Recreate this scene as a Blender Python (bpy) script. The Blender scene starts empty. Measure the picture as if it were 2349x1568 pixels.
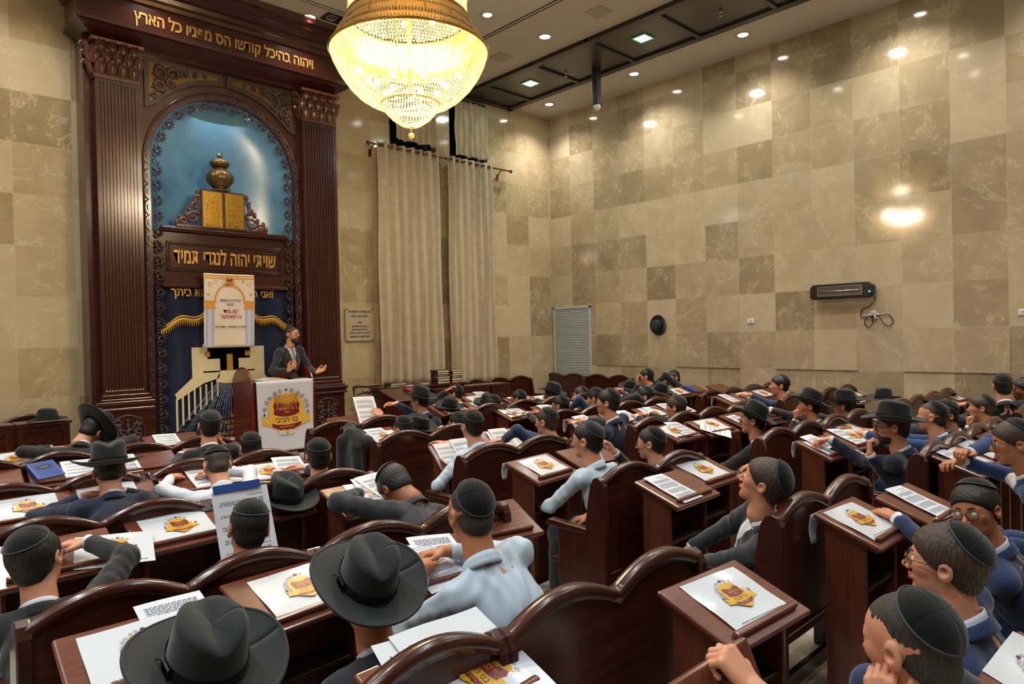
import bpy, math, random
import numpy as np
from mathutils import Vector, Matrix, Euler
SC = bpy.context.scene
COL = SC.collection
R = math.radians
PI = math.pi
# ---------------------------------------------------------------- camera, world, exposure
cam_data = bpy.data.cameras.new('camera')
cam_data.lens = 1572.12 / 2349 * 36.0
cam_data.sensor_width = 36.0
cam_data.clip_start = 0.05
cam_data.clip_end = 100
cam = bpy.data.objects.new('camera', cam_data)
COL.objects.link(cam)
CAM = Vector((-10.3842, -9.7434, 1.82))
_F = Vector((0.68683718, 0.72675447, -0.00908955))
_R = Vector((0.72646285, -0.68684141, -0.02237407))
_U = Vector((0.02250354, -0.00876413, 0.99970835))
cam.matrix_world = Matrix(((_R.x, _U.x, -_F.x, CAM.x), (_R.y, _U.y, -_F.y, CAM.y), (_R.z, _U.z, -_F.z, CAM.z), (0, 0, 0, 1)))
SC.camera = cam
world = bpy.data.worlds.new('world')
SC.world = world
world.use_nodes = True
world.node_tree.nodes['Background'].inputs[0].default_value = (0.01, 0.012, 0.02, 1)
SC.view_settings.view_transform = 'Standard'
SC.view_settings.look = 'None'
SC.view_settings.gamma = 1.0
SC.view_settings.use_curve_mapping = False
SC.view_settings.exposure = 0.5
# ---------------------------------------------------------------- room constants
ZCEIL = 6.27
XL, YB = -13.54, -15.2          # left wall and back wall, behind the camera
T0Y, TW = 0.045, 0.603          # tile grid of the right wall
T0Z, TH = 6.004, 0.6
ARKX = -6.77
FRONT_ROW = -2.79
# ---------------------------------------------------------------- lights of the room (lamps sit in the ceiling fittings built below)
DOWN_W = 120.0
WHITE = (1.0, 0.93, 0.85)
COOL = (0.86, 0.95, 1.0)
DOWNLIGHTS = []
for yy in (-0.65, -2.66, -4.67, -6.68, -8.69, -10.7, -12.7):
    DOWNLIGHTS.append((-0.66, yy, WHITE, 1.0))
for yy in (-2.68, -4.68, -6.68, -8.68, -10.68, -12.68):
    DOWNLIGHTS.append((-2.89, yy, WHITE, 1.0))
for xx, yy in ((-10.65, -2.68), (-10.65, -4.68), (-10.65, -6.68), (-10.65, -8.68), (-10.65, -10.68), (-12.88, -2.66), (-12.88, -6.68), (-12.88, -10.7)):
    DOWNLIGHTS.append((xx, yy, COOL, 1.25))
for xx in (-5.82, -7.72, -9.2):
    DOWNLIGHTS.append((xx, -0.99, WHITE, 0.9))
for xx, yy in ((-4.0, -2.64), (-4.0, -6.6), (-9.4, -6.6), (-9.4, -2.64), (-6.7, -7.6), (-6.7, -9.6), (-6.7, -11.6), (-4.0, -10.6)):
    DOWNLIGHTS.append((xx, yy, (1.0, 0.9, 0.75) if yy > -7 else COOL, 0.9))
# ---------------------------------------------------------------- objects, labels, copies
def link(o, parent=None):
    COL.objects.link(o)
    if parent is not None:
        o.parent = parent
    return o
def tag(o, label, cat, group=None, kind=None):
    o['label'] = label
    if cat: o['category'] = cat
    if group: o['group'] = group
    if kind: o['kind'] = kind
    return o
def struct(o):
    o['kind'] = 'structure'
    return o
def empty(name, loc=(0, 0, 0), rz=0.0, parent=None):
    o = bpy.data.objects.new(name, None)
    o.empty_display_size = 0.1
    o.location = loc
    o.rotation_euler = (0, 0, rz)
    return link(o, parent)
def thing(name, label, cat, loc=(0, 0, 0), rz=0.0, group=None):
    return tag(empty(name, loc, rz), label, cat, group)
KIDS = {}
def reg(parent, o):
    KIDS.setdefault(parent.name, []).append(o)
def copy_tree(o, parent=None):
    c = o.copy()
    COL.objects.link(c)
    if parent is not None:
        c.parent = parent
        c.matrix_parent_inverse = o.matrix_parent_inverse
    for ch in list(o.children):
        copy_tree(ch, c)
    return c
def bevel(o, w=0.004, seg=2):
    m = o.modifiers.new('bevel', 'BEVEL')
    m.width = w; m.segments = seg; m.limit_method = 'ANGLE'; m.angle_limit = R(40)
    m.harden_normals = False
    return o
# ---------------------------------------------------------------- mesh builder
class MB:
    def __init__(s):
        s.v = []; s.f = []; s.m = []; s.sm = []
    def add(s, vs, fs, mat=0, smooth=False, T=None):
        b = len(s.v)
        if T is not None:
            vs = [T @ Vector(p) for p in vs]
        s.v.extend([tuple(p) for p in vs])
        for f in fs:
            s.f.append(tuple(i + b for i in f)); s.m.append(mat); s.sm.append(smooth)
        return s
    def box(s, x0, x1, y0, y1, z0, z1, mat=0, T=None):
        vs = [(x0, y0, z0), (x1, y0, z0), (x1, y1, z0), (x0, y1, z0), (x0, y0, z1), (x1, y0, z1), (x1, y1, z1), (x0, y1, z1)]
        return s.add(vs, [(0, 3, 2, 1), (4, 5, 6, 7), (0, 1, 5, 4), (1, 2, 6, 5), (2, 3, 7, 6), (3, 0, 4, 7)], mat, False, T)
    def prism(s, poly, d0, d1, axes='xz', mat=0, T=None, smooth=False, caps=True):
        # polygon in the plane of axes, extruded along the third axis
        def P(a, b, d):
            if axes == 'xz': return (a, d, b)
            if axes == 'xy': return (a, b, d)
            return (d, a, b)
        n = len(poly)
        vs = [P(a, b, d0) for a, b in poly] + [P(a, b, d1) for a, b in poly]
        fs = [(i, (i + 1) % n, n + (i + 1) % n, n + i) for i in range(n)]
        if caps:
            fs += [tuple(range(n - 1, -1, -1)), tuple(range(n, 2 * n))]
        return s.add(vs, fs, mat, smooth, T)
    def lathe(s, prof, n=32, mat=0, T=None, sx=1.0, sy=1.0, smooth=True, cap=True, close=True):
        vs = []; fs = []
        for r, z in prof:
            for i in range(n):
                a = 2 * PI * i / n
                vs.append((r * math.cos(a) * sx, r * math.sin(a) * sy, z))
        k = len(prof)
        for j in range(k - 1):
            for i in range(n):
                i2 = (i + 1) % n
                fs.append((j * n + i, j * n + i2, (j + 1) * n + i2, (j + 1) * n + i))
        if cap:
            if prof[0][0] > 1e-5: fs.append(tuple(range(n - 1, -1, -1)))
            if prof[-1][0] > 1e-5: fs.append(tuple((k - 1) * n + i for i in range(n)))
        return s.add(vs, fs, mat, smooth, T)
    def tube(s, pts, r, n=8, mat=0, T=None, closed=False, cap=True, smooth=True):
        pts = [Vector(p) for p in pts]
        k = len(pts)
        rs = r if isinstance(r, (list, tuple)) else [r] * k
        vs = []; fs = []
        nrm = None
        for i in range(k):
            if closed: t = (pts[(i + 1) % k] - pts[i - 1])
            else: t = pts[min(i + 1, k - 1)] - pts[max(i - 1, 0)]
            if t.length < 1e-9: t = Vector((0, 0, 1))
            t.normalize()
            if nrm is None:
                nrm = t.orthogonal().normalized()
            else:
                nrm = (nrm - t * nrm.dot(t))
                if nrm.length < 1e-6: nrm = t.orthogonal()
                nrm.normalize()
            bn = t.cross(nrm)
            for j in range(n):
                a = 2 * PI * j / n
                vs.append(pts[i] + (nrm * math.cos(a) + bn * math.sin(a)) * rs[i])
        for i in range(k if closed else k - 1):
            i2 = (i + 1) % k
            for j in range(n):
                j2 = (j + 1) % n
                fs.append((i * n + j, i * n + j2, i2 * n + j2, i2 * n + j))
        if cap and not closed:
            fs.append(tuple(range(n - 1, -1, -1))); fs.append(tuple((k - 1) * n + j for j in range(n)))
        return s.add(vs, fs, mat, smooth, T)
    def ball(s, c, r, n=10, m=7, mat=0, T=None, sc=(1, 1, 1)):
        vs = [(c[0], c[1], c[2] - r * sc[2])]
        for j in range(1, m):
            a = -PI / 2 + PI * j / m
            for i in range(n):
                b = 2 * PI * i / n
                vs.append((c[0] + r * sc[0] * math.cos(a) * math.cos(b), c[1] + r * sc[1] * math.cos(a) * math.sin(b), c[2] + r * sc[2] * math.sin(a)))
        vs.append((c[0], c[1], c[2] + r * sc[2]))
        fs = []
        for i in range(n):
            i2 = (i + 1) % n
            fs.append((0, 1 + i2, 1 + i))
            for j in range(m - 2):
                fs.append((1 + j * n + i, 1 + j * n + i2, 1 + (j + 1) * n + i2, 1 + (j + 1) * n + i))
            fs.append((1 + (m - 2) * n + i, 1 + (m - 2) * n + i2, len(vs) - 1))
        return s.add(vs, fs, mat, True, T)
    def grid(s, fn, nu, nv, mat=0, T=None, smooth=True, thick=None):
        vs = [fn(i / (nu - 1), j / (nv - 1)) for j in range(nv) for i in range(nu)]
        fs = [(j * nu + i, j * nu + i + 1, (j + 1) * nu + i + 1, (j + 1) * nu + i) for j in range(nv - 1) for i in range(nu - 1)]
        return s.add(vs, fs, mat, smooth, T)
    def mesh(s, name, mats):
        me = bpy.data.meshes.new(name)
        me.from_pydata(s.v, [], s.f)
        for m in (mats if isinstance(mats, (list, tuple)) else [mats]): me.materials.append(m)
        me.polygons.foreach_set('material_index', s.m)
        me.polygons.foreach_set('use_smooth', s.sm)
        me.update()
        return me
    def obj(s, name, mats, parent=None, loc=None, rot=None):
        o = bpy.data.objects.new(name, s.mesh(name, mats))
        if loc is not None: o.location = loc
        if rot is not None: o.rotation_euler = rot
        return link(o, parent)
def solid(o, t, off=-1.0):
    m = o.modifiers.new('thick', 'SOLIDIFY'); m.thickness = t; m.offset = off
    return o
def np_obj(name, v, q, mats, parent=None, mat_idx=None, smooth=True):
    me = bpy.data.meshes.new(name)
    nv, nq = len(v), len(q)
    me.vertices.add(nv)
    me.vertices.foreach_set('co', np.asarray(v, np.float32).ravel())
    me.loops.add(nq * 4)
    me.loops.foreach_set('vertex_index', np.asarray(q, np.int32).ravel())
    me.polygons.add(nq)
    me.polygons.foreach_set('loop_start', np.arange(0, nq * 4, 4, dtype=np.int32))
    for m in (mats if isinstance(mats, (list, tuple)) else [mats]): me.materials.append(m)
    if mat_idx is not None:
        me.polygons.foreach_set('material_index', np.asarray(mat_idx, np.int32))
    me.polygons.foreach_set('use_smooth', np.ones(nq, bool) if smooth else np.zeros(nq, bool))
    me.update(calc_edges=True)
    me.validate()
    return link(bpy.data.objects.new(name, me), parent)
# ---------------------------------------------------------------- lettering (the program's own Hebrew-capable font, set right to left)
_DG = None
TXT = {}
def text_mesh(s, size, depth=0.0, bold=0.0):
    """verts, faces of one line of Hebrew, centred on 0,0 in the xy plane"""
    key = (s, size, depth, bold)
    if key in TXT: return TXT[key]
    cu = bpy.data.curves.new('txt', 'FONT')
    cu.body = s[::-1]
    cu.size = size; cu.align_x = 'CENTER'; cu.align_y = 'CENTER'
    cu.extrude = depth; cu.offset = bold; cu.resolution_u = 2
    if depth > 0: cu.bevel_depth = min(depth * 0.35, size * 0.01); cu.bevel_resolution = 0
    o = bpy.data.objects.new('txt', cu)
    COL.objects.link(o)
    dg = bpy.context.evaluated_depsgraph_get()
    me = o.evaluated_get(dg).to_mesh()
    vs = [tuple(v.co) for v in me.vertices]
    fs = [tuple(p.vertices) for p in me.polygons]
    o.evaluated_get(dg).to_mesh_clear()
    bpy.data.objects.remove(o); bpy.data.curves.remove(cu)
    TXT[key] = (vs, fs)
    return TXT[key]
def frame(origin, xa, ya):
    x = Vector(xa).normalized(); y = Vector(ya).normalized(); z = x.cross(y).normalized(); y = z.cross(x)
    o = Vector(origin)
    return Matrix(((x.x, y.x, z.x, o.x), (x.y, y.y, z.y, o.y), (x.z, y.z, z.z, o.z), (0, 0, 0, 1)))
def put_text(mb, s, size, T, mat=0, depth=0.0, bold=0.0, width=None):
    vs, fs = text_mesh(s, size, depth, bold)
    if width and vs:
        w = max(v[0] for v in vs) - min(v[0] for v in vs)
        k = width / w
        c = (max(v[0] for v in vs) + min(v[0] for v in vs)) / 2
        vs = [((v[0] - c) * k, v[1], v[2]) for v in vs]
    mb.add(vs, fs, mat, False, T)
# ---------------------------------------------------------------- signed-distance modelling
def surfnet(f, lo, hi, h):
    lo = np.asarray(lo, float); hi = np.asarray(hi, float)
    n = np.maximum(np.ceil((hi - lo) / h).astype(int) + 1, 3)
    ax = [lo[i] + h * np.arange(n[i]) for i in range(3)]
    X, Y, Z = np.meshgrid(*ax, indexing='ij')
    P = np.stack([X, Y, Z], -1).astype(np.float32)
    d = f(P.reshape(-1, 3)).reshape(n).astype(np.float32)
    s = d < 0
    c = [d[i:n[0] - 1 + i, j:n[1] - 1 + j, k:n[2] - 1 + k] for i in (0, 1) for j in (0, 1) for k in (0, 1)]
    cs = [x < 0 for x in c]
    cnt = sum(x.astype(np.int8) for x in cs)
    act = (cnt > 0) & (cnt < 8)
    I, J, K = np.nonzero(act)
    cv = [x[act] for x in c]; sv = [x[act] for x in cs]
    off = np.array([(i, j, k) for i in (0, 1) for j in (0, 1) for k in (0, 1)], float)
    S = np.zeros((len(I), 3)); N = np.zeros(len(I))
    for a in range(8):
        for b in range(a + 1, 8):
            if np.abs(off[a] - off[b]).sum() != 1: continue
            m = sv[a] != sv[b]
            den = cv[a] - cv[b]
            t = np.where(m, cv[a] / np.where(den == 0, 1, den), 0)
            p = off[a] + t[:, None] * (off[b] - off[a])
            S += np.where(m[:, None], p, 0); N += m
    V = lo + h * (np.stack([I, J, K], 1) + S / N[:, None])
    idx = -np.ones(act.shape, np.int64)
    idx[act] = np.arange(len(I))
    Q = []
    A = s[:-1, 1:-1, 1:-1] != s[1:, 1:-1, 1:-1]
    i, j, k = np.nonzero(A); j = j + 1; k = k + 1
    q = np.stack([idx[i, j - 1, k - 1], idx[i, j, k - 1], idx[i, j, k], idx[i, j - 1, k]], 1)
    fl = ~s[i, j, k]; q[fl] = q[fl][:, ::-1]; Q.append(q)
    A = s[1:-1, :-1, 1:-1] != s[1:-1, 1:, 1:-1]
    i, j, k = np.nonzero(A); i = i + 1; k = k + 1
    q = np.stack([idx[i - 1, j, k - 1], idx[i - 1, j, k], idx[i, j, k], idx[i, j, k - 1]], 1)
    fl = ~s[i, j, k]; q[fl] = q[fl][:, ::-1]; Q.append(q)
    A = s[1:-1, 1:-1, :-1] != s[1:-1, 1:-1, 1:]
    i, j, k = np.nonzero(A); i = i + 1; j = j + 1
    q = np.stack([idx[i - 1, j - 1, k], idx[i, j - 1, k], idx[i, j, k], idx[i - 1, j, k]], 1)
    fl = ~s[i, j, k]; q[fl] = q[fl][:, ::-1]; Q.append(q)
    return V, np.concatenate(Q)
def smin(a, b, k):
    h = np.clip(0.5 + 0.5 * (b - a) / k, 0, 1)
    return b * (1 - h) + a * h - k * h * (1 - h)
def smax(a, b, k):
    return -smin(-a, -b, k)
def s_ell(p, c, r):
    q = (p - np.asarray(c, np.float32)) / np.asarray(r, np.float32)
    l = np.sqrt((q * q).sum(1)) + 1e-9
    g = np.sqrt(((q / np.asarray(r, np.float32)) ** 2).sum(1)) + 1e-9
    return l * (l - 1) / g
def s_sph(p, c, r):
    return np.sqrt(((p - np.asarray(c, np.float32)) ** 2).sum(1)) - r
def s_cap(p, a, b, ra, rb=None):
    rb = ra if rb is None else rb
    a = np.asarray(a, np.float32); b = np.asarray(b, np.float32)
    ab = b - a
    t = np.clip(((p - a) @ ab) / max(float(ab @ ab), 1e-9), 0, 1)
    return np.sqrt(((p - a - t[:, None] * ab) ** 2).sum(1)) - (ra + (rb - ra) * t)
# ---------------------------------------------------------------- materials
def lin(c):
    def f(u): return u / 12.92 if u <= 0.04045 else ((u + 0.055) / 1.055) ** 2.4
    return tuple(f(x / 255.0) for x in c) + (1.0,)
class NT:
    def __init__(s, name):
        s.mat = bpy.data.materials.new(name); s.mat.use_nodes = True
        s.t = s.mat.node_tree; s.b = s.t.nodes['Principled BSDF']; s.out = s.t.nodes['Material Output']
    def n(s, typ, **kw):
        nd = s.t.nodes.new(typ)
        for k, v in kw.items(): setattr(nd, k, v)
        return nd
    def l(s, a, b): s.t.links.new(a, b)
    def set(s, **kw):
        for k, v in kw.items(): s.b.inputs[k.replace('_', ' ')].default_value = v
        return s
    def math(s, op, a, b=None, c=None):
        nd = s.n('ShaderNodeMath', operation=op)
        for i, x in enumerate((a, b, c)):
            if x is None: continue
            if isinstance(x, (int, float)): nd.inputs[i].default_value = x
            else: s.l(x, nd.inputs[i])
        return nd.outputs[0]
    def mix(s, f, a, b, mode='MIX'):
        nd = s.n('ShaderNodeMix', data_type='RGBA', blend_type=mode)
        for sock, x in ((nd.inputs[0], f), (nd.inputs[6], a), (nd.inputs[7], b)):
            if isinstance(x, (int, float, tuple)): sock.default_value = x
            else: s.l(x, sock)
        return nd.outputs[2]
    def ramp(s, f, stops):
        nd = s.n('ShaderNodeValToRGB')
        el = nd.color_ramp.elements
        while len(el) < len(stops): el.new(0.5)
        for e, (p, c) in zip(el, stops): e.position = p; e.color = c
        s.l(f, nd.inputs[0]); return nd.outputs[0]
    def noise(s, vec, scale, detail=3, rough=0.55, dist=0.0):
        nd = s.n('ShaderNodeTexNoise')
        nd.inputs['Scale'].default_value = scale; nd.inputs['Detail'].default_value = detail
        nd.inputs['Roughness'].default_value = rough; nd.inputs['Distortion'].default_value = dist
        if vec is not None: s.l(vec, nd.inputs['Vector'])
        return nd.outputs['Fac']
    def obj_co(s, scale=(1, 1, 1)):
        tc = s.n('ShaderNodeTexCoord'); mp = s.n('ShaderNodeMapping')
        mp.inputs['Scale'].default_value = scale
        s.l(tc.outputs['Object'], mp.inputs['Vector']); return mp.outputs[0]
    def bump(s, h, strength=0.3, dist=0.01):
        nd = s.n('ShaderNodeBump'); nd.inputs['Strength'].default_value = strength; nd.inputs['Distance'].default_value = dist
        s.l(h, nd.inputs['Height']); s.l(nd.outputs[0], s.b.inputs['Normal'])
def plain(name, c, rough=0.5, metal=0.0, spec=0.5, **kw):
    t = NT(name); t.set(Base_Color=lin(c), Roughness=rough, Metallic=metal)
    t.b.inputs['Specular IOR Level'].default_value = spec
    for k, v in kw.items(): t.b.inputs[k.replace('_', ' ')].default_value = v
    return t.mat
def emit(name, c, strength):
    t = NT(name); t.set(Base_Color=lin(c)); t.b.inputs['Emission Color'].default_value = lin(c); t.b.inputs['Emission Strength'].default_value = strength
    return t.mat
def wood(name, c1, c2, rough=0.28, axis='x', coat=0.35, scale=1.0, contrast=(0.3, 0.75)):
    t = NT(name)
    sc = {'x': (0.7, 9, 9), 'y': (9, 0.7, 9), 'z': (9, 9, 0.7)}[axis]
    co = t.obj_co(tuple(k * scale for k in sc))
    oi = t.n('ShaderNodeObjectInfo')
    add = t.n('ShaderNodeVectorMath', operation='ADD')
    sc3 = t.n('ShaderNodeVectorMath', operation='SCALE'); sc3.inputs['Scale'].default_value = 7.0
    cmb = t.n('ShaderNodeCombineXYZ')
    for i in range(3): t.l(oi.outputs['Random'], cmb.inputs[i])
    t.l(cmb.outputs[0], sc3.inputs[0]); t.l(co, add.inputs[0]); t.l(sc3.outputs[0], add.inputs[1])
    f1 = t.noise(add.outputs[0], 2.2, 5, 0.6, 0.8)
    f2 = t.noise(add.outputs[0], 9.0, 4, 0.7, 0.2)
    f = t.math('MULTIPLY_ADD', f2, 0.35, t.math('MULTIPLY', f1, 0.65))
    col = t.ramp(f, [(contrast[0], lin(c1)), (contrast[1], lin(c2))])
    t.l(col, t.b.inputs['Base Color'])
    t.set(Roughness=rough); t.b.inputs['Coat Weight'].default_value = coat; t.b.inputs['Coat Roughness'].default_value = 0.16
    t.bump(f2, 0.06, 0.003)
    return t.mat
def stone(name, ax, tones, x0, z0, tw=TW, th=TH, rough=0.1, seed=0.0, warm=1.0):
    """polished stone slabs: every slab its own tone, veins, thin joints; ax: which object axes run along the wall"""
    t = NT(name)
    tc = t.n('ShaderNodeTexCoord'); sp = t.n('ShaderNodeSeparateXYZ'); t.l(tc.outputs['Object'], sp.inputs[0])
    u = t.math('DIVIDE', t.math('SUBTRACT', sp.outputs[ax[0]], x0), tw)
    v = t.math('DIVIDE', t.math('SUBTRACT', sp.outputs[ax[1]], z0), th)
    iu = t.math('FLOOR', u); iv = t.math('FLOOR', v)
    cmb = t.n('ShaderNodeCombineXYZ'); t.l(iu, cmb.inputs[0]); t.l(iv, cmb.inputs[1]); cmb.inputs[2].default_value = seed
    wn = t.n('ShaderNodeTexWhiteNoise', noise_dimensions='3D'); t.l(cmb.outputs[0], wn.inputs['Vector'])
    # cloud pattern, shifted per slab
    sh = t.n('ShaderNodeVectorMath', operation='MULTIPLY_ADD')
    t.l(wn.outputs['Color'], sh.inputs[0]); sh.inputs[1].default_value = (9, 9, 9); t.l(tc.outputs['Object'], sh.inputs[2])
    cl = t.noise(sh.outputs[0], 2.6, 6, 0.62, 0.6)
    fine = t.noise(sh.outputs[0], 22, 4, 0.7, 0.2)
    val = t.math('ADD', t.math('MULTIPLY', wn.outputs['Value'], 0.62), t.math('MULTIPLY', cl, 0.62))
    val = t.math('ADD', val, t.math('MULTIPLY', t.math('SUBTRACT', fine, 0.5), 0.16))
    col = t.ramp(val, [(0.22, lin(tones[0])), (0.55, lin(tones[1])), (0.95, lin(tones[2]))])
    # pale veins on some slabs
    vn = t.noise(sh.outputs[0], 1.7, 5, 0.55, 2.2)
    ve = t.math('SUBTRACT', 1.0, t.math('MULTIPLY', t.math('ABSOLUTE', t.math('SUBTRACT', vn, 0.5)), 42))
    ve = t.math('MULTIPLY', t.math('MAXIMUM', ve, 0.0), t.math('GREATER_THAN', cl, 0.5))
    col = t.mix(t.math('MULTIPLY', ve, 0.5), col, lin(tones[3]))
    fu = t.math('ABSOLUTE', t.math('SUBTRACT', t.math('FRACT', u), 0.5))
    fv = t.math('ABSOLUTE', t.math('SUBTRACT', t.math('FRACT', v), 0.5))
    j = t.math('MAXIMUM', t.math('GREATER_THAN', fu, 0.4965), t.math('GREATER_THAN', fv, 0.4965))
    col = t.mix(t.math('MULTIPLY', j, 0.4), col, lin(tones[3]))
    t.l(col, t.b.inputs['Base Color'])
    t.set(Roughness=rough); t.b.inputs['Specular IOR Level'].default_value = 0.55
    # slabs are set a hair out of true
    g = t.math('MULTIPLY', wn.outputs['Value'], 1.0)
    t.bump(t.math('MULTIPLY_ADD', cl, 0.12, t.math('MULTIPLY', fine, 0.1)), 0.02, 0.002)
    return t.mat
MT = {}
MT['wall_r'] = stone('stone_right', (1, 2), [(140, 123, 96), (172, 155, 125), (196, 181, 153), (208, 194, 168)], T0Y, T0Z, rough=0.09, seed=3.0)
MT['wall_f'] = stone('stone_front', (0, 2), [(150, 131, 99), (186, 166, 130), (204, 188, 156), (222, 209, 182)], -0.045, T0Z, rough=0.1, seed=8.0)
MT['ceil'] = plain('ceiling_white', (196, 189, 180), 0.85)
def _perf():
    t = NT('ceiling_perforated'); co = t.obj_co((42, 42, 42))
    vo = t.n('ShaderNodeTexVoronoi', feature='F1'); vo.inputs['Randomness'].default_value = 0.0; vo.inputs['Scale'].default_value = 1.0
    t.l(co, vo.inputs['Vector'])
    m = t.math('LESS_THAN', vo.outputs['Distance'], 0.3)
    t.l(t.mix(t.math('MULTIPLY', m, 0.5), lin((193, 184, 172)), lin((110, 100, 90))), t.b.inputs['Base Color']); t.set(Roughness=0.9)
    return t.mat
MT['perf'] = _perf()
MT['floor'] = stone('stone_floor', (0, 1), [(150, 140, 122), (178, 168, 150), (198, 190, 172), (205, 198, 184)], 0.0, 0.0, 0.6, 0.6, rough=0.18, seed=5.0)
MT['bench'] = wood('bench_wood', (40, 15, 9), (84, 38, 24), 0.24, 'x', 0.45)
MT['bench_v'] = wood('bench_wood_upright', (40, 15, 9), (82, 37, 24), 0.26, 'z', 0.4)
MT['desk'] = wood('desk_top_wood', (80, 37, 24), (122, 66, 46), 0.25, 'x', 0.45, 1.3)
MT['desk_v'] = wood('desk_panel_wood', (70, 31, 20), (112, 58, 39), 0.3, 'z', 0.35, 1.0)
MT['desk_e'] = wood('desk_edge_wood', (88, 48, 24), (124, 74, 40), 0.25, 'x', 0.4, 1.0)
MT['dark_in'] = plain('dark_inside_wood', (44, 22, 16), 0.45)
MT['ark'] = wood('ark_mahogany', (52, 22, 17), (78, 36, 28), 0.24, 'z', 0.4, 0.9)
MT['ark_h'] = wood('ark_mahogany_flat', (52, 22, 17), (80, 37, 28), 0.22, 'x', 0.45, 0.7)
MT['carve'] = plain('carved_wood', (92, 50, 36), 0.26, 0.0, 0.6, Coat_Weight=0.4, Coat_Roughness=0.2)
MT['carve_d'] = plain('carved_dark_wood', (62, 38, 30), 0.3, 0.0, 0.6, Coat_Weight=0.4, Coat_Roughness=0.2)
MT['red_wood'] = wood('lectern_red_wood', (92, 30, 16), (128, 48, 28), 0.25, 'z', 0.4)
MT['gold'] = plain('gold_letters', (214, 166, 88), 0.35, 0.35)
MT['gold_m'] = plain('gold_metal', (205, 160, 80), 0.25, 0.9)
MT['brass_d'] = plain('dark_brass', (122, 98, 58), 0.36, 0.75)
MT['brass_p'] = plain('brass_plate', (168, 132, 44), 0.34, 0.7)
MT['copper'] = plain('copper_rod', (128, 78, 56), 0.32, 0.7)
def _sky():
    t = NT('painted_sky'); co = t.obj_co((1, 1, 1))
    n1 = t.noise(co, 1.1, 4, 0.55, 0.4)
    t.l(t.ramp(n1, [(0.35, lin((72, 128, 168))), (0.62, lin((110, 162, 196))), (0.8, lin((140, 184, 210)))]), t.b.inputs['Base Color']); t.set(Roughness=0.22)
    return t.mat
MT['sky'] = _sky()
def cloth(name, c, rough=0.8, sheen=0.3, scale=300, bump=0.15, var=0.12):
    t = NT(name); co = t.obj_co((1, 1, 1))
    w = t.noise(co, scale, 2, 0.5); n2 = t.noise(co, 9, 3, 0.5)
    c2 = tuple(min(255, k * (1 + var) + 3) for k in c)
    t.l(t.ramp(n2, [(0.3, lin(c)), (0.7, lin(c2))]), t.b.inputs['Base Color'])
    t.set(Roughness=rough); t.b.inputs['Sheen Weight'].default_value = sheen; t.b.inputs['Sheen Roughness'].default_value = 0.5
    t.b.inputs['Specular IOR Level'].default_value = 0.25
    t.bump(w, bump, 0.002)
    return t.mat
MT['suit_k'] = cloth('black_suit', (30, 30, 33))
MT['suit_g'] = cloth('charcoal_suit', (44, 45, 50))
MT['suit_n'] = cloth('navy_suit', (27, 32, 52))
MT['suit_b'] = cloth('blue_suit', (26, 52, 96))
MT['suit_m'] = cloth('mid_navy_suit', (34, 48, 82))
MT['trouser'] = cloth('dark_trousers', (34, 37, 44))
MT['shirt'] = cloth('white_shirt', (206, 210, 218), 0.7, 0.1, 500, 0.08, 0.05)
MT['shirt_b'] = cloth('pale_blue_shirt', (186, 202, 214), 0.7, 0.1, 500, 0.08, 0.05)
MT['velvet'] = cloth('black_velvet', (7, 7, 9), 0.95, 0.25, 700, 0.2, 0.2)
MT['velvet_d'] = cloth('dark_knit', (26, 26, 30), 0.9, 0.3, 500, 0.2, 0.2)
MT['piping'] = plain('cap_piping', (62, 64, 68), 0.7)
MT['felt'] = cloth('black_felt', (24, 27, 28), 0.72, 0.22, 500, 0.1, 0.15)
MT['ribbon'] = plain('hat_ribbon', (20, 22, 24), 0.38)
MT['curtain'] = cloth('beige_curtain', (186, 172, 148), 0.85, 0.15, 260, 0.08, 0.06)
def _skin(name, c):
    t = NT(name); co = t.obj_co((1, 1, 1)); n = t.noise(co, 38, 4, 0.6)
    c2 = (min(255, c[0] * 1.06), c[1] * 0.94, c[2] * 0.9)
    t.l(t.ramp(n, [(0.35, lin(c)), (0.7, lin(c2))]), t.b.inputs['Base Color']); t.set(Roughness=0.48)
    t.b.inputs['Subsurface Weight'].default_value = 0.12; t.b.inputs['Subsurface Radius'].default_value = (0.02, 0.008, 0.004); t.b.inputs['Subsurface Scale'].default_value = 0.3
    t.bump(t.noise(co, 240, 2, 0.5), 0.05, 0.001)
    return t.mat
MT['skin'] = _skin('skin_light', (205, 150, 120))
MT['skin_t'] = _skin('skin_tan', (182, 124, 88))
MT['skin_d'] = _skin('skin_olive', (150, 98, 66))
MT['lips'] = plain('lips', (172, 92, 84), 0.45)
MT['eye'] = plain('eye_white', (225, 220, 214), 0.15)
MT['iris'] = plain('eye_iris', (44, 26, 16), 0.1)
def _hair(name, c, rough=0.42):
    t = NT(name); co = t.obj_co((60, 60, 9)); n = t.noise(co, 3, 4, 0.7, 0.5)
    c2 = tuple(min(255, k * 1.7 + 8) for k in c)
    t.l(t.ramp(n, [(0.35, lin(c)), (0.75, lin(c2))]), t.b.inputs['Base Color']); t.set(Roughness=rough)
    t.bump(n, 0.7, 0.004)
    return t.mat
MT['hair'] = _hair('hair_black', (18, 15, 14))
MT['hair_b'] = _hair('hair_brown', (44, 32, 24))
MT['hair_s'] = _hair('hair_cropped', (40, 34, 30), 0.6)
MT['beard'] = _hair('beard_brown', (42, 27, 18), 0.6)
MT['lens'] = plain('spectacle_glass', (235, 240, 245), 0.05, Transmission_Weight=0.95, IOR=1.02)
MT['frame'] = plain('spectacle_frame', (70, 66, 64), 0.25, 0.8)
MT['frame_k'] = plain('dark_spectacle_frame', (24, 22, 24), 0.3)
MT['paper'] = plain('paper', (212, 214, 220), 0.65)
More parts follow.
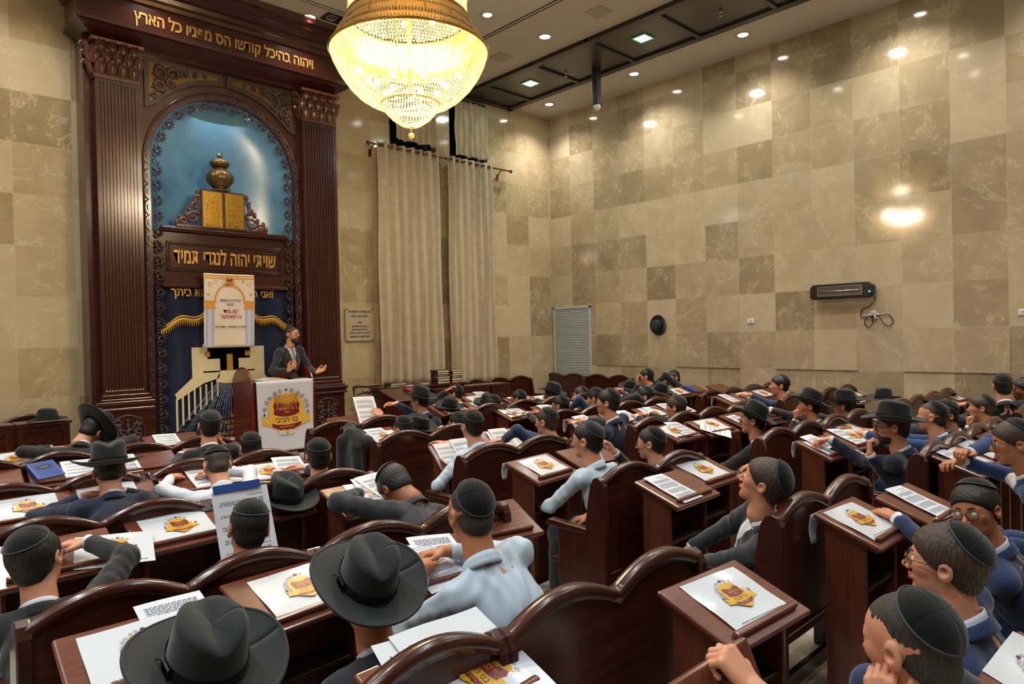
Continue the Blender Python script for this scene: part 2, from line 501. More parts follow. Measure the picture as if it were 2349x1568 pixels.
MT['bagwhite'] = plain('white_plastic', (212, 217, 222), 0.16, 0.0, 0.5, Coat_Weight=0.5, Coat_Roughness=0.06)
MT['ink'] = plain('print_ink', (120, 122, 138), 0.7)
MT['ink_d'] = plain('dark_ink', (52, 48, 66), 0.6)
MT['p_gold'] = plain('print_gold', (206, 160, 44), 0.3)
MT['p_gold2'] = plain('print_bright_gold', (226, 178, 74), 0.3)
MT['p_maroon'] = plain('print_maroon', (122, 36, 42), 0.35)
MT['p_purple'] = plain('print_purple', (98, 40, 92), 0.4)
MT['p_lav'] = plain('print_lavender', (176, 184, 222), 0.5)
MT['p_cream'] = plain('print_cream', (234, 222, 206), 0.55)
MT['p_red'] = plain('print_red', (170, 22, 58), 0.5)
MT['p_navy'] = plain('print_navy', (52, 44, 92), 0.5)
MT['p_orange'] = plain('print_orange', (222, 158, 62), 0.5)
MT['black'] = plain('black_plastic', (18, 18, 20), 0.35)
MT['white_pl'] = plain('white_fitting', (222, 222, 220), 0.35)
MT['grille'] = plain('grey_white_metal', (184, 190, 188), 0.4)
MT['steel'] = plain('steel', (190, 190, 192), 0.22, 0.95)
MT['navy_velvet'] = cloth('navy_velvet', (10, 20, 48), 0.8, 0.45, 500, 0.1, 0.4)
MT['silver_thread'] = plain('silver_thread', (150, 158, 176), 0.4, 0.4)
MT['gold_thread'] = plain('gold_thread', (206, 162, 66), 0.4, 0.35)
MT['cream_thread'] = plain('cream_thread', (226, 212, 172), 0.55)
MT['brocade'] = None
def _broc():
    t = NT('cream_brocade'); co = t.obj_co((30, 30, 30)); n = t.noise(co, 1.2, 3, 0.6, 2.0)
    t.l(t.ramp(n, [(0.42, lin((196, 182, 142))), (0.52, lin((150, 128, 78))), (0.6, lin((206, 194, 156)))]), t.b.inputs['Base Color']); t.set(Roughness=0.7)
    return t.mat
MT['brocade'] = _broc()
MT['red_cloth'] = cloth('red_carpet', (168, 34, 44), 0.9)
MT['win_green'] = plain('green_window_frame', (44, 50, 40), 0.4)
MT['night'] = plain('dark_window_glass', (14, 18, 20), 0.05)
MT['blue_book'] = plain('blue_book_cover', (36, 66, 140), 0.3)
MT['book_k'] = plain('dark_book_cover', (44, 26, 24), 0.4)
MT['book_g'] = plain('green_book_cover', (40, 46, 38), 0.4)
MT['book_r'] = plain('red_book_cover', (130, 40, 30), 0.4)
MT['book_o'] = plain('orange_label', (214, 130, 36), 0.45)
MT['pages'] = plain('page_block', (206, 196, 170), 0.7)
MT['green_box'] = plain('green_cover', (74, 150, 52), 0.4)
MT['lamp_w'] = emit('lamp_white', (255, 250, 240), 22.0)
MT['lamp_y'] = emit('lamp_warm', (255, 226, 150), 16.0)
MT['lamp_g'] = emit('lamp_green', (200, 255, 225), 9.0)
MT['glow_g'] = plain('green_glass_rim', (70, 200, 130), 0.15)
MT['bulb'] = emit('chandelier_bulb', (255, 226, 160), 40.0)
def _bead():
    t = NT('crystal_beads')
    d = t.n('ShaderNodeBsdfDiffuse'); tr = t.n('ShaderNodeBsdfTranslucent'); g = t.n('ShaderNodeBsdfGlossy')
    d.inputs[0].default_value = lin((236, 220, 180)); tr.inputs[0].default_value = lin((250, 236, 200)); g.inputs[0].default_value = lin((255, 240, 205)); g.inputs['Roughness'].default_value = 0.12
    m1 = t.n('ShaderNodeMixShader'); m1.inputs[0].default_value = 0.6; t.l(d.outputs[0], m1.inputs[1]); t.l(tr.outputs[0], m1.inputs[2])
    m2 = t.n('ShaderNodeMixShader'); m2.inputs[0].default_value = 0.14; t.l(m1.outputs[0], m2.inputs[1]); t.l(g.outputs[0], m2.inputs[2])
    t.l(m2.outputs[0], t.out.inputs['Surface'])
    return t.mat
MT['bead'] = _bead()
MT['strip'] = plain('dark_ceiling_wood', (50, 42, 40), 0.4)
MT['strip_p'] = plain('dark_ceiling_panel', (60, 52, 50), 0.35)
MT['heater_g'] = plain('heater_glass', (128, 116, 112), 0.15, 0.6)
MT['green_led'] = emit('green_led', (40, 230, 140), 3.0)
MT['plaque'] = plain('clear_plaque', (190, 176, 146), 0.12)

def _tie():
    t = NT('patterned_tie'); co = t.obj_co((60, 60, 60)); c = t.n('ShaderNodeTexChecker'); c.inputs['Scale'].default_value = 1.0
    c.inputs['Color1'].default_value = lin((30, 30, 34)); c.inputs['Color2'].default_value = lin((210, 206, 196)); t.l(co, c.inputs['Vector']); t.l(c.outputs[0], t.b.inputs['Base Color']); t.set(Roughness=0.5)
    return t.mat
MT['tie'] = _tie()
# ---------------------------------------------------------------- room shell
def slab(name, x0, x1, y0, y1, z0, z1, m):
    return struct(MB().box(x0, x1, y0, y1, z0, z1).obj(name, MT[m]))
slab('floor', XL - .2, .2, YB - .2, .4, -.12, 0.0, 'floor')
slab('wall_right', 0.0, 0.2, YB, 0.4, 0.0, ZCEIL, 'wall_r')
slab('wall_left', XL - .2, XL, YB, 0.4, 0.0, ZCEIL, 'wall_r')
slab('wall_back', XL, 0.0, YB - .2, YB, 0.0, ZCEIL, 'wall_f')
WINS = [(-3.90, -2.93), (-2.62, -1.72)]
WZ0, WZ1 = 1.0, 6.2
mb = MB()
xs = [XL] + [x for w in WINS for x in w] + [0.0]
for i in range(len(xs) - 1):
    if i % 2 == 0:
        mb.box(xs[i], xs[i + 1], 0.0, 0.16, 0, ZCEIL)
    else:
        mb.box(xs[i], xs[i + 1], 0.0, 0.16, 0, WZ0); mb.box(xs[i], xs[i + 1], 0.0, 0.16, WZ1, ZCEIL)
struct(mb.obj('wall_front', MT['wall_f']))
for k, (a, b) in enumerate(WINS):
    w = struct(empty('window_%d' % (k + 1), ((a + b) / 2, 0.1, WZ0)))
    c = (a + b) / 2
    f = MB()
    h = WZ1 - WZ0
    for x0, x1, z0, z1 in ((a - c, a - c + .06, 0, h), (b - c - .06, b - c, 0, h), (a - c, b - c, h - .06, h), (a - c, b - c, 0, .06), (a - c, b - c, 3.78, 3.86), (a - c, b - c, 1.9, 1.96), (-.02, .02, 0, 3.8)):
        f.box(x0, x1, -.05, .03, z0, z1)
    o = f.obj('window_frame', MT['win_green'], w)
    MB().box(a - c, b - c, .0, .01, 0, h).obj('pane', MT['night'], w)
# tilted cladding slabs whose lower edge stands proud of the right wall
mb = MB()
zb, zt = T0Z - 8 * TH, T0Z - 7 * TH
for i in (2, 5, 8, 11, 14):
    y1, y0 = T0Y - i * TW, T0Y - (i + 2) * TW
    mb.prism([(-.018, zb + .006), (0.0, zb + .006), (0.0, zt), (-.002, zt)], y0, y1, 'xz', 0, Matrix(((1, 0, 0, 0), (0, 1, 0, 0), (0, 0, 1, 0), (0, 0, 0, 1))))
struct(mb.obj('trim_1', MT['wall_r']))
# ceiling: smooth border, dark panelled band, perforated field, slots, centre field
S1, S2, S3 = -1.08, -2.38, -3.55
slab('ceiling', XL, 0.2, YB, 0.4, ZCEIL + .02, ZCEIL + .2, 'ceil')
c = MB(); c.box(S1, 0.0, YB, 0.0, ZCEIL, ZCEIL + .02)
struct(c.obj('ceiling_border', MT['ceil']))
mb = MB(); mb.box(S3 + .05, S2, YB, 0, ZCEIL, ZCEIL + .02); mb.box(XL, S3 + .05, -1.33, 0, ZCEIL, ZCEIL + .02)
mb.box(XL, -10.0, YB, -1.33, ZCEIL, ZCEIL + .02)
struct(mb.obj('ceiling_perforated', MT['perf']))
mb = MB(); mb.box(-9.95, S3 - .05, YB, -1.43, ZCEIL, ZCEIL + .02)
struct(mb.obj('ceiling_centre', MT['ceil']))
mb = MB()
mb.box(S3 - .05, S3 + .05, YB, -1.33, ZCEIL + .012, ZCEIL + .02); mb.box(XL, S3, -1.43, -1.33, ZCEIL + .012, ZCEIL + .02); mb.box(-10.0, -9.95, YB, -1.43, ZCEIL + .012, ZCEIL + .02)
struct(mb.obj('trim_2', MT['black']))
mb = MB()
mb.box(S3 - .008, S3 + .008, YB, -1.38, ZCEIL - .003, ZCEIL + .015); mb.box(XL, S3, -1.388, -1.372, ZCEIL - .003, ZCEIL + .015)
struct(mb.obj('trim_3', MT['ceil']))
mb = MB(); mb.box(S2, S1, YB, 0, ZCEIL - .02, ZCEIL + .02, 1)
for x0, x1 in ((S2, S2 + .13), (S1 - .13, S1)): mb.box(x0, x1, YB, 0, ZCEIL - .06, ZCEIL + .01, 0)
y = -.06
mb.box(S2, S1, -.1, 0, ZCEIL - .06, ZCEIL + .01)
for k in range(13):
    yc = -.66 - 1.195 * k
    mb.box(S2, S1, yc - .035, yc + .035, ZCEIL - .055, ZCEIL + .01, 0)
struct(bevel(mb.obj('trim_4', [MT['strip'], MT['strip_p']]), .008))
# ---------------------------------------------------------------- lamps in the ceiling
DL = {}
def downlight_mesh(lamp):
    b = MB(); b.lathe([(.075, 0.012), (.105, 0.004), (.108, -.006), (.098, -.012), (.08, -.004), (.074, .014)], 28, cap=False)
    return b.mesh('housing', MT['steel'])
_dm = downlight_mesh('w')
_disc = MB().lathe([(.0, -.001), (.074, -.001), (.074, .003)], 24, cap=False).mesh('lens', MT['lamp_w'])
_discy = MB().lathe([(.0, -.001), (.06, -.001), (.06, .003)], 24, cap=False).mesh('lens', MT['lamp_y'])
def downlight(x, y, col, k, label, group, warm=False):
    t = thing('downlight', label, 'ceiling light', (x, y, ZCEIL), 0, group)
    link(bpy.data.objects.new('housing', _dm), t)
    link(bpy.data.objects.new('lens', _discy if warm else _disc), t)
    ld = bpy.data.lights.new('lamp', 'SPOT'); ld.energy = DOWN_W * k; ld.color = col
    ld.spot_size = R(128); ld.spot_blend = 0.9; ld.shadow_soft_size = .07
    lo = bpy.data.objects.new('lamp', ld); lo.location = (0, 0, -.03); link(lo, t)
    return t
NAMES = {(-.66, -.65): 'round white downlight in the far corner, between wall and dark band',
 (-.66, -2.66): 'second round white downlight along the right wall from the far corner',
 (-.66, -4.67): 'nearest visible round white downlight along the right wall',
 (-2.89, -2.68): 'round white downlight in the perforated ceiling between two speaker grilles',
 (-5.82, -.99): 'round white downlight above the right end of the dark wooden ark cornice',
 (-4.0, -2.64): 'small warm yellow downlight right of the crystal chandelier'}
for x, y, col, k in DOWNLIGHTS:
    lb = NAMES.get((x, y), 'round white recessed downlight in the ceiling outside the view')
    downlight(x, y, col, k, lb, 'ceiling downlights', warm=(x, y) == (-4.0, -2.64))
def square_light(y, label):
    t = thing('square_ceiling_light', label, 'ceiling light', (-1.78, y, ZCEIL - .02), 0, 'green edged square lights')
    b = MB()
    for x0, x1, y0, y1 in ((-.13, .13, -.13, -.1), (-.13, .13, .1, .13), (-.13, -.1, -.1, .1), (.1, .13, -.1, .1)): b.box(x0, x1, y0, y1, -.016, .0)
    b.obj('rim', MT['glow_g'], t); MB().box(-.1, .1, -.1, .1, -.01, 0).obj('panel', MT['lamp_g'], t)
    ld = bpy.data.lights.new('lamp', 'AREA'); ld.energy = 9; ld.size = .18; ld.color = (.8, 1, .88)
    lo = bpy.data.objects.new('lamp', ld); lo.location = (0, 0, -.03); link(lo, t)
square_light(-1.26, 'square green-rimmed light in the dark ceiling band, nearer the curtains')
square_light(-3.65, 'square green-rimmed light in the dark ceiling band, nearer the viewer')
square_light(-6.04, 'square green-rimmed light in the dark ceiling band, outside the view')
for y, lb in ((-1.72, 'square grey speaker grille in the ceiling beside the chandelier'), (-3.72, 'square grey speaker grille at the top edge of the ceiling')):
    o = bevel(MB().box(-.14, .14, -.14, .14, -.012, .0).obj('ceiling_speaker', plain('speaker_grey', (168, 160, 150), .7)), .004)
    o.location = (-2.9, y, ZCEIL); tag(o, lb, 'speaker', 'ceiling speaker grilles')
t = thing('twin_spotlight', 'rectangular recessed twin spotlight beside the chandelier rim', 'ceiling light', (-5.49, -1.19, ZCEIL))
MB().box(-.2, .2, -.1, .1, -.006, -.001).obj('recess', MT['black'], t)
b = MB()
for x0, x1, y0, y1 in ((-.22, .22, -.12, -.1), (-.22, .22, .1, .12), (-.22, -.2, -.1, .1), (.2, .22, -.1, .1)): b.box(x0, x1, y0, y1, -.012, 0)
b.obj('bezel', MT['strip'], t)
for sx in (-.1, .1):
    q = MB().lathe([(.08, -.012), (.085, -.008), (.07, -.006), (.03, -.007), (0, -.009)], 20, cap=False).obj('spot', MT['steel'], t); q.location = (sx, 0, 0)
t = thing('ceiling_sensor', 'black square drop pole with white sensor dome under dark ceiling band', 'sensor', (-1.42, -2.45, ZCEIL - .02))
bevel(MB().box(-.055, .055, -.055, .055, -.62, 0).obj('pole', MT['strip'], t), .008)
MB().lathe([(.05, -.62), (.058, -.635), (.058, -.665), (.045, -.7), (.02, -.715), (0, -.718)], 20, cap=False).obj('dome', MT['white_pl'], t)
for y, lb in ((-1.95, 'small metal sprinkler head in dark ceiling band beside the far green light'), (-4.85, 'small metal sprinkler head at the top edge of dark ceiling band')):
    o = MB().lathe([(.035, 0), (.035, -.008), (.012, -.01), (.012, -.05), (.03, -.052), (.03, -.056), (0, -.057)], 14, cap=False).obj('sprinkler', MT['steel'])
    o.location = (-1.62, y, ZCEIL - .02); tag(o, lb, 'sprinkler', 'sprinkler heads')
# ---------------------------------------------------------------- fittings on the right wall
t = thing('air_grille', 'tall grey louvred air grille at the foot of the right wall', 'vent', (0, -.54, .55))
b = MB(); hw, hh = .5, 1.83
for y0, y1, z0, z1 in ((-hw, -hw + .045, 0, hh), (hw - .045, hw, 0, hh), (-hw, hw, hh - .045, hh), (-hw, hw, 0, .045)): b.box(-.03, 0, y0, y1, z0, z1)
bevel(b.obj('frame', MT['grille'], t), .004)
MB().box(-.004, 0, -hw, hw, 0, hh).obj('backing', plain('vent_dark', (88, 92, 92), .6), t)
b = MB(); n = 52
for i in range(n):
    z = .05 + (hh - .1) * i / n
    b.prism([(-.004, z + .022), (-.024, z), (-.024, z + .012), (-.004, z + .034)], -hw + .045, hw - .045, 'xz', 0)
b.obj('louvres', MT['grille'], t)
def socket(y, z, label, two=True, w=.11):
    t = thing('wall_socket', label, 'socket', (0, y, z), 0, 'white wall sockets')
    bevel(MB().box(-.014, 0, -w / 2, w / 2, -.038, .038).obj('plate', MT['white_pl'], t), .005)
    MB().lathe([(.018, 0), (.018, .004), (.014, .004), (.013, .001), (0, .001)], 16, 0, Matrix.Translation((-.014, 0, 0)) @ Matrix.Rotation(-PI / 2, 4, 'Y'), cap=False).obj('outlet', MT['grille'], t)
    return t
socket(-4.37, 1.97, 'small white socket on the wall between hanging hat and heater')
socket(-7.94, 1.97, 'white socket on the wall cut by the right edge')
socket(-6.19, .54, 'white socket low on the wall behind the bearded man in the hat')
t = thing('wall_heater', 'black infrared heater bar mounted on the right wall', 'heater', (0, -5.83, 2.36))
b = MB(); hx = [(-.44, -.07), (-.44, .06), (-.40, .11), (.36, .11), (.44, .05), (.44, -.05), (.38, -.11), (-.42, -.11)]
b.prism([(-y, z) for y, z in hx], -.16, -.05, 'yz', 0)
bevel(b.obj('casing', MT['black'], t), .012, 3)
MB().box(-.05, 0, -.25, -.2, -.04, .04).box(-.05, 0, .2, .25, -.04, .04).obj('bracket', MT['black'], t)
MB().prism([(-.3, -.07), (.33, -.07), (.33, .075), (-.3, .075)], -.168, -.158, 'yz').obj('reflector', MT['heater_g'], t)
MB().tube([(-.172, -.27, 0), (-.172, .3, 0)], .009, 8).obj('heating_tube', MT['steel'], t)
b = MB()
for yy in (-.29, .32): b.box(-.176, -.16, yy - .006, yy + .006, -.07, .07)
for zz in (-.064, .066): b.box(-.176, -.16, -.3, .33, zz - .005, zz + .005)
b.obj('guard', MT['steel'], t)
MB().ball((-.163, -.39, -.03), .012, 10, 6).obj('indicator_light', MT['green_led'], t)
t = thing('power_adapter', 'white plug adapter below the heater with coiled black cable', 'plug', (0, -6.22, 1.985))
bevel(MB().box(-.012, 0, -.065, .065, -.045, .04).obj('plate', MT['white_pl'], t), .005)
bevel(MB().box(-.06, -.012, -.035, .03, -.04, .075).obj('adapter', MT['white_pl'], t), .01, 3)
MB().lathe([(.026, 0), (.026, .006), (.02, .008), (0, .006)], 18, 0, Matrix.Translation((-.06, 0, .045)) @ Matrix.Rotation(-PI / 2, 4, 'Y'), cap=False).obj('outlet', MT['grille'], t)
MB().lathe([(.022, 0), (.022, .03), (.012, .04), (0, .04)], 16, 0, Matrix.Translation((-.06, 0, -.012)) @ Matrix.Rotation(-PI / 2, 4, 'Y'), cap=False).obj('plug', MT['black'], t)
def spline(pts, n=10):
    out = []
    P = [Vector(p) for p in pts]; P = [P[0] * 2 - P[1]] + P + [P[-1] * 2 - P[-2]]
    for i in range(1, len(P) - 2):
        for k in range(n):
            u = k / n
            a, b_, c_, d = P[i - 1], P[i], P[i + 1], P[i + 2]
            out.append(0.5 * ((2 * b_) + (c_ - a) * u + (2 * a - 5 * b_ + 4 * c_ - d) * u * u + (3 * b_ - a - 3 * c_ + d) * u ** 3))
    out.append(P[-2]); return out
cab = [(-.08, -6.22, 2.31), (-.05, -6.25, 2.22), (-.03, -6.17, 2.13), (-.02, -6.07, 2.08), (-.02, -6.05, 1.98), (-.02, -6.1, 1.97), (-.03, -6.3, 1.99), (-.02, -6.42, 1.99), (-.02, -6.47, 1.9), (-.02, -6.42, 1.84), (-.02, -6.35, 1.88), (-.02, -6.27, 1.99), (-.03, -6.14, 1.97), (-.02, -6.1, 1.88), (-.02, -6.15, 1.83), (-.04, -6.21, 1.88), (-.09, -6.22, 1.965)]
o = MB().tube(spline(cab), .006, 6).obj('cable', MT['black']); tag(o, 'thin black cable looping from the wall heater to its plug', 'cable')
# ---------------------------------------------------------------- window curtains
def pleated(x0, x1, z0, z1, y, n, amp, seed, flare=0.0, hem=0.0, name='curtain_panel', parent=None):
    rng = random.Random(seed)
    ph = [rng.uniform(-.5, .5) for _ in range(n + 1)]
    am = [rng.uniform(.6, 1.2) for _ in range(n + 1)]
    nu, nv = n * 12 + 1, 26
    def fn(u, v):
        k = min(int(u * n), n - 1); fu = u * n - k
        a = am[k] * (1 - fu) + am[k + 1] * fu
        top = math.cos(2 * PI * u * n)
        p2 = 2 * PI * u * n + (1 - v) * (ph[k] * (1 - fu) + ph[k + 1] * fu) * 1.6
        w = .25 + .75 * min(1, (1 - v) * 6)
        s = math.cos(p2)
        s = math.copysign(abs(s) ** .8, s)
        yy = y - amp * a * s * (0.9 + .35 * (1 - v))
        xc = (x0 + x1) / 2; ww = (x1 - x0) * (1 + flare * (1 - v))
        zz = z0 + (z1 - z0) * v
        if v < .01: zz += hem * math.sin(u * 17 + seed)
        return (xc + (u - .5) * ww + .012 * math.sin(9 * (1 - v) + k * 2.1), yy, zz)
    o = MB().grid(fn, nu, nv).obj(name, MT['curtain'], parent)
    solid(o, .004, 0)
    return o
t = thing('curtain_rod', 'long bronze curtain rod with ball finials above the beige drapes', 'curtain rod', (-2.77, -.15, 4.985))
MB().tube([(-1.62, 0, 0), (1.5, 0, 0)], .016, 10).obj('pole', MT['copper'], t)
for x in (-1.64, 1.52): MB().ball((x, 0, 0), .035, 14, 9).obj('finial', MT['copper'], t)
for x in (-1.52, .1, 1.3): MB().tube([(x, 0, -.01), (x, .08, -.03), (x, .148, -.12)], .009, 8).box(x - .025, x + .025, .142, .15, -.18, -.06).obj('bracket', MT['copper'], t)
def drape(x0, x1, z0, z1, n, seed, label, amp=.05, y=-.15, flare=.05, rings=True):
    xc = (x0 + x1) / 2
    t = thing('curtain', label, 'curtain', (xc, y, z0), 0, 'beige window curtains')
    pleated(x0 - xc, x1 - xc, 0, z1 - z0, 0, n, amp, seed, flare, .015, 'drape', t)
    if rings:
        for k in range(2 * n):
            xx = x0 - xc + (x1 - x0) * (k + .5) / (2 * n)
            pts = [(xx, .03 * math.cos(a), z1 - z0 - .055 + .03 * math.sin(a)) for a in [2 * PI * i / 14 for i in range(14)]]
            MB().tube(pts, .006, 6, closed=True).obj('ring', MT['copper'], t)
    return t
drape(-4.27, -3.02, 1.0, 5.04, 7, 3, 'wide beige floor-length curtain behind the book cabinet, left of the pair')
drape(-2.83, -1.76, .92, 5.04, 7, 11, 'narrower beige floor-length curtain, right of the pair')
drape(-3.83, -3.0, 5.17, 6.13, 6, 7, 'short beige upper curtain half hidden by the chandelier', .028, -.06, .0, False)
drape(-2.55, -1.76, 5.12, 6.13, 6, 17, 'short beige upper curtain above the narrower drape', .028, -.06, .0, False)
for x0, x1, lb in ((-3.87, -2.95, 'short bronze rod of the upper curtain behind the chandelier'), (-2.6, -1.74, 'short bronze rod of the upper curtain at the right window')):
    o = MB().tube([(x0, -.02, 6.09), (x1, -.02, 6.09)], .012, 8).obj('upper_curtain_rod', MT['copper']); tag(o, lb, 'curtain rod', 'upper curtain rods')
o = MB().ball((-9.42, -.16, 4.87), .055, 14, 9, sc=(1.35, 1, 1)).tube([(-9.9, -.16, 4.87), (-9.45, -.16, 4.87)], .016, 8).obj('curtain_rod_end', MT['copper'])
tag(o, 'ball end of a bronze curtain rod at the left edge', 'curtain rod')
# ---------------------------------------------------------------- dais and wooden ark on the front wall
AX0, AX1, AZ0 = -8.43, -5.11, 0.30
struct(bevel(MB().box(-8.75, -5.0, -1.75, 0, 0, AZ0).obj('floor_dais', MT['floor']), .01))
o = MB().grid(lambda u, v: (-5.02 + .5 * u, -1.15 + .75 * v, .012 + .28 * max(0, 1 - u * 9)), 40, 6).obj('carpet_runner', MT['red_cloth'])
solid(o, .01, 1); tag(o, 'red patterned carpet strip at the step beside the armchair', 'carpet')
ark = thing('torah_ark', 'tall carved dark wooden ark with gold lettering and arched blue niche', 'ark', (ARKX, 0, AZ0))
def A(b, name, mats, par=None, bv=0.0):
    o = b.obj(name, mats, par or ark)
    if par is None: o.matrix_parent_inverse = ark.matrix_basis.inverted()
    else: o.matrix_parent_inverse = Matrix.Identity(4)
    if bv: bevel(o, bv)
    return o
bpy.context.view_layer.update()
ARKINV = ark.matrix_world.inverted()
SPR, RO, RI = 4.12, 1.02, 0.80           # spring line, outer and inner radius of the carved border
# body: one board with an arched opening
poly = [(AX0, AZ0), (AX0, 5.52), (AX1, 5.52), (AX1, AZ0), (ARKX + .95, AZ0), (ARKX + .95, SPR)]
poly += [(ARKX + .95 * math.cos(a), SPR + .95 * math.sin(a)) for a in [PI * i / 40 for i in range(1, 40)]]
poly += [(ARKX - .95, SPR), (ARKX - .95, AZ0)]
A(MB().prism(poly, -.37, -.002, 'xz'), 'body', MT['ark'])
# arch rim fillet
pts = [(ARKX + 1.03, -.372, AZ0 + .1), (ARKX + 1.03, -.372, SPR)] + [(ARKX + 1.03 * math.cos(a), -.372, SPR + 1.03 * math.sin(a)) for a in [PI * i / 40 for i in range(41)]] + [(ARKX - 1.03, -.372, AZ0 + .1)]
A(MB().tube(pts, .014, 6), 'arch_fillet', MT['ark_h'])
# blue apse
def apse(u, v):
    a = PI * u; 
    if v < .55:
        z = 3.28 + (SPR - 3.28) * v / .55; r = 1.0
    else:
        b = (v - .55) / .45 * PI / 2; z = SPR + .96 * math.sin(b); r = math.cos(b)
    return (ARKX - .96 * math.cos(a) * max(r, .001), -.355 + .335 * math.sin(a) * (.35 + .65 * r), z)
A(MB().grid(apse, 33, 30), 'painted_niche', MT['sky'])
pts = [(ARKX + .02, -.04, SPR + .86)] + [(ARKX + .02 + .19 * (1 - math.cos(PI / 2 * t)), -.02 - .03 * t, SPR + .86 - 1.2 * t) for t in [i / 12 for i in range(1, 13)]]
A(MB().tube(pts, .006, 6), 'niche_seam', MT['strip'])
ld = bpy.data.lights.new('niche_lamp', 'AREA'); ld.energy = 3.5; ld.size = .7; ld.color = (.9, .96, 1)
lo = link(bpy.data.objects.new('niche_lamp', ld), ark); lo.matrix_parent_inverse = ARKINV; lo.location = (ARKX, -.34, 4.9); lo.rotation_euler = (R(-15), 0, 0)
# carved scroll border
def scroll_pts(c, r0, turns, a0, sgn=1, n=22, tight=.82):
    return [(c[0] + r0 * (1 - tight * i / n) * math.cos(a0 + sgn * 2 * PI * turns * i / n), c[1] + r0 * (1 - tight * i / n) * math.sin(a0 + sgn * 2 * PI * turns * i / n)) for i in range(n + 1)]
def border_unit(mb, T):
    # local x along the border, y towards the opening
    def P(q, z): return [(x, y, z) for x, y in q]
    mb.tube(P([(.105 * math.cos(a), -.015 + .085 * math.sin(a)) for a in [PI + PI * i / 12 for i in range(13)]], .012), [.008 + .012 * math.sin(PI * i / 12) for i in range(13)], 6, 0, T)
    mb.tube(P([(.07 * math.cos(a), -.01 + .055 * math.sin(a)) for a in [PI + PI * i / 10 for i in range(11)]], .014), [.006 + .01 * math.sin(PI * i / 10) for i in range(11)], 6, 0, T)
    for sg in (-1, 1):
        q = scroll_pts((sg * .038, .045), .042, 1.25, PI / 2 if sg > 0 else PI / 2, -sg, 16)
        mb.tube(P(q, .02), [.012 - .006 * i / 16 for i in range(17)], 6, 0, T)
    for k in range(5):
        a = R(90 + (k - 2) * 32)
        c = (.1 + .05 * math.cos(a), .05 + .055 * math.sin(a) * (1 if True else 0))
        mb.ball((c[0], c[1], .014), .03, 8, 5, 0, T @ Matrix.Translation((c[0], c[1], 0)) @ Matrix.Rotation(a, 4, 'Z') @ Matrix.Translation((-c[0], -c[1], 0)), (1.0, .34, .5))
    mb.ball((.1, .03, .018), .022, 8, 6, 0, T)
mb = MB()
L = SPR - (AZ0 + .12)
nside = 19
def bT(x, z, dx, dz):
    # border direction (dx,dz), opening to its right hand side
    d = Vector((dx, 0, dz)); nrm = Vector((dz, 0, -dx))
    return frame((x, -.372, z), d, nrm)
for k in range(nside):
    z = AZ0 + .12 + L * k / nside
    T = bT(ARKX - .93, z, 0, 1); border_unit(mb, T)
    T = bT(ARKX + .93, z + L / nside, 0, -1); border_unit(mb, T)
na = 14
for k in range(na):
    a = PI - PI * (k + .25) / na
    T = bT(ARKX + .93 * math.cos(a), SPR + .93 * math.sin(a), math.sin(a), -math.cos(a)); border_unit(mb, T)
A(mb, 'carved_border', MT['carve_d'])
# lintel with framed inscription
b = MB(); b.box(ARKX - .96, ARKX + .96, -.33, -.05, 2.56, 3.26)
b.prism([(-.30, 3.26), (-.385, 3.26), (-.395, 3.3), (-.37, 3.33), (-.30, 3.33)], ARKX - .84, ARKX + .84, 'yz')
b.box(ARKX - .84, ARKX + .84, -.375, -.3, 2.54, 2.585)
lintel = A(b, 'lintel', MT['ark_h'], None, .006)
b = MB()
px, pz, pw, ph = ARKX - .005, 2.945, .77, .19
for k, (d, w) in enumerate(((0, .022), (.03, .012))):
    for x0, x1, z0, z1 in ((px - pw + d, px + pw - d, pz + ph - d - w, pz + ph - d), (px - pw + d, px + pw - d, pz - ph + d, pz - ph + d + w), (px - pw + d, px - pw + d + w, pz - ph + d, pz + ph - d), (px + pw - d - w, px + pw - d, pz - ph + d, pz + ph - d)):
        b.box(x0, x1, -.35 + .005 * k, -.325, z0, z1)
A(b, 'panel_frame', MT['ark_h'], lintel, .004)
mb = MB(); put_text(mb, 'שויתי יהוה לנגדי תמיד', .27, frame((px - .005, -.336, pz - .005), (1, 0, 0), (0, 0, 1)), 0, .006, .003, width=1.36)
A(mb, 'lintel_inscription', MT['gold'], lintel)
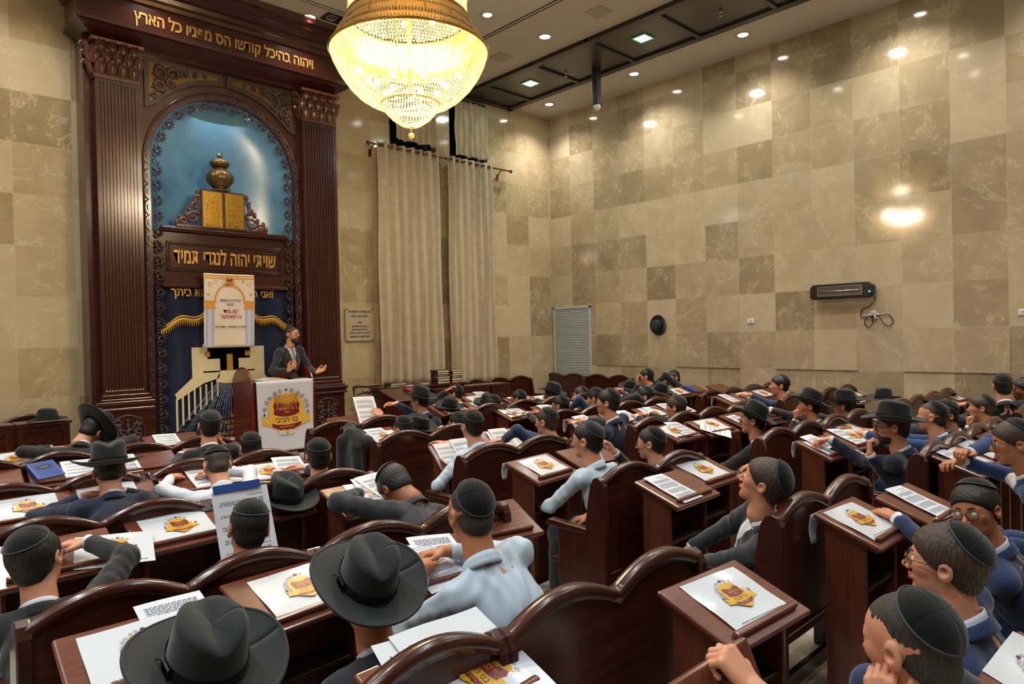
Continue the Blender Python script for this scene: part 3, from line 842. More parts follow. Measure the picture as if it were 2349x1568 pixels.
# side posts, capitals, pedestals
def leaf(mb, T, w, h, out):
    def fn(u, v):
        s = (u - .5) * 2
        wd = w * (.75 + .25 * math.sin(PI * min(v * 1.1, 1))) * (1 if v < .75 else math.sqrt(max(0, 1 - ((v - .75) / .27) ** 2)))
        x = s * wd / 2
        rib = .12 * w * abs(math.cos(s * PI * 1.5))
        y = -(.02 + .035 * math.sin(v * 2) + rib * .5 + out * max(0, v - .55) ** 1.3 * 3.0) + .25 * w * s * s
        z = h * (v if v < .82 else .82 + .06 * math.sin((v - .82) / .18 * PI))
        if v > .82: y -= .02 * math.sin((v - .82) / .18 * PI / 2); z -= .12 * h * ((v - .82) / .18) ** 2
        return (x, y, z)
    mb.grid(fn, 9, 12, 0, T)
def foliage(mb, T, w, h, n=9):
    # mirrored carved stems and petals in an upright field w x h, origin bottom centre
    for sg in (-1, 1):
        for k in range(n):
            t = (k + .5) / n
            c = (sg * (w * .12 + w * .2 * abs(math.sin(k * 2.2 + .6))), h * (.06 + .86 * t))
            q = scroll_pts(c, .055 * w / .4, 1.1, sg * PI / 2 + k, sg * (1 if k % 2 else -1), 14)
            mb.tube([(x, y, .012) for x, y in q], [.014 - .008 * i / 14 for i in range(15)], 6, 0, T)
            for j in range(3):
                a = R(60 * j + 37 * k)
                mb.ball((c[0] + .05 * math.cos(a) * w / .4, c[1] + .05 * math.sin(a), .008), .03 * w / .4, 8, 5, 0, T, (1, .55, .5))
    mb.tube([(0, h * .03, .01), (0, h * .94, .01)], [.016, .008], 6, 0, T)
    for k in range(5): mb.ball((0, h * (.3 + .15 * k), .014), .026 - .002 * k, 8, 6, 0, T, (1, 1.3, .7))
for sx, (p0, p1) in ((-1, (-8.335, -7.865)), (1, (-5.715, -5.205))):
    xc = (p0 + p1) / 2; hw = (p1 - p0) / 2
    b = MB()
    prof = [(-hw, -.36), (-hw, -.5)]
    nf = 11
    for k in range(nf):
        a = -hw + .03 + (2 * hw - .06) * k / nf; w = (2 * hw - .06) / nf
        prof += [(a + w * .22, -.5), (a + w * .3, -.487), (a + w * .7, -.487), (a + w * .78, -.5)]
    prof += [(hw, -.5), (hw, -.36)]
    prof = [(xc + x, y) for x, y in prof]
    b.prism(prof, 1.30, 4.95, 'xy')
    b.box(xc - hw, xc + hw, -.5, -.36, 1.22, 1.30).box(xc - hw, xc + hw, -.5, -.36, 4.95, 5.0)
    post = A(b, 'pilaster', MT['ark'])
    b = MB()
    for k in range(14):
        b.ball((xc - hw + .04 + (2 * hw - .08) * k / 13, -.502, 1.265), .009, 6, 4)
    A(b, 'bead_row', MT['cream_thread'], post)
    b = MB()
    b.box(xc - hw - .015, xc + hw + .015, -.52, -.36, 4.99, 5.03)
    b.prism([(xc - hw, 5.03), (xc + hw, 5.03), (xc + hw + .03, 5.40), (xc - hw - .03, 5.40)], -.50, -.36, 'xz')
    b.box(xc - hw - .05, xc + hw + .05, -.6, -.36, 5.40, 5.44)
    n = 4
    for tier, (z, h, nn, of) in enumerate(((5.03, .18, 4, 0), (5.15, .17, 5, .5), (5.27, .15, 4, 0))):
        for k in range(nn):
            xx = xc - hw + 2 * hw * ((k + .5) / 4 - (.125 if of else 0))
            leaf(b, Matrix.Translation((xx, -.5 - .012 * tier, z)), 2 * hw / 4 * 1.05, h, .06 + .02 * tier)
        for k in range(2):
            leaf(b, Matrix.Translation((xc - hw - .005 - .01 * tier, -.47 + .08 * k, z)) @ Matrix.Rotation(-PI / 2, 4, 'Z'), .09, h, .05)
    A(b, 'capital', MT['carve'], post)
    b = MB()
    b.box(xc - hw - .03, xc + hw + .03, -.56, -.36, AZ0 + .12, 1.03)
    b.box(xc - hw - .05, xc + hw + .05, -.58, -.36, AZ0, AZ0 + .13)
    for z0, z1, e in ((1.03, 1.06, .07), (1.06, 1.1, .055), (1.1, 1.14, .075), (1.14, 1.17, .045), (1.17, 1.22, .02)):
        b.box(xc - hw - e, xc + hw + e, -.5 - e - .02, -.36, z0, z1)
    ped = A(b, 'pedestal', MT['ark_h'], post, .008)
    b = MB(); aw = .185
    arch = [(xc - aw, -.565, AZ0 + .17)] + [(xc + aw * math.cos(a), -.565, .78 + aw * math.sin(a)) for a in [PI - PI * i / 20 for i in range(21)]] + [(xc + aw, -.565, AZ0 + .17)]
    b.tube(arch, .012, 6, closed=True)
    foliage(b, frame((xc, -.562, AZ0 + .19), (1, 0, 0), (0, 0, 1)), .36, .46, 7)
    A(b, 'carved_panel', MT['carve_d'], ped) if False else A(b, 'carved_panel', MT['carve_d'], post)
# entablature: one profile swept round three sides
prof = [(5.44, -.22), (5.47, -.2), (5.52, -.12), (5.585, -.02), (5.6, .02), (5.645, .022), (5.655, 0), (5.93, 0), (5.94, .03), (5.98, .05), (6.0, .09), (6.05, .11), (6.06, .16), (6.11, .2), (6.13, .25), (6.19, .29), (6.2, .33), (6.265, .36)]
EX0, EX1, EY = -8.53, -5.0, -.655
vs = []; fs = []
for z, e in prof: vs += [(EX0 - e, -.002, z), (EX0 - e, EY - e, z), (EX1 + e, EY - e, z), (EX1 + e, -.002, z)]
for k in range(len(prof) - 1):
    for j in range(3): fs.append((4 * k + j, 4 * k + j + 1, 4 * k + 4 + j + 1, 4 * k + 4 + j))
fs.append((3, 2, 1, 0)); m = 4 * len(prof); fs.append((m - 4, m - 3, m - 2, m - 1))
ent = A(MB().add(vs, fs), 'entablature', MT['ark_h'])
mb = MB(); put_text(mb, 'ויהוה בהיכל קודשו הס מפניו כל הארץ', .2, frame((-6.775, EY - .002, 5.77), (1, 0, 0), (0, 0, 1)), 0, .008, .003, width=2.33)
A(mb, 'frieze_inscription', MT['gold'], ent)
# spandrels above the arch: framed gold plates with carved scrolls
for sg in (-1, 1):
    def arc(r, n=16, a0=90, a1=20): return [(r * math.cos(R(a0 + (a1 - a0) * i / n)), SPR + r * math.sin(R(a0 + (a1 - a0) * i / n))) for i in range(n + 1)]
    a = arc(1.13, 16, 89, 40)
    outer = [(.03, 5.41), (1.0, 5.41), (1.0, 4.78)] + a[::-1]
    outer = [(ARKX + sg * x, z) for x, z in outer]
    if sg < 0: outer = outer[::-1]
    A(MB().prism(outer, -.395, -.37, 'xz'), 'spandrel_frame', MT['carve_d'], None, .004)
    a2 = arc(1.19, 16, 85, 41)
    inner = [(.1, 5.355), (.945, 5.355), (.945, 4.86)] + a2[::-1]
    inner = [(ARKX + sg * x, z) for x, z in inner]
    if sg < 0: inner = inner[::-1]
    sp = A(MB().prism(inner, -.399, -.39, 'xz'), 'spandrel_plate', MT['brass_d'])
    b = MB(); rng = random.Random(5)
    for cx, cz, r, tn in ((.82, 5.24, .09, 1.4), (.66, 5.26, .08, 1.3), (.52, 5.29, .055, 1.2), (.84, 5.07, .08, 1.4), (.7, 5.12, .055, 1.2), (.38, 5.315, .035, 1.1), (.26, 5.33, .026, 1.0), (.9, 4.95, .04, 1.2)):
        for k in (0, 1):
            q = scroll_pts((cx, cz), r, tn, k * PI + cx * 5, 1 if k else -1, 18)
            b.tube([(ARKX + sg * x, -.405, z) for x, z in q], [.02 * r / .09 + .006 - .015 * r / .09 * i / 18 for i in range(19)], 6)
        for k in range(4):
            aa = k * PI / 2 + cx * 7
            b.ball((ARKX + sg * (cx + r * .9 * math.cos(aa)), -.402, cz + r * .6 * math.sin(aa)), r * .3, 8, 5, 0, None, (1, .5, .6))
    A(b, 'spandrel_carving', MT['carve_d'], sp)
# tablets, lamp-like finial and side scrolls standing on the lintel
tb = thing('tablets', 'pair of gold tablets with Hebrew lettering above the lintel', 'tablets', (ARKX - .055, -.36, 3.33))
tx = 0
b = MB(); b.box(-.29, .29, -.02, .03, 0, .52); bevel(b.obj('board', MT['carve_d'], tb), .006)
b = MB(); 
for sg in (-1, 1): b.box(sg * .145 - .125, sg * .145 + .125, -.03, -.018, .025, .495)
b.obj('plate', MT['brass_p'], tb)
LA = ['לא תרצח', 'לא תנאף', 'לא תגנב', 'לא תענה', 'לא תחמד']
RA = ['אנכי ה', 'לא יהיה', 'לא תשא', 'זכור את', 'כבד את']
mb = MB()
for sg, L_ in ((-1, LA), (1, RA)):
    for k, s in enumerate(L_): put_text(mb, s, .075, frame((sg * .145, -.032, .35 - .075 * k), (1, 0, 0), (0, 0, 1)), 0, .002, .001, width=.19)
    cr = [(-.03, .42), (-.036, .462), (-.017, .443), (0, .47), (.017, .443), (.036, .462), (.03, .42)]
    mb.prism([(sg * .145 + x, z) for x, z in cr][::-1], -.036, -.03, 'xz')
mb.obj('engraving', MT['gold_m'], tb)
for sg in (-1, 1):
    t = thing('carved_bracket', 'carved wooden scroll bracket %s of the gold tablets' % ('left' if sg < 0 else 'right'), 'carving', (ARKX - .055 + sg * .3, -.36, 3.33), 0, 'scroll brackets beside the tablets')
    b = MB()
    b.box(min(0, sg * .3), max(0, sg * .3), -.02, .02, 0, .03)
    for cx, cz, r, tn, k in ((.09, .13, .085, 1.6, 0), (.06, .29, .05, 1.3, 1), (.21, .075, .05, 1.4, 1), (.03, .40, .03, 1.1, 0)):
        q = scroll_pts((sg * cx, cz), r, tn, PI * k + .6, sg * (1 if k else -1), 20)
        b.tube([(x, -.005, z) for x, z in q], [.024 - .014 * i / 20 for i in range(21)], 7)
    for cx, cz in ((.02, .47), (.05, .36), (.13, .24), (.17, .16), (.25, .12), (.29, .05), (.02, .2)):
        b.ball((sg * cx, 0, cz), .04, 8, 6, 0, None, (.8, .5, 1.1))
    b.obj('scrollwork', MT['carve'], t)
t = thing('brass_finial', 'bulbous brass two-tier finial with ball top above tablets', 'finial', (ARKX - .075, -.33, 3.85))
b = MB()
def bulb(mb, z0, rmax, h, nrib, T=None):
    def fn(u, v):
        a = 2 * PI * u; r = rmax * (.42 + .58 * math.sin(PI * (.06 + .88 * v)) ** .8) * (1 + .035 * abs(math.cos(a * nrib / 2)) ** .5)
        return (r * math.cos(a), r * math.sin(a), z0 + h * v)
    mb.grid(fn, 8 * nrib + 1, 14)
b.lathe([(.0, 0), (.11, 0), (.11, .02), (.075, .03), (.07, .06), (.085, .07)], 28)
bulb(b, .06, .175, .23, 12); b.lathe([(.07, .28), (.08, .3), (.07, .32)], 24)
bulb(b, .31, .125, .12, 12)
b.lathe([(.05, .42), (.03, .44), (.02, .46)], 20)
b.obj('bulbs', MT['brass_d'], t); MB().ball((0, 0, .485), .033, 16, 10).obj('ball', MT['gold_m'], t)
# ---------------------------------------------------------------- navy ark curtain with embroidery
pc = thing('ark_curtain', 'navy velvet ark curtain embroidered with golden temple and Hebrew lines', 'curtain', (ARKX, -.3, AZ0))
def par(u, v):
    x = (u - .5) * 1.86
    return (x, .02 * math.sin(u * 34 + 2 * math.sin(3 * u)) * (1 - .2 * v), .03 + 2.27 * v)
solid(MB().grid(par, 120, 8).obj('velvet', MT['navy_velvet'], pc), .006, 1)
YE = -.032
def E(b, n, m): return b.obj(n, MT[m], pc)
mb = MB(); put_text(mb, 'ואני ברב חסדך אבוא ביתך', .15, frame((-.055, YE, 2.18), (1, 0, 0), (0, 0, 1)), 0, .003, .004, width=1.36); E(mb, 'top_verse', 'gold_thread')
# scalloped swag with fringe
def swag(u):
    s = abs(u - .0); return 1.93 - .28 * abs(u) ** 1.0 + .05 * math.cos(u * 14)
pts = [(x, YE - .008, 1.98 - .30 * abs(x) - .035 * math.cos(abs(x) * 15)) for x in [-.86 + 1.72 * i / 60 for i in range(61)]]
b = MB(); b.tube(pts, .02, 6); b.tube([(x, y, z + .04) for x, y, z in pts], .012, 6)
for x, y, z in pts[::1]:
    b.tube([(x, y, z), (x, y - .004, z - .035), (x + .004, y, z - .085)], [.016, .012, .004], 5)
E(b, 'swag_fringe', 'gold_thread')
def qd(b, P, m=0, y=YE): b.add([(x, y, z) for x, z in P], [tuple(range(len(P)))], m)
def XZ(x, z): return (x - ARKX, z - AZ0)
# temple: towers, facade, two colonnades in perspective
b = MB()
tz = 1.46
def rect(x0, x1, z0, z1): b.box(x0, x1, YE - .006, YE, z0, z1)
rect(-.50, -.36, .99, tz); rect(.33, .47, .99, tz); rect(-.36, .33, 1.14, tz + .02); rect(-.30, .27, 1.3, tz + .08)
rect(-.14, .11, 1.02, 1.44)
for k in range(12): rect(-.36 + .058 * k, -.335 + .058 * k, tz + .02, tz + .045)
b.prism([(-.50, 1.06), (-.36, 1.12), (-.14, 1.12), (-.16, 1.04), (-.36, .98), (-.69, .78), (-.72, .86)][::-1], YE - .008, YE - .002, 'xz')
b.prism([(.47, 1.06), (.66, .84), (.64, .76), (.33, .98), (.14, 1.04), (.12, 1.12), (.33, 1.12)][::-1], YE - .008, YE - .002, 'xz')
b.prism([(-.16, 1.1), (.13, 1.1), (.17, .99), (.05, .965), (-.08, .965), (-.2, .99)][::-1], YE - .008, YE - .002, 'xz')
E(b, 'temple_facade', 'cream_thread')
b = MB()
for k in range(8):
    t = k / 7; x = -.70 + .52 * t; zt = .80 + .22 * t ** .8; zb = zt - .42 + .20 * t
    b.box(x - .012 + .004 * t, x + .012 - .004 * t, YE - .012, YE, zb, zt)
    x = .64 - .48 * t
    b.box(x - .012 + .004 * t, x + .012 - .004 * t, YE - .012, YE, zb, zt)
E(b, 'colonnade', 'cream_thread')
b = MB()
b.box(-.34, -.27, YE - .009, YE, 1.33, 1.4).box(.2, .27, YE - .009, YE, 1.33, 1.4)
b.box(-.05, .03, YE - .011, YE, 1.14, 1.36)
E(b, 'temple_door', 'gold_thread')
b = MB()
for k in range(27):
    t = -1 + 2 * k / 26
    p0 = (-.02 + .17 * t, .97); p1 = (-.06 + .86 * t, .16 + .05 * math.sin(k * 2.1))
    b.tube([(p0[0], YE - .002, p0[1]), (p1[0], YE - .002, p1[1])], .0035, 4)
for j in range(13):
    v = (j + 1) / 14; z = .97 - .8 * v; hw = .17 + .69 * v
    for k in range(10):
        if (j + k) % 2: 
            x0 = -.03 - .03 * v - hw + 2 * hw * k / 10; b.tube([(x0, YE - .002, z), (x0 + 2 * hw / 10, YE - .002, z)], .003, 4)
E(b, 'paving_lines', 'silver_thread')
mb = MB()
for s, x, z, w in (('תרם קרן ישראל', .12, .52, .3), ('עבדו את ה בשמחה באו לפניו ברננה', .02, .44, .72), ('דעו כי ה הוא אלהים', .1, .37, .34), ('הוא עשנו ולו אנחנו עמו וצאן', .06, .29, .6), ('שנת תשס ואחת', .12, .22, .4), ('תנצבה', .16, .15, .16)):
    put_text(mb, s, .075, frame((x, YE - .012, z), (1, 0, 0), (0, 0, 1)), 0, .001, .001, width=w)
E(mb, 'lower_verse', 'gold_thread')
# ---------------------------------------------------------------- printed emblem shared by lectern cloth, banner and plastic folders
def emblem(mb, T, k=1.0, mats=(0, 1, 2, 3), rich=False):
    """cartouche about .36 high and .42 wide when k = 1, centred; materials gold, maroon, purple, dark"""
    g, ma, pu, dk = mats
    S = T @ Matrix.Scale(k, 4)
    def poly(P, z, m): mb.add([(x, y, z) for x, y in P], [tuple(range(len(P)))], m, False, S)
    def arc(cx, cy, rx, ry, a0, a1, n=14): return [(cx + rx * math.cos(R(a0 + (a1 - a0) * i / n)), cy + ry * math.sin(R(a0 + (a1 - a0) * i / n))) for i in range(n + 1)]
    # purple scrolls round the top
    for j in range(13):
        a = R(-8 + 196 * j / 12); r = 1.0
        cx, cy = .185 * math.cos(a), .015 + .165 * math.sin(a)
        big = j in (0, 6, 12)
        if big:
            for q in range(5):
                aa = a + R((q - 2) * 34); mb.ball((cx + .012 * math.cos(aa), cy + .012 * math.sin(aa), .0008), .012, 6, 4, pu, S, (1, 1, .05)) if not rich else poly([(cx + .004 * math.cos(aa + 1.57), cy + .004 * math.sin(aa + 1.57)), (cx + .022 * math.cos(aa), cy + .022 * math.sin(aa)), (cx + .004 * math.cos(aa - 1.57), cy + .004 * math.sin(aa - 1.57))], .0012, pu)
        else:
            q = [(cx + .019 * (1 - .75 * i / 12) * math.cos(a + (1 if j % 2 else -1) * 8 * i / 12), cy + .019 * (1 - .75 * i / 12) * math.sin(a + (1 if j % 2 else -1) * 8 * i / 12)) for i in range(13)]
            w = .0022
            vs = []; 
            for i, (x, y) in enumerate(q):
                i2 = min(i + 1, 12); i1 = max(i - 1, 0); dx, dy = q[i2][0] - q[i1][0], q[i2][1] - q[i1][1]; l = math.hypot(dx, dy) or 1
                vs += [(x - dy / l * w, y + dx / l * w, .0009), (x + dy / l * w, y - dx / l * w, .0009)]
            mb.add(vs, [(2 * i, 2 * i + 1, 2 * i + 3, 2 * i + 2) for i in range(12)], pu, False, S)
    gold = [(-.105, .135)] + arc(0, .11, .1, .045, 165, 15, 10) + [(.105, .135), (.15, .075), (.155, .0), (.15, -.035), (.215, -.02), (.2, -.055), (.215, -.09), (.14, -.105), (.06, -.155), (.0, -.185), (-.06, -.155), (-.14, -.105), (-.215, -.09), (-.2, -.055), (-.215, -.02), (-.15, -.035), (-.155, 0), (-.15, .075)]
    poly(gold[::-1], .0013, g)
    mar = [(-.1, .085)] + arc(0, .115, .095, .04, 200, 340, 10) + [(.1, .085), (.115, .06), (.105, .02), (.112, -.012), (.06, -.03), (0, -.036), (-.06, -.03), (-.112, -.012), (-.105, .02), (-.115, .06)]
    poly(mar[::-1], .0019, ma)
    poly([(-.13, -.085), (-.07, -.098), (0, -.104), (.07, -.098), (.13, -.085), (.12, -.115), (.05, -.145), (0, -.155), (-.05, -.145), (-.12, -.115)], .0019, ma)
    poly([(-.06, -.15), (-.03, -.138), (0, -.146), (.03, -.138), (.06, -.15), (.02, -.18), (0, -.176), (-.02, -.18)], .0024, g)
    for s, y, sz, w, m in (('איגוד', .066, .034, .066, g), ('בני הישיבות', .03, .036, .13, g), ('אלעד', -.0, .022, .04, g), ('בני חביבי', -.062, .062, .19, dk), ('קהילת ישראל והשבת שליט', -.118, .016, .12, g)):
        vs, fs = text_mesh(s, sz, 0, .0004)
        if vs:
            ww = max(v[0] for v in vs) - min(v[0] for v in vs); kk = w / ww
            mb.add([(v[0] * kk, v[1] + y + .22 * (v[0] * kk) ** 2 * (1 if y < -.05 else 0), .0026) for v in vs], fs, m, False, S)
EMB_M = lambda: [MT['p_gold'], MT['p_maroon'], MT['p_purple'], MT['p_maroon']]
# ---------------------------------------------------------------- welcome banner hanging in front of the lintel
bn = thing('welcome_banner', 'printed welcome scroll with columns hanging over the ark curtain', 'banner', (-6.815, -.47, 1.75))
def bfn(u, v): return (-.335 + .67 * u + .012 * (v - .5), -.02 * math.sin(PI * v) * .6 + .012 * math.sin(7 * u + 5 * v), .98 * v)
def bpt(x, z, d): # x,z in -1..1 / 0..1
    p = bfn((x + 1) / 2, z); return (p[0], p[1] - d, p[2])
solid(MB().grid(bfn, 24, 24).obj('sheet', MT['p_cream'], bn), .002, 1)
def bpatch(mb, x0, x1, z0, z1, d, m): mb.grid(lambda u, v: bpt(x0 + (x1 - x0) * u, z0 + (z1 - z0) * v, d), 8, 12, m)
mb = MB()
for sg in (-1, 1):
    xa, xb = sg * .93, sg * .62
    bpatch(mb, min(xa, xb), max(xa, xb), .02, .52, .003, 0)
    bpatch(mb, min(sg * .86, sg * .7), max(sg * .86, sg * .7), .02, .52, .004, 1)
mb.obj('printed_columns', [MT['p_lav'], plain('print_pale_lavender', (206, 212, 236), .5)], bn)
mb = MB()
for sg in (-1, 1):
    for z0, z1, e in ((.52, .545, .04), (.545, .6, .0), (.6, .635, .05)):
        bpatch(mb, min(sg * (.96 + e), sg * (.6 - e)) if sg > 0 else -(.96 + e), (.96 + e) if sg > 0 else -(.6 - e), z0, z1, .005, 0)
bpatch(mb, -.98, .98, .93, .95, .004, 0); bpatch(mb, -.98, .98, .965, .985, .004, 0)
vs = []; n = 24
for i in range(n + 1):
    a = PI * i / n
    for r in (.62, .54): vs.append(bpt(r * math.cos(a) * 1.0, .64 + .21 * math.sin(a) * r / .58, .005))
mb.add(vs, [(2 * i, 2 * i + 1, 2 * i + 3, 2 * i + 2) for i in range(n)], 0)
for sg in (-1, 1):
    for cx, cz, r in ((.78, .86, .12), (.55, .9, .07), (.85, .72, .07)):
        q = scroll_pts((0, 0), r, 1.2, .5, sg, 14)
        mb.tube([bpt(sg * cx + x, cz + z * .36, .004) for x, z in q], .0035, 4)
mb.obj('printed_arch', MT['p_orange'], bn)
mb = MB(); emblem(mb, frame((0, -.028, .885), (1, 0, 0), (0, 0, 1)), .36, rich=True); mb.obj('printed_emblem', [MT['p_gold2'], MT['p_maroon'], MT['p_orange'], MT['p_maroon']], bn)
mb = MB()
for s, z, sz, w, m in (('ברוכים הבאים', .625, .05, .27, 0), ('לכנס', .57, .045, .09, 0), ("'מעמד", .48, .075, .2, 1), ("הפתיחה'", .405, .075, .27, 1), ('איגוד בני הישיבות - חודש ניסן', .275, .032, .42, 2)):
    put_text(mb, s, sz, frame((0.005, -.034, z), (1, 0, 0), (0, 0, 1)), m, 0, .0012, width=w)
mb.obj('printed_text', [MT['p_navy'], MT['p_red'], MT['ink_d']], bn)
# ---------------------------------------------------------------- benches with scalloped backs
ROWY = {-1: -1.72, 0: -2.79, 1: -3.85, 2: -4.99, 3: -6.08, 4: -7.28, 5: -8.37, 6: -9.45}
def bench_meshes(L):
    H0, HA = .965, .07
    def zt(x):
        t = (x / L * 2) % 1.0
        if x <= 0 or x >= L: t = 0
        return H0 + HA * (math.sin(PI * (.12 + .76 * t)) - .37) / .63
    n = 40
    xs = [L * i / n for i in range(n + 1)]
    back = MB()
    poly = [(0, .42), (L, .42)] + [(x, zt(x) - .012) for x in reversed(xs)]
    back.prism(poly, .0, .022, 'xz')
    back.box(0, L, -.012, .03, .40, .44)
    cap = MB(); vs = []; fs = []
    sec = [(-.016, -.03), (-.018, .004), (-.006, .016), (.026, .016), (.038, .004), (.036, -.03)]
    for x in xs:
        for y, z in sec: vs.append((x, y, zt(x) + z))
    m = len(sec)
    for i in range(n):
        for j in range(m): fs.append((i * m + j, i * m + (j + 1) % m, (i + 1) * m + (j + 1) % m, (i + 1) * m + j))
    cap.add(vs, [f[::-1] for f in fs], 0, True)
    end = MB()
    pr = [(-.03, 0), (-.03, .9), (-.026, .95), (-.008, .985), (.02, 1.0), (.05, .99), (.075, .95), (.09, .88), (.125, .66), (.33, .66), (.335, .2), (.30, .1), (.30, 0)]
    end.prism(pr, -.022, .022, 'yz')
    arm = MB(); arm.prism([(.1, .66), (.1, .69), (.40, .70), (.43, .68), (.42, .66)], -.03, .03, 'yz')
    seat = MB(); seat.box(.02, L - .02, .04, .43, .425, .455).box(.02, L - .02, .36, .385, .33, .425)
    rail = MB(); rail.box(0, L, .1, .13, .06, .14)
    return back, cap, end, arm, seat, rail
BM = {}
def bench(x0, L, k, label, y=None):
    L = round(L, 2)
    yb = (ROWY[k + 1] + .035) if y is None else y
    t = thing('bench', label, 'bench', (x0, yb, 0), 0, 'scalloped wooden benches')
    if L not in BM:
        b = bench_meshes(L)
        BM[L] = [x.mesh(n, MT[m]) for x, n, m in zip(b, ('backrest', 'top_rail', 'end_panel', 'armrest', 'seat', 'stretcher'), ('bench', 'bench', 'bench_v', 'bench', 'bench', 'bench'))]
    me = BM[L]
    for i, n in enumerate(('backrest', 'top_rail', 'end_panel', 'armrest', 'seat', 'stretcher')):
        for xx in ((0, L) if n in ('end_panel', 'armrest') else (0,)):
            o = link(bpy.data.objects.new(n, me[i]), t); o.location = (xx, 0, 0)
            if n != 'top_rail': bevel(o, .006, 2)
    return t
WHO = {}
BENCHES = [
 (-10.06, .94, 0, 'bench behind the man lying on the front-left desk in a tilted hat'), (-9.08, .98, 0, 'bench behind the front-row desk with one page, left of the lectern'),
 (-10.06, .94, 1, 'bench at left edge behind the desk with the blue book'), (-9.06, .98, 1, 'bench backing the boy who holds his ear in front of the ark'),
 (-10.06, .94, 2, 'bench at left, behind the navy jacket hunched under a hat'), (-9.09, .98, 2, 'bench behind the white-shirted boy bent over his papers'),
 (-10.06, .94, 3, 'long scalloped bench in the left foreground behind the bespectacled boy'), (-9.1, 1.0, 3, 'bench behind the curly-haired man slumped on his desk'),
 (-10.06, .94, 4, 'bench at bottom left behind the hat with wide brim'), (-9.1, .99, 4, 'large bench across the lower middle behind the pale-blue shirt'),
 (-7.38, 1.06, 0, 'bench behind the man in a hat holding papers by the bookcase'), (-7.38, 1.06, 1, 'bench behind the boy in a white shirt beside the hanging jacket'),
 (-7.38, 1.06, 2, 'bench behind the boy in white shirt with steeply tilted desk'), (-7.34, 1.06, 3, 'bench with armrest where the white-shirted boy sits upright'),
 (-7.45, 1.06, 4, 'bench the boy gazing upward leans back on'), (-7.45, 1.06, 5, 'bench of the boy looking at the camera'),
 (-5.42, 1.08, 0, 'bench end behind the boys near the book-laden cabinet'), (-5.42, 1.08, 1, 'bench behind the desk with a pen and pages in the middle'),
 (-5.42, 1.08, 2, 'bench behind the tall boy in a navy jacket'), (-5.42, 1.08, 3, 'bench behind the boy in a tipped-back hat'),
 (-5.42, 1.08, 4, 'bench behind the bearded man in a big hat'), (-5.42, 1.08, 5, 'bench behind the boy in bright blue jacket'),
 (-4.3, 1.1, 0, 'bench in front of the wall, beside the louvred grille'), (-4.3, 1.1, 1, 'bench behind the boy leaning on folded arms in the middle'),
 (-4.34, 1.1, 2, 'bench right of the desk with crossed page and folder'), (-4.3, 1.1, 3, 'bench behind the two hats at right'),
 (-4.3, 1.1, 4, 'bench right of the bearded man behind the blue suit'), (-4.3, 1.1, 5, 'bench at right edge behind a purple-brown desk'),
 (-2.5, 1.1, 1, 'bench left of the desk with loose papers near the right wall'), (-2.5, 1.1, 2, 'bench behind the man in navy suit near the right wall'),
 (-2.5, 1.1, 3, 'bench right of the two hats, by the right wall'), (-2.5, 1.1, 4, 'bench at far right behind the turned-away head'),
 (-1.36, 1.1, 1, 'bench under the hanging hat, near the blue book'), (-1.36, 1.1, 2, 'bench at the wall behind the navy suit'), (-1.36, 1.1, 3, 'bench end at right wall above the low socket'),
 (-1.36, 1.1, 4, 'bench at the right wall near the right edge')]
for b_ in BENCHES: bench(*b_)
def wall_bench(x, y, rz, L, label):
    t = bench(0, L, 0, label, 0); t.location = (x, y, 0); t.rotation_euler = (0, 0, rz); return t
wall_bench(-.92, -.2, PI, 1.1, 'bench against the front wall right of the beige curtains')
wall_bench(-2.05, -.2, PI, 1.1, 'bench against the front wall below the narrower curtain')
wall_bench(-.12, -.95, PI / 2 * 3 - PI, 1.1, 'bench against the right wall just past the louvred grille')
wall_bench(-.12, -2.1, PI / 2, 1.1, 'bench against right wall behind the boy shading his face')
wall_bench(-8.75, -.25, PI, 1.1, 'bench against the front wall at far left behind a framed panel')
wall_bench(-9.9, -.25, PI, 1.1, 'bench against the front wall at the left edge')
# ---------------------------------------------------------------- slant-top desks
DW, DD, DZ, DDROP = .464, .296, .969, .108
DSL = math.atan2(DDROP, DD); DLEN = math.hypot(DDROP, DD)
def slope_T(u=0.0, v=0.0, up=0.0):
    """frame on the desk top: u across from the middle, v from the far edge towards the sitter, z off the board"""
    o = Vector((DW / 2 + u, -v * math.cos(DSL), DZ - v * math.sin(DSL)))
    xa = Vector((1, 0, 0)); ya = Vector((0, math.cos(DSL), math.sin(DSL))); z = xa.cross(ya)
    return frame(o + z * up, xa, ya)
def desk_parts():
    T = slope_T()
    top = MB().box(-DW / 2, DW / 2, -DLEN, 0, -.022, 0, 0, T)
    lip = MB().box(-DW / 2 + .018, DW / 2 - .018, -DLEN + .018, -.018, -.04, -.022, 0, T)
    ledge = MB(); ledge.prism([(-.014, 0), (.014, 0), (.014, .012), (.006, .022), (-.014, .022)], -.185, .185, 'yz', 0, T @ Matrix.Translation((0, -DLEN + .045, 0)))
    def zz(y): return DZ + y * math.tan(DSL) - .045
    side = MB(); side.prism([(-.035, 0), (-.035, zz(-.035)), (-.215, zz(-.215)), (-.215, 0)], 0, .022, 'yz')
    front = MB().box(.05, DW - .05, -.075, -.058, .08, zz(-.06))
    shelf = MB().box(.05, DW - .05, -.2, -.075, .62, .638)
    return top, lip, ledge, side, front, shelf
DPM = [b.mesh(n, MT[m]) for b, n, m in zip(desk_parts(), ('desk_top', 'underlip', 'book_ledge', 'side_panel', 'front_panel', 'shelf'), ('desk', 'desk_e', 'desk', 'desk_v', 'desk_v', 'dark_in'))]
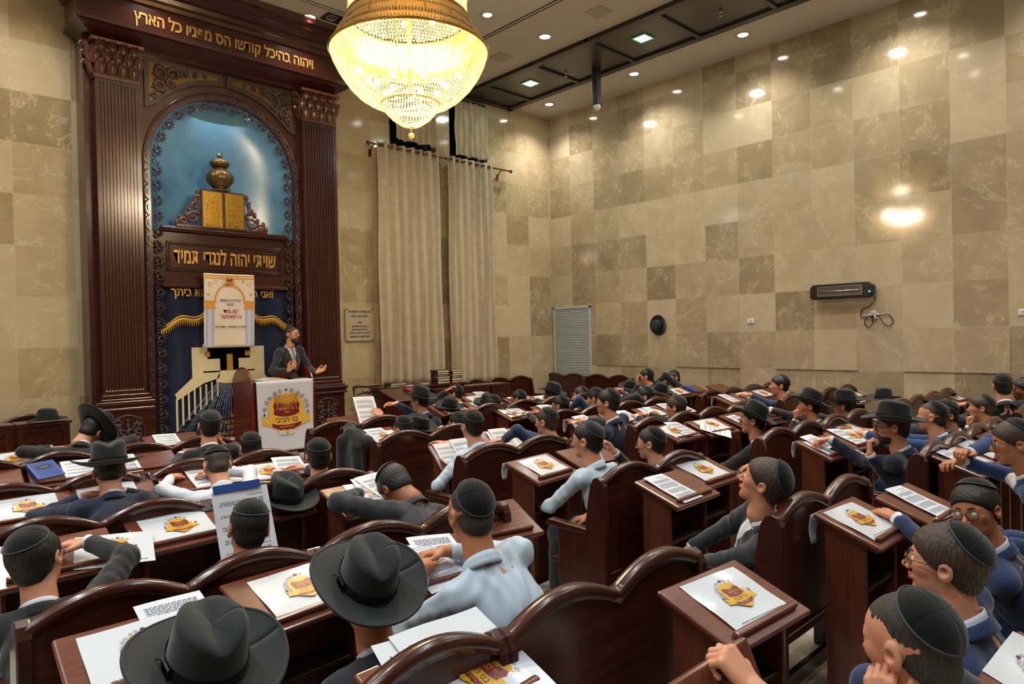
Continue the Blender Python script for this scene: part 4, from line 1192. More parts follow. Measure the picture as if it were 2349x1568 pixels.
def desk(x, y, rot, label, tilt=0.0):
    t = thing('study_desk', label, 'desk', (x, y, 0), R(rot), 'slant-top wooden study desks')
    for i, n in enumerate(('desk_top', 'underlip', 'book_ledge', 'side_panel', 'front_panel', 'shelf')):
        for xx in ((.03, DW - .052) if n == 'side_panel' else (0,)):
            o = link(bpy.data.objects.new(n, DPM[i]), t); o.location = (xx, 0, 0)
            bevel(o, .009 if n in ('desk_top', 'book_ledge') else .005, 3)
            if tilt and n in ('desk_top', 'underlip', 'book_ledge'):
                # the board pivots on its far edge
                piv = Vector((0, -.02, DZ - .03))
                M_ = Matrix.Translation(piv) @ Matrix.Rotation(R(tilt), 4, 'X') @ Matrix.Translation(-piv)
                o.matrix_local = M_ @ Matrix.Translation((xx, 0, 0))
    return t
def on_desk(d, o, u=0.0, v=.16, rz=0.0, up=.002, tilt=0.0):
    """rest a thing on a desk top (it stays a thing of its own)"""
    M_ = Matrix.Translation(d.location) @ Matrix.Rotation(d.rotation_euler.z, 4, 'Z')
    if tilt:
        piv = Vector((0, -.02, DZ - .03)); M_ = M_ @ Matrix.Translation(piv) @ Matrix.Rotation(R(tilt), 4, 'X') @ Matrix.Translation(-piv)
    o.matrix_world = M_ @ slope_T(u, v, up) @ Matrix.Rotation(R(rz), 4, 'Z')
# ---------------------------------------------------------------- folders, pages, books, pens
FW, FH = .31, .245
def folder_z(x, y): return .0025 + .0022 * math.sin(19 * x + 7 * y) + .0016 * math.sin(31 * y - 11 * x + 1)
FM = MB().grid(lambda u, v: ((u - .5) * FW, (v - .5) * FH, folder_z((u - .5) * FW, (v - .5) * FH)), 26, 22).mesh('plastic_folder', MT['bagwhite'])
mb = MB(); emblem(mb, Matrix.Translation((.012, .012, .0055)), .37)
EM = mb.mesh('printed_emblem', EMB_M())
mb = MB(); rng = random.Random(2); x = -.11
while x < .12:
    w = rng.uniform(.004, .016); mb.box(x, x + w, -.1005, -.0975, .006, .0064); x += w + .003
SM = mb.mesh('small_print', MT['ink_d'])
def page_meshes(seed, paras):
    rng = random.Random(seed)
    PW, PH = .205, .29
    sheet = MB().grid(lambda u, v: ((u - .5) * PW, (v - .5) * PH, .0015 + .004 * math.sin(3 * u + 1.2) * v * v + .001 * math.sin(9 * v)), 10, 14).mesh('page', MT['paper'])
    b = MB(); y = PH / 2 - .03
    for nl in paras:
        for i in range(nl):
            w = .16 if i < nl - 1 else rng.uniform(.05, .13)
            if nl == 1: w = rng.uniform(.05, .1)
            x = .08
            while x > .08 - w:
                l = rng.uniform(.006, .02); l = min(l, x - (.08 - w) + .001)
                v0 = (y / PH + .5); zc = lambda xx: .0015 + .004 * math.sin(3 * (xx / PW + .5) + 1.2) * v0 * v0 + .001 * math.sin(9 * v0) + .0008
                b.add([(x - l, y, zc(x - l)), (x, y, zc(x)), (x, y + .0028, zc(x)), (x - l, y + .0028, zc(x - l))], [(0, 1, 2, 3)])
                x -= l + .0035
            y -= .0058
        y -= .009
        if y < -PH / 2 + .03: break
    return sheet, b.mesh('printed_lines', MT['ink'])
PGM = [page_meshes(1, (1, 7, 8, 1, 7, 6, 5)), page_meshes(2, (1, 1, 5, 9, 8, 7, 6)), page_meshes(3, (8, 8, 7, 8, 6)), page_meshes(4, (1, 4, 1, 3, 1, 4, 1, 4, 1, 2))]
def folder(label, d, u=0.0, v=.155, rz=0.0, up=.002):
    o = link(bpy.data.objects.new('plastic_folder', FM)); tag(o, label, 'folder', 'white plastic folders with gold emblem')
    link(bpy.data.objects.new('printed_emblem', EM), o); link(bpy.data.objects.new('small_print', SM), o)
    if d is not None: on_desk(d, o, u, v, rz, up)
    return o
def page(label, d, u=0.0, v=.155, rz=0.0, up=.006, kind=0, tilt=0.0):
    o = link(bpy.data.objects.new('page', PGM[kind][0])); tag(o, label, 'paper', 'loose printed pages')
    link(bpy.data.objects.new('printed_lines', PGM[kind][1]), o)
    if d is not None: on_desk(d, o, u, v, rz, up, tilt)
    return o
def flap(label, d, u, w=.1, h=.11, v=0.0):
    # folder corner hanging down behind the far edge of a board
    o = MB().grid(lambda a, b: (u + DW / 2 + (a - .5) * w * (1 - .6 * b) - .03 * b, .012 + .012 * math.sin(3 * b), DZ - .01 - h * b), 8, 8).obj('folder_corner', MT['bagwhite'])
    tag(o, label, 'folder'); solid(o, .0015, 0)
    o.matrix_world = Matrix.Translation(d.location) @ Matrix.Rotation(d.rotation_euler.z, 4, 'Z'); return o
def book(label, w, h, t_, cover, loc, rz=0.0, group=None, M=None, plate=True, spine=None, open_=False):
    o = thing('book', label, 'book', loc, rz, group)
    b = MB(); b.box(0, w, 0, h, 0, .004).box(0, w, 0, h, t_ - .004, t_).box(0, .004, 0, h, 0, t_)
    bevel(b.obj('cover', MT[cover], o), .002)
    MB().box(.004, w - .006, .005, h - .005, .004, t_ - .004).obj('page_block', MT['pages'], o)
    if spine: MB().box(-.001, .0, h * .12, h * .3, .004, t_ - .004).obj('spine_label', MT[spine], o)
    if M is not None: o.matrix_world = M
    return o
def pen(label, d, u, v, rz, mat='black', L=.14, r=.005, up=.012):
    o = thing('pen', label, 'pen')
    MB().tube([(-L / 2, 0, 0), (L / 2 - .02, 0, 0), (L / 2, 0, 0)], [r, r, r * .2], 8).obj('barrel', MT[mat], o)
    MB().box(-L / 2, -L / 2 + .04, -.0015, .0015, r, r + .003).obj('clip', MT['steel'], o)
    on_desk(d, o, u, v, rz, up); return o
# ---------------------------------------------------------------- hats
def hat_meshes():
    # oval brimmed hat, origin at the base of the crown, front towards +y
    n, prof = 48, []
    b = MB()
    def crown(u, v):
        a = 2 * PI * u; c, s = math.cos(a), math.sin(a)
        rx, ry = .082, .1
        if v < .7:
            t = v / .7; k = 1.0 - .10 * t ** 1.5; z = .105 * t
        else:
            t = (v - .7) / .3; k = .9 * math.cos(t * PI / 2) ** .55 if t < 1 else 0.0; z = .105 + .022 * math.sin(t * PI / 2)
        x, y = rx * k * c, ry * k * s
        # front pinch and centre crease
        fr = max(0, y / ry)
        pin = .02 * fr ** 1.2 * min(1, z / .1)
        x *= 1 - pin / .05 * .55
        z += .008 * y / ry - (.03 * math.exp(-(x / .03) ** 2) * (max(0, min(1, (z - .075) / .04)))) * (.55 + .45 * math.cos(y / ry * 1.3))
        return (x, y, z)
    b.grid(crown, n + 1, 22)
    def brim(u, v):
        a = 2 * PI * u; c, s = math.cos(a), math.sin(a)
        k = 1 + v * 1.02
        rx, ry = .082, .1
        r_ = v
        z = .004 * v + .030 * (abs(c) ** 3) * v ** 2.2 + .012 * (max(0, -s)) ** 3 * v ** 2 - .016 * max(0, s) ** 3 * v ** 1.6
        return (rx * c + c * .084 * v, ry * s + s * .084 * v, z)
    b.grid(brim, n + 1, 12)
    b.tube([tuple(Vector(brim(i / n, 1.0))) for i in range(n)], .0028, 6, closed=True)
    rb = MB()
    rb.grid(lambda u, v: (.0845 * math.cos(2 * PI * u) * (1 - .004 * v), .1025 * math.sin(2 * PI * u) * (1 - .004 * v), .002 + .032 * v), n + 1, 3)
    for k in range(3): rb.box(-.091, -.086, -.022 + .004 * k, .022 - .01 * k, .004 + .004 * k, .03 - .003 * k)
    rb.tube([(-.088, .01, .03), (-.09, .03, .02), (-.094, .045, .008)], .002, 5)
    return b, rb
_h, _r = hat_meshes()
HATM = (_h.mesh('hat', MT['felt']), _r.mesh('hat_ribbon', MT['ribbon']))
def hat_on(parent):
    o = link(bpy.data.objects.new('hat', HATM[0]), parent); solid(o, .003, 0)
    link(bpy.data.objects.new('hat_ribbon', HATM[1]), o); return o
def hat(label, M, s=1.0):
    o = link(bpy.data.objects.new('hat', HATM[0])); tag(o, label, 'hat', 'black felt hats'); solid(o, .003, 0)
    link(bpy.data.objects.new('hat_ribbon', HATM[1]), o)
    o.matrix_world = M @ Matrix.Scale(s, 4); return o
def Rz(a): return Matrix.Rotation(R(a), 4, 'Z')
def Rx(a): return Matrix.Rotation(R(a), 4, 'X')
def Ry(a): return Matrix.Rotation(R(a), 4, 'Y')
def Tr(*p): return Matrix.Translation(p)
# ---------------------------------------------------------------- people
def npv(v): return np.array([v[0], v[1], v[2]], np.float32)
def head_axes(yaw, pitch, roll):
    """yaw: 0 looks along +y, positive turns towards +x; pitch up; roll: tilt towards the right shoulder"""
    f = Vector((math.sin(R(yaw)) * math.cos(R(pitch)), math.cos(R(yaw)) * math.cos(R(pitch)), math.sin(R(pitch))))
    r = Vector((math.cos(R(yaw)), -math.sin(R(yaw)), 0)); u = r.cross(f)
    r2 = r * math.cos(R(roll)) - u * math.sin(R(roll)); u2 = u * math.cos(R(roll)) + r * math.sin(R(roll))
    return r2, f, u2
def sd_head(p, ear=True):
    ax = np.abs(p[:, 0]); q = np.stack([ax, p[:, 1], p[:, 2]], 1)
    d = s_ell(q, (0, -.015, .03), (.076, .096, .088))
    d = smin(d, s_ell(q, (0, .03, .03), (.062, .056, .06)), .03)
    d = smin(d, s_ell(q, (0, .033, -.03), (.060, .055, .072)), .03)
    d = smin(d, s_ell(q, (0, .024, -.068), (.051, .053, .046)), .02)
    d = smin(d, s_sph(q, (0, .066, -.097), .019), .022)
    d = smin(d, s_sph(q, (.042, .056, -.014), .022), .022)
    d = smin(d, s_cap(q, (0, .082, .021), (.046, .066, .022), .010), .014)
    d = smax(d, -s_sph(q, (.032, .101, .003), .0165), .012)
    d = smin(d, s_cap(q, (0, .086, .012), (0, .109, -.028), .0075, .0115), .010)
    d = smin(d, s_sph(q, (.0115, .098, -.034), .0075), .007)
    d = smin(d, s_cap(q, (0, .0955, -.0565), (.022, .084, -.0605), .0058, .004), .006)
    d = smin(d, s_cap(q, (0, .0945, -.0675), (.019, .084, -.0645), .0066, .004), .006)
    d = smax(d, -s_cap(q, (0, .1035, -.0618), (.021, .0905, -.0622), .0024), .003)
    d = smin(d, s_cap(q, (.019, .084, .0105), (.045, .074, .0075), .0042), .005)
    d = smin(d, s_cap(q, (.02, .083, -.0075), (.043, .075, -.006), .0034), .005)
    if ear:
        e = s_ell(q, (.080, -.012, -.006), (.010, .021, .033))
        e = smax(e, -s_sph(q, (.091, -.007, -.004), .0135), .006)
        d = smin(d, e, .008)
    d = smin(d, s_cap(q, (0, -.02, -.05), (0, -.034, -.15), .052, .057), .022)
    return d
def sd_hair(p, style):
    th = {'short': .0, 'full': .006, 'crop': -.0045}[style]
    ax = np.abs(p[:, 0]); q = np.stack([ax, p[:, 1], p[:, 2]], 1)
    d = s_ell(q, (0, -.017, .034), (.0805 + th, .1005 + th, .0915 + th))
    d = smin(d, s_ell(q, (0, .028, .04), (.068 + th, .062 + th, .062 + th)), .02)
    d = smin(d, s_ell(q, (0, -.045, -.03), (.064, .062, .06)), .02)
    y, z = q[:, 1], q[:, 2]
    fr = .757 * y - .652 * z - (.0217 + (.010 if style == 'full' else 0)) + .35 * np.maximum(ax - .05, 0) * (z > .02)
    # sideburn in front of the ear
    na = .585 * y - .81 * z - .0162
    d = smax(d, fr, .006); d = smax(d, na, .006)
    d = smax(d, -s_ell(q, (.080, -.010, -.014), (.02, .024, .034)), .004)
    w = .0016 * np.sin(95 * p[:, 0] + 22 * np.sin(30 * y)) * np.sin(60 * y + 30 * z + 8 * np.sin(40 * p[:, 0]))
    return d + (w if style != 'crop' else w * .3)
def sd_beard(p):
    ax = np.abs(p[:, 0]); q = np.stack([ax, p[:, 1], p[:, 2]], 1)
    d = s_ell(q, (0, .028, -.07), (.0575, .06, .054))
    d = smin(d, s_sph(q, (0, .07, -.102), .026), .02)
    d = smin(d, s_cap(q, (0, .1, -.046), (.026, .088, -.06), .0075), .008)
    d = smax(d, (q[:, 2] + .048) - .9 * np.maximum(ax - .045, 0) * 2.2, .006)
    d = np.minimum(d, s_cap(q, (0, .1, -.047), (.026, .087, -.062), .0075))
    d = smax(d, -s_cap(q, (0, .106, -.0625), (.02, .096, -.0625), .010), .004)
    d = smax(d, -(q[:, 1] - .0 + .2 * (q[:, 2] + .05)), .006)
    return d + .0012 * np.sin(160 * p[:, 0]) * np.sin(140 * q[:, 2] + 90 * q[:, 1])
def hand_segments(W, Fd, Nn, side, sc, curl, spread=.12, thumb=.5, El=None):
    """capsules of a hand: W wrist, Fd pointing direction, Nn palm-facing direction, side +1 right / -1 left"""
    F_ = Vector(Fd).normalized(); N_ = Vector(Nn); N_ = (N_ - F_ * N_.dot(F_)).normalized()
    S_ = F_.cross(N_) if side > 0 else N_.cross(F_)
    W = Vector(W); segs = []
    c = curl if isinstance(curl, (list, tuple)) else [curl] * 4
    off = [.029, .010, -.009, -.027]; ln = [.070, .078, .073, .058]; kb = [.086, .09, .086, .079]
    for i in range(4):
        K = W + (F_ * kb[i] + S_ * off[i]) * sc
        segs.append((W + S_ * off[i] * .55 * sc + F_ * .008 * sc, K, .0145 * sc, .0115 * sc, .010))
        d0 = (F_ + S_ * spread * (1.5 - i)).normalized(); a = 0.0; P_ = K
        for j, fr in enumerate((.45, .31, .24)):
            a += R(c[i]) * (1.0, 1.15, .8)[j]
            d_ = (d0 * math.cos(a) + N_ * math.sin(a))
            Q_ = P_ + d_ * ln[i] * fr * sc
            segs.append((P_, Q_, (.0098, .0090, .0082)[j] * sc, (.0090, .0082, .0072)[j] * sc, .003)); P_ = Q_
    B_ = W + (F_ * .022 + S_ * .024) * sc
    d1 = (F_ * .62 + S_ * .68 + N_ * .25 * thumb * 2).normalized(); M_ = B_ + d1 * .042 * sc
    d2 = (F_ * .9 + S_ * (.45 - .6 * thumb) + N_ * .5 * thumb).normalized(); E_ = M_ + d2 * .034 * sc
    d3 = (d2 + F_ * .15 - S_ * .2 * thumb).normalized(); G_ = E_ + d3 * .026 * sc
    segs += [(W + F_ * .006 * sc + S_ * .012 * sc, M_, .0165 * sc, .0125 * sc, .010), (M_, E_, .0118 * sc, .0102 * sc, .004), (E_, G_, .0102 * sc, .0084 * sc, .003)]
    back = (Vector(El) - W).normalized() if El is not None else -F_
    segs.append((W + back * .11 * sc, W, .030 * sc, .0235 * sc, .012))
    return segs
def sd_segs(p, segs):
    d = None
    for a, b, ra, rb, k in segs:
        e = s_cap(p, npv(a), npv(b), ra, rb)
        d = e if d is None else smin(d, e, k)
    return d
def ik(Sh, W, l1, l2, pole):
    Sh, W = Vector(Sh), Vector(W); d = W - Sh; L = d.length
    if L > (l1 + l2) * .985: W = Sh + d * ((l1 + l2) * .985 / L); d = W - Sh; L = d.length
    L = max(L, abs(l1 - l2) + .02)
    a = (l1 * l1 - l2 * l2 + L * L) / (2 * L); h = math.sqrt(max(l1 * l1 - a * a, 1e-6))
    u = d.normalized(); pv = Vector(pole); pv = pv - u * pv.dot(u)
    if pv.length < 1e-4: pv = u.orthogonal()
    return Sh + u * a + pv.normalized() * h, W
def kippah_mesh(tilt, size, seams, style):
    b = MB(); c0 = Vector((0, -.017, .034)); rr = Vector((.0805, .1005, .0915)); n, m = 36, 10
    e = .0055 + (.006 if style == 'full' else 0.0)
    ax = Vector((0, -math.sin(R(tilt)), math.cos(R(tilt)))); x = Vector((1, 0, 0)); y = ax.cross(x)
    def pt(phi, th, ex):
        d = ax * math.cos(th) + (x * math.cos(phi) + y * math.sin(phi)) * math.sin(th)
        k = 1 / math.sqrt((d.x / (rr.x + ex)) ** 2 + (d.y / (rr.y + ex)) ** 2 + (d.z / (rr.z + ex)) ** 2)
        return c0 + d * k
    S = R(size)
    def fn(u, v):
        phi = 2 * PI * u; th = S * (1 - v) + 1e-4
        g = abs(math.sin(phi * seams / 2))
        ex = e + .006 * math.sin(PI * min(1, v * 1.15 + .0)) ** 1.0 * .7 - .0022 * max(0, 1 - g * 6) * min(1, (1 - v) * 4 + .3)
        return tuple(pt(phi, th, ex))
    b.grid(fn, n * 2 + 1, m)
    rim = MB(); rim.tube([tuple(pt(2 * PI * i / n, S, e + .001)) for i in range(n)], .0030, 6, closed=True)
    return b, rim
def glasses_mesh():
    b = MB(); ln = MB()
    def loop(cx): return [(cx + .024 * math.copysign(abs(math.cos(a)) ** .7, math.cos(a)), .1045 - .05 * abs(cx + .024 * math.cos(a)) ** 1.5 * 2, .000 + .0175 * math.copysign(abs(math.sin(a)) ** .75, math.sin(a))) for a in [2 * PI * i / 24 for i in range(24)]]
    for sg in (-1, 1):
        q = loop(sg * .033); b.tube(q, .0016, 6, closed=True); ln.add(q, [tuple(range(24))])
        b.tube([(sg * .056, .1, .006), (sg * .074, .082, .008), (sg * .0815, .02, .008), (sg * .083, -.012, .004), (sg * .081, -.03, -.012)], .0015, 6)
    b.tube([(-.01, .1045, .004), (0, .107, .007), (.01, .1045, .004)], .0016, 6)
    return b, ln
_gb, _gl = glasses_mesh()
GLM = {}
KIPM = {}
def sp_rot(M3, o): return Matrix(((M3[0].x, M3[1].x, M3[2].x, o.x), (M3[0].y, M3[1].y, M3[2].y, o.y), (M3[0].z, M3[1].z, M3[2].z, o.z), (0, 0, 0, 1)))
PEOPLE = []
def person(label, hip, H, look, s=.93, top='jacket', suit='suit_k', face=0.0, arms=('desk', 'desk'), hair='short', hairm='hair', cap=(34, 56, 4), capm='velvet', hatm=None,
           skin='skin', glasses=None, beard=False, stand=False, rowk=None, detail=None, legs=True, collar=True, tie=None, hat_tilt=(0, 0), hat_s=1.0, deskw=None, shw=1.0, group=None, lapel=True):
    hip = Vector(hip); H = Vector(H)
    t = thing('person', label, 'person', (hip.x, hip.y, 0), 0, group)
    base = Matrix.Translation(t.location).inverted()
    def par(o, M_=None):
        o.parent = t; o.matrix_parent_inverse = Matrix.Identity(4)
        o.matrix_local = base @ (M_ if M_ is not None else Matrix.Identity(4)); return o
    dist = (H - CAM).length if detail is None else detail
    hh = min(max(.0011 * dist, .0026), .006); hc = min(max(.0026 * dist, .0075), .014); hd = min(max(.0010 * dist, .0026), .005)
    hr, hf, hu = head_axes(*look)
    Mh = sp_rot((hr, hf, hu), H) @ Matrix.Scale(s, 4)
    A3 = np.stack([npv(hr), npv(hf), npv(hu)])
    def loc(p): return ((p - npv(H)) @ A3.T) / s
    bf = Vector((math.sin(R(face)), math.cos(R(face)), 0))
    neck_top = H + (hu * -.07 + hf * -.02) * s
    Nb = H + hu * -.115 * s + hf * -.035 * s + Vector((0, 0, -.055 * s)) - bf * .012
    u = (Nb - hip).normalized(); L = (Nb - hip).length
    f = (bf - u * bf.dot(u)).normalized(); r = f.cross(u)
    B3 = np.stack([npv(r), npv(f), npv(u)])
    def tl(p): return (p - npv(hip)) @ B3.T
    sw = .158 * s * shw
    Sh = {sg: Nb - u * .055 * s + r * (sg * sw) for sg in (-1, 1)}
    l1, l2 = .285 * s, .245 * s
    # ---- arms
    info = {}
    for sg, a in ((-1, arms[0]), (1, arms[1])):
        if a is None: continue
        if isinstance(a, str):
            Y = ROWY[rowk] if rowk is not None else hip.y + .85
            if a == 'desk': a = dict(w=(hip.x + sg * .10, Y - .20, .945), d=(-sg * .55, 1, .15), n=(0, -.2, -1), curl=14)
            elif a == 'fold': a = dict(w=(hip.x - sg * .05, Y - .22 + sg * .03, .955 + .02 * sg), d=(-sg, .25, 0), n=(0, 0, -1), curl=12, pole=(sg, -.3, -.3))
            elif a == 'lap': a = dict(w=hip + bf * .30 + r * (sg * .09) + Vector((0, 0, .10)), d=bf * .7 - r * (sg * .8) + Vector((0, 0, -.25)), n=(0, 0, -1), curl=22)
            elif a == 'side': a = dict(w=hip + bf * .12 + r * (sg * .25) + Vector((0, 0, .05)), d=bf + Vector((0, 0, -.6)), n=(-sg * r.x, -sg * r.y, 0), curl=20)
            elif a == 'chin': a = dict(w=H + (hf * .10 + hr * sg * .035 - hu * .19) * s, d=hu * 1.0 + hf * .1, n=-hf - hr * sg * .3, curl=(62, 66, 68, 70), pole=(sg * .2, .3, -1))
            elif a == 'cheek': a = dict(w=H + (hf * .03 + hr * sg * .10 - hu * .15) * s, d=hu * 1.0 - hr * sg * .25, n=-hr * sg, curl=(18, 22, 30, 36), pole=(sg * .4, .4, -1))
            elif a == 'brow': a = dict(w=H + (hf * .125 + hr * sg * .055 - hu * .09) * s, d=hu * 1.0 - hr * sg * .2, n=-hf, curl=(30, 34, 36, 40), pole=(sg * .3, .2, -1))
            elif a == 'top': a = dict(w=H + (hf * .1 + hr * sg * .06 + hu * .05) * s, d=-hf * .8 + hu * .45, n=-hu, curl=(16, 16, 18, 20), pole=(sg * .6, .6, .2))
        pole = a.get('pole', None)
        if pole is None: pole = r * (sg * .75) - f * .25 - u * .75
        El, W = ik(Sh[sg], a['w'], l1, l2, pole)
        info[sg] = (El, W, a)
    # ---- body: head and neck, bust, hands, one mesh
    V, Q, MI = [], [], []
    def addm(v, q, mi):
        b0 = sum(len(x) for x in V); V.append(v); Q.append(q + b0); MI.append(mi)
    def f_head(p):
        d = sd_head(loc(p)) * s
        d = smin(d, s_cap(p, npv(neck_top), npv(Nb - u * .03), .050 * s, .056 * s), .02)
        d = smin(d, s_ell(tl(p), (0, -.005, L - .13), (.13 * s, .085 * s, .11 * s)), .03)
        return d
    cs = [H + hr * (i * .1 * s) + hf * (j * .125 * s) + hu * (k * .13 * s) for i in (-1, 1) for j in (-1, 1) for k in (-1, 1)] + [Nb + r * .14 * s - u * .12, Nb - r * .14 * s - u * .12, Nb + f * .1 * s, Nb - f * .1 * s]
    lo = np.min([npv(c) for c in cs], 0) - hh * 2; hi = np.max([npv(c) for c in cs], 0) + hh * 2
    v, q = surfnet(f_head, lo, hi, hh)
    vl = loc(v.astype(np.float32)); cen = vl[q].mean(1)
    lip = (np.abs(cen[:, 0]) < .0225) & (cen[:, 1] > .083) & (cen[:, 2] < -.0515) & (cen[:, 2] > -.0725)
    addm(v, q, lip.astype(int))
    for sg, (El, W, a) in info.items():
        segs = hand_segments(W, a['d'], a['n'], sg, s, a.get('curl', 20), a.get('spread', .12), a.get('thumb', .5), El)
        P_ = [npv(x) for sgm in segs for x in sgm[:2]]
        lo = np.min(P_, 0) - .034; hi = np.max(P_, 0) + .034
        v, q = surfnet(lambda p: sd_segs(p, segs), lo, hi, hd)
        addm(v, q, np.zeros(len(q), int))
    o = np_obj('body', np.concatenate(V), np.concatenate(Q), [MT[skin], MT['lips']], None, np.concatenate(MI)); par(o)
    # ---- eyes and brows
    eb = MB()
    for sg in (-1, 1):
        eb.ball((sg * .0315, .0775, .0015), .0128, 12, 8, 0)
        eb.ball((sg * .0315, .0853, .0015), .0062, 10, 6, 1, None, (1, .72, 1))
    par(eb.obj('eyes', [MT['eye'], MT['iris']]), Mh)
    bb = MB()
    for sg in (-1, 1): bb.tube([(sg * .013, .0925, .0235), (sg * .03, .0885, .029), (sg * .049, .0735, .0255)], [.0032, .0036, .0016], 6)
    par(bb.obj('eyebrows', MT[hairm]), Mh)
    # ---- hair
    if hair:
        lo = np.array((-.1, -.13, -.11), np.float32); hi = np.array((.1, .115, .145), np.float32)
        v, q = surfnet(lambda p: sd_hair(p, hair), lo, hi, max(hh / s, .0032))
        par(np_obj('hair', v, q, MT[hairm]), Mh)
    if beard:
        v, q = surfnet(sd_beard, np.array((-.08, -.03, -.14), np.float32), np.array((.08, .125, -.02), np.float32), max(hh / s, .003))
        par(np_obj('beard', v, q, MT['beard']), Mh)
    if cap:
        key = (cap, hair, capm)
        if key not in KIPM:
            b1, b2 = kippah_mesh(cap[0], cap[1], cap[2], hair); KIPM[key] = (b1.mesh('skullcap', MT[capm]), b2.mesh('cap_rim', MT['piping']))
        k = par(link(bpy.data.objects.new('skullcap', KIPM[key][0])), Mh)
        link(bpy.data.objects.new('cap_rim', KIPM[key][1]), k)
    if hatm:
        o = hat_on(None); o.parent = t; o.matrix_parent_inverse = Matrix.Identity(4)
        o.matrix_local = base @ Mh @ Tr(0, -.012, .052) @ Rx(hat_tilt[0]) @ Ry(hat_tilt[1]) @ Matrix.Scale(1.06 * hat_s, 4)
    if glasses:
        if glasses not in GLM: GLM[glasses] = (_gb.mesh('spectacles', MT[glasses]), _gl.mesh('lenses', MT['lens']))
        g = par(link(bpy.data.objects.new('spectacles', GLM[glasses][0])), Mh)
        link(bpy.data.objects.new('lenses', GLM[glasses][1]), g)
    # ---- jacket or shirt
    jk = top == 'jacket'
    wa = .0032 if jk else .0042
    sr = 1.0 if jk else .9
    def f_top(p):
        q = tl(p)
        d = s_ell(q, (0, .0, L - .19 * s), (.150 * s, .102 * s, .185 * s))
        d = smin(d, s_ell(q, (0, .005, .12), (.148 * s, .110 * s, .17 * s)), .05)
        d = smin(d, s_ell(q, (0, .01, .0), (.165 * s, .125 * s, .10)), .05)
        for sg in (-1, 1):
            sl = tl(npv(Sh[sg])[None])[0]
            d = smin(d, s_cap(q, (sg * .045 * s, -.008, L - .035 * s), sl, .048 * s, .055 * s), .035)
            if sg in info:
                El, W, a = info[sg]; e = tl(npv(El)[None])[0]; w = tl(npv(W)[None])[0]
                cut = (e - w) / np.linalg.norm(e - w)
                w2 = w + cut * (.012 if jk else .03) * s
                d = smin(d, s_cap(q, sl, e, .057 * s * sr, .047 * s * sr), .03)
                fa = s_cap(q, e, w2, .047 * s * sr, .036 * s * sr)
                fa = smax(fa, -((q - w2) @ cut), .004)
                d = smin(d, fa, .025)
        x, y, z = q[:, 0], q[:, 1], q[:, 2]
        wv = np.sin(34 * z + 14 * np.sin(9 * x + 3) + 10 * y) * np.sin(13 * x + 8 * y + 5 * np.sin(11 * z)) + .6 * np.sin(52 * z - 30 * x + 6 * np.sin(23 * y))
        return d + wa * wv * s
    pts = [hip + r * .2 - u * .12, hip - r * .2 - u * .12, hip + f * .15, hip - f * .15, Nb + r * .2 + u * .02, Nb - r * .2, Nb + f * .12, Nb - f * .12] + [Sh[k] for k in Sh]
    for sg, (El, W, a) in info.items(): pts += [El, W]
    lo = np.min([npv(c) for c in pts], 0) - .075; hi = np.max([npv(c) for c in pts], 0) + .075
    v, q = surfnet(f_top, lo, hi, hc)
    c_ = tl(v.astype(np.float32))[q].mean(1)
    if jk and lapel:
        dz = L + .01 - c_[:, 2]
        vee = (c_[:, 1] > .02) & (dz > 0) & (dz < .30 * s) & (np.abs(c_[:, 0]) < .062 * s * (1 - dz / (.30 * s)))
    else: vee = np.zeros(len(q), bool)
    o = par(np_obj('jacket' if jk else 'shirt', v, q, [MT[suit], MT['shirt']], None, vee.astype(int)))
    for sg, (El, W, a) in info.items():
        if not jk or dist > 8: continue
        dr = (El - W).normalized(); b = MB()
        x = dr.orthogonal().normalized(); T_ = frame(W + dr * .028 * s, x, dr.cross(x))
        b.lathe([(.0315 * s, -.034 * s if T_.col[2].xyz.dot(dr) > 0 else .034 * s), (.033 * s, .0)], 18, 0, T_, cap=False)
        co = par(b.obj('shirt_cuff', MT['shirt'])); solid(co, .002, 0)
    # ---- collar bands
    def band(name, m, r0, r1, h0, h1, gap, th=.003):
        nn = 34
        ax_ = (neck_top - Nb).normalized(); fx = (f - ax_ * f.dot(ax_)).normalized(); rx = fx.cross(ax_)
        def fn(a, b):
            th_ = R(gap) + (2 * PI - 2 * R(gap)) * a + PI / 2
            rr = r0 + (r1 - r0) * b; back = .5 - .5 * math.sin(th_)
            dz = h0 + (h1 - h0) * b * (.55 + .45 * back) - .028 * s * (1 - back)
            c0 = Nb + ax_ * dz - fx * .004
            return tuple(c0 + rx * (rr * math.cos(th_)) + fx * (rr * 1.06 * math.sin(th_)))
        o_ = par(MB().grid(fn, nn, 4).obj(name, m)); solid(o_, th, 1); return o_
    if collar:
        m_ = MT['shirt'] if jk else MT[suit]
        band('collar', m_, .0665 * s, .0615 * s, -.006 * s, .036 * s, 10)
        if not jk: band('collar_fold', m_, .077 * s, .066 * s, -.012 * s, .034 * s, 16)
        else: band('jacket_collar', MT[suit], .087 * s, .072 * s, -.024 * s, .018 * s, 48, .005)
    if tie:
        b = MB()
        top_ = Nb + f * .066 * s - u * .005
        ax_ = u
        b.grid(lambda a, c: tuple(Nb + f * (.078 + .030 * math.sin(min(c * 2.2, 1.57))) * s - u * (.0 + .30 * c) * s + r * ((a - .5) * (.026 + .035 * c) * s)), 6, 12)
        o_ = par(b.obj('tie', MT[tie])); solid(o_, .004, 0)
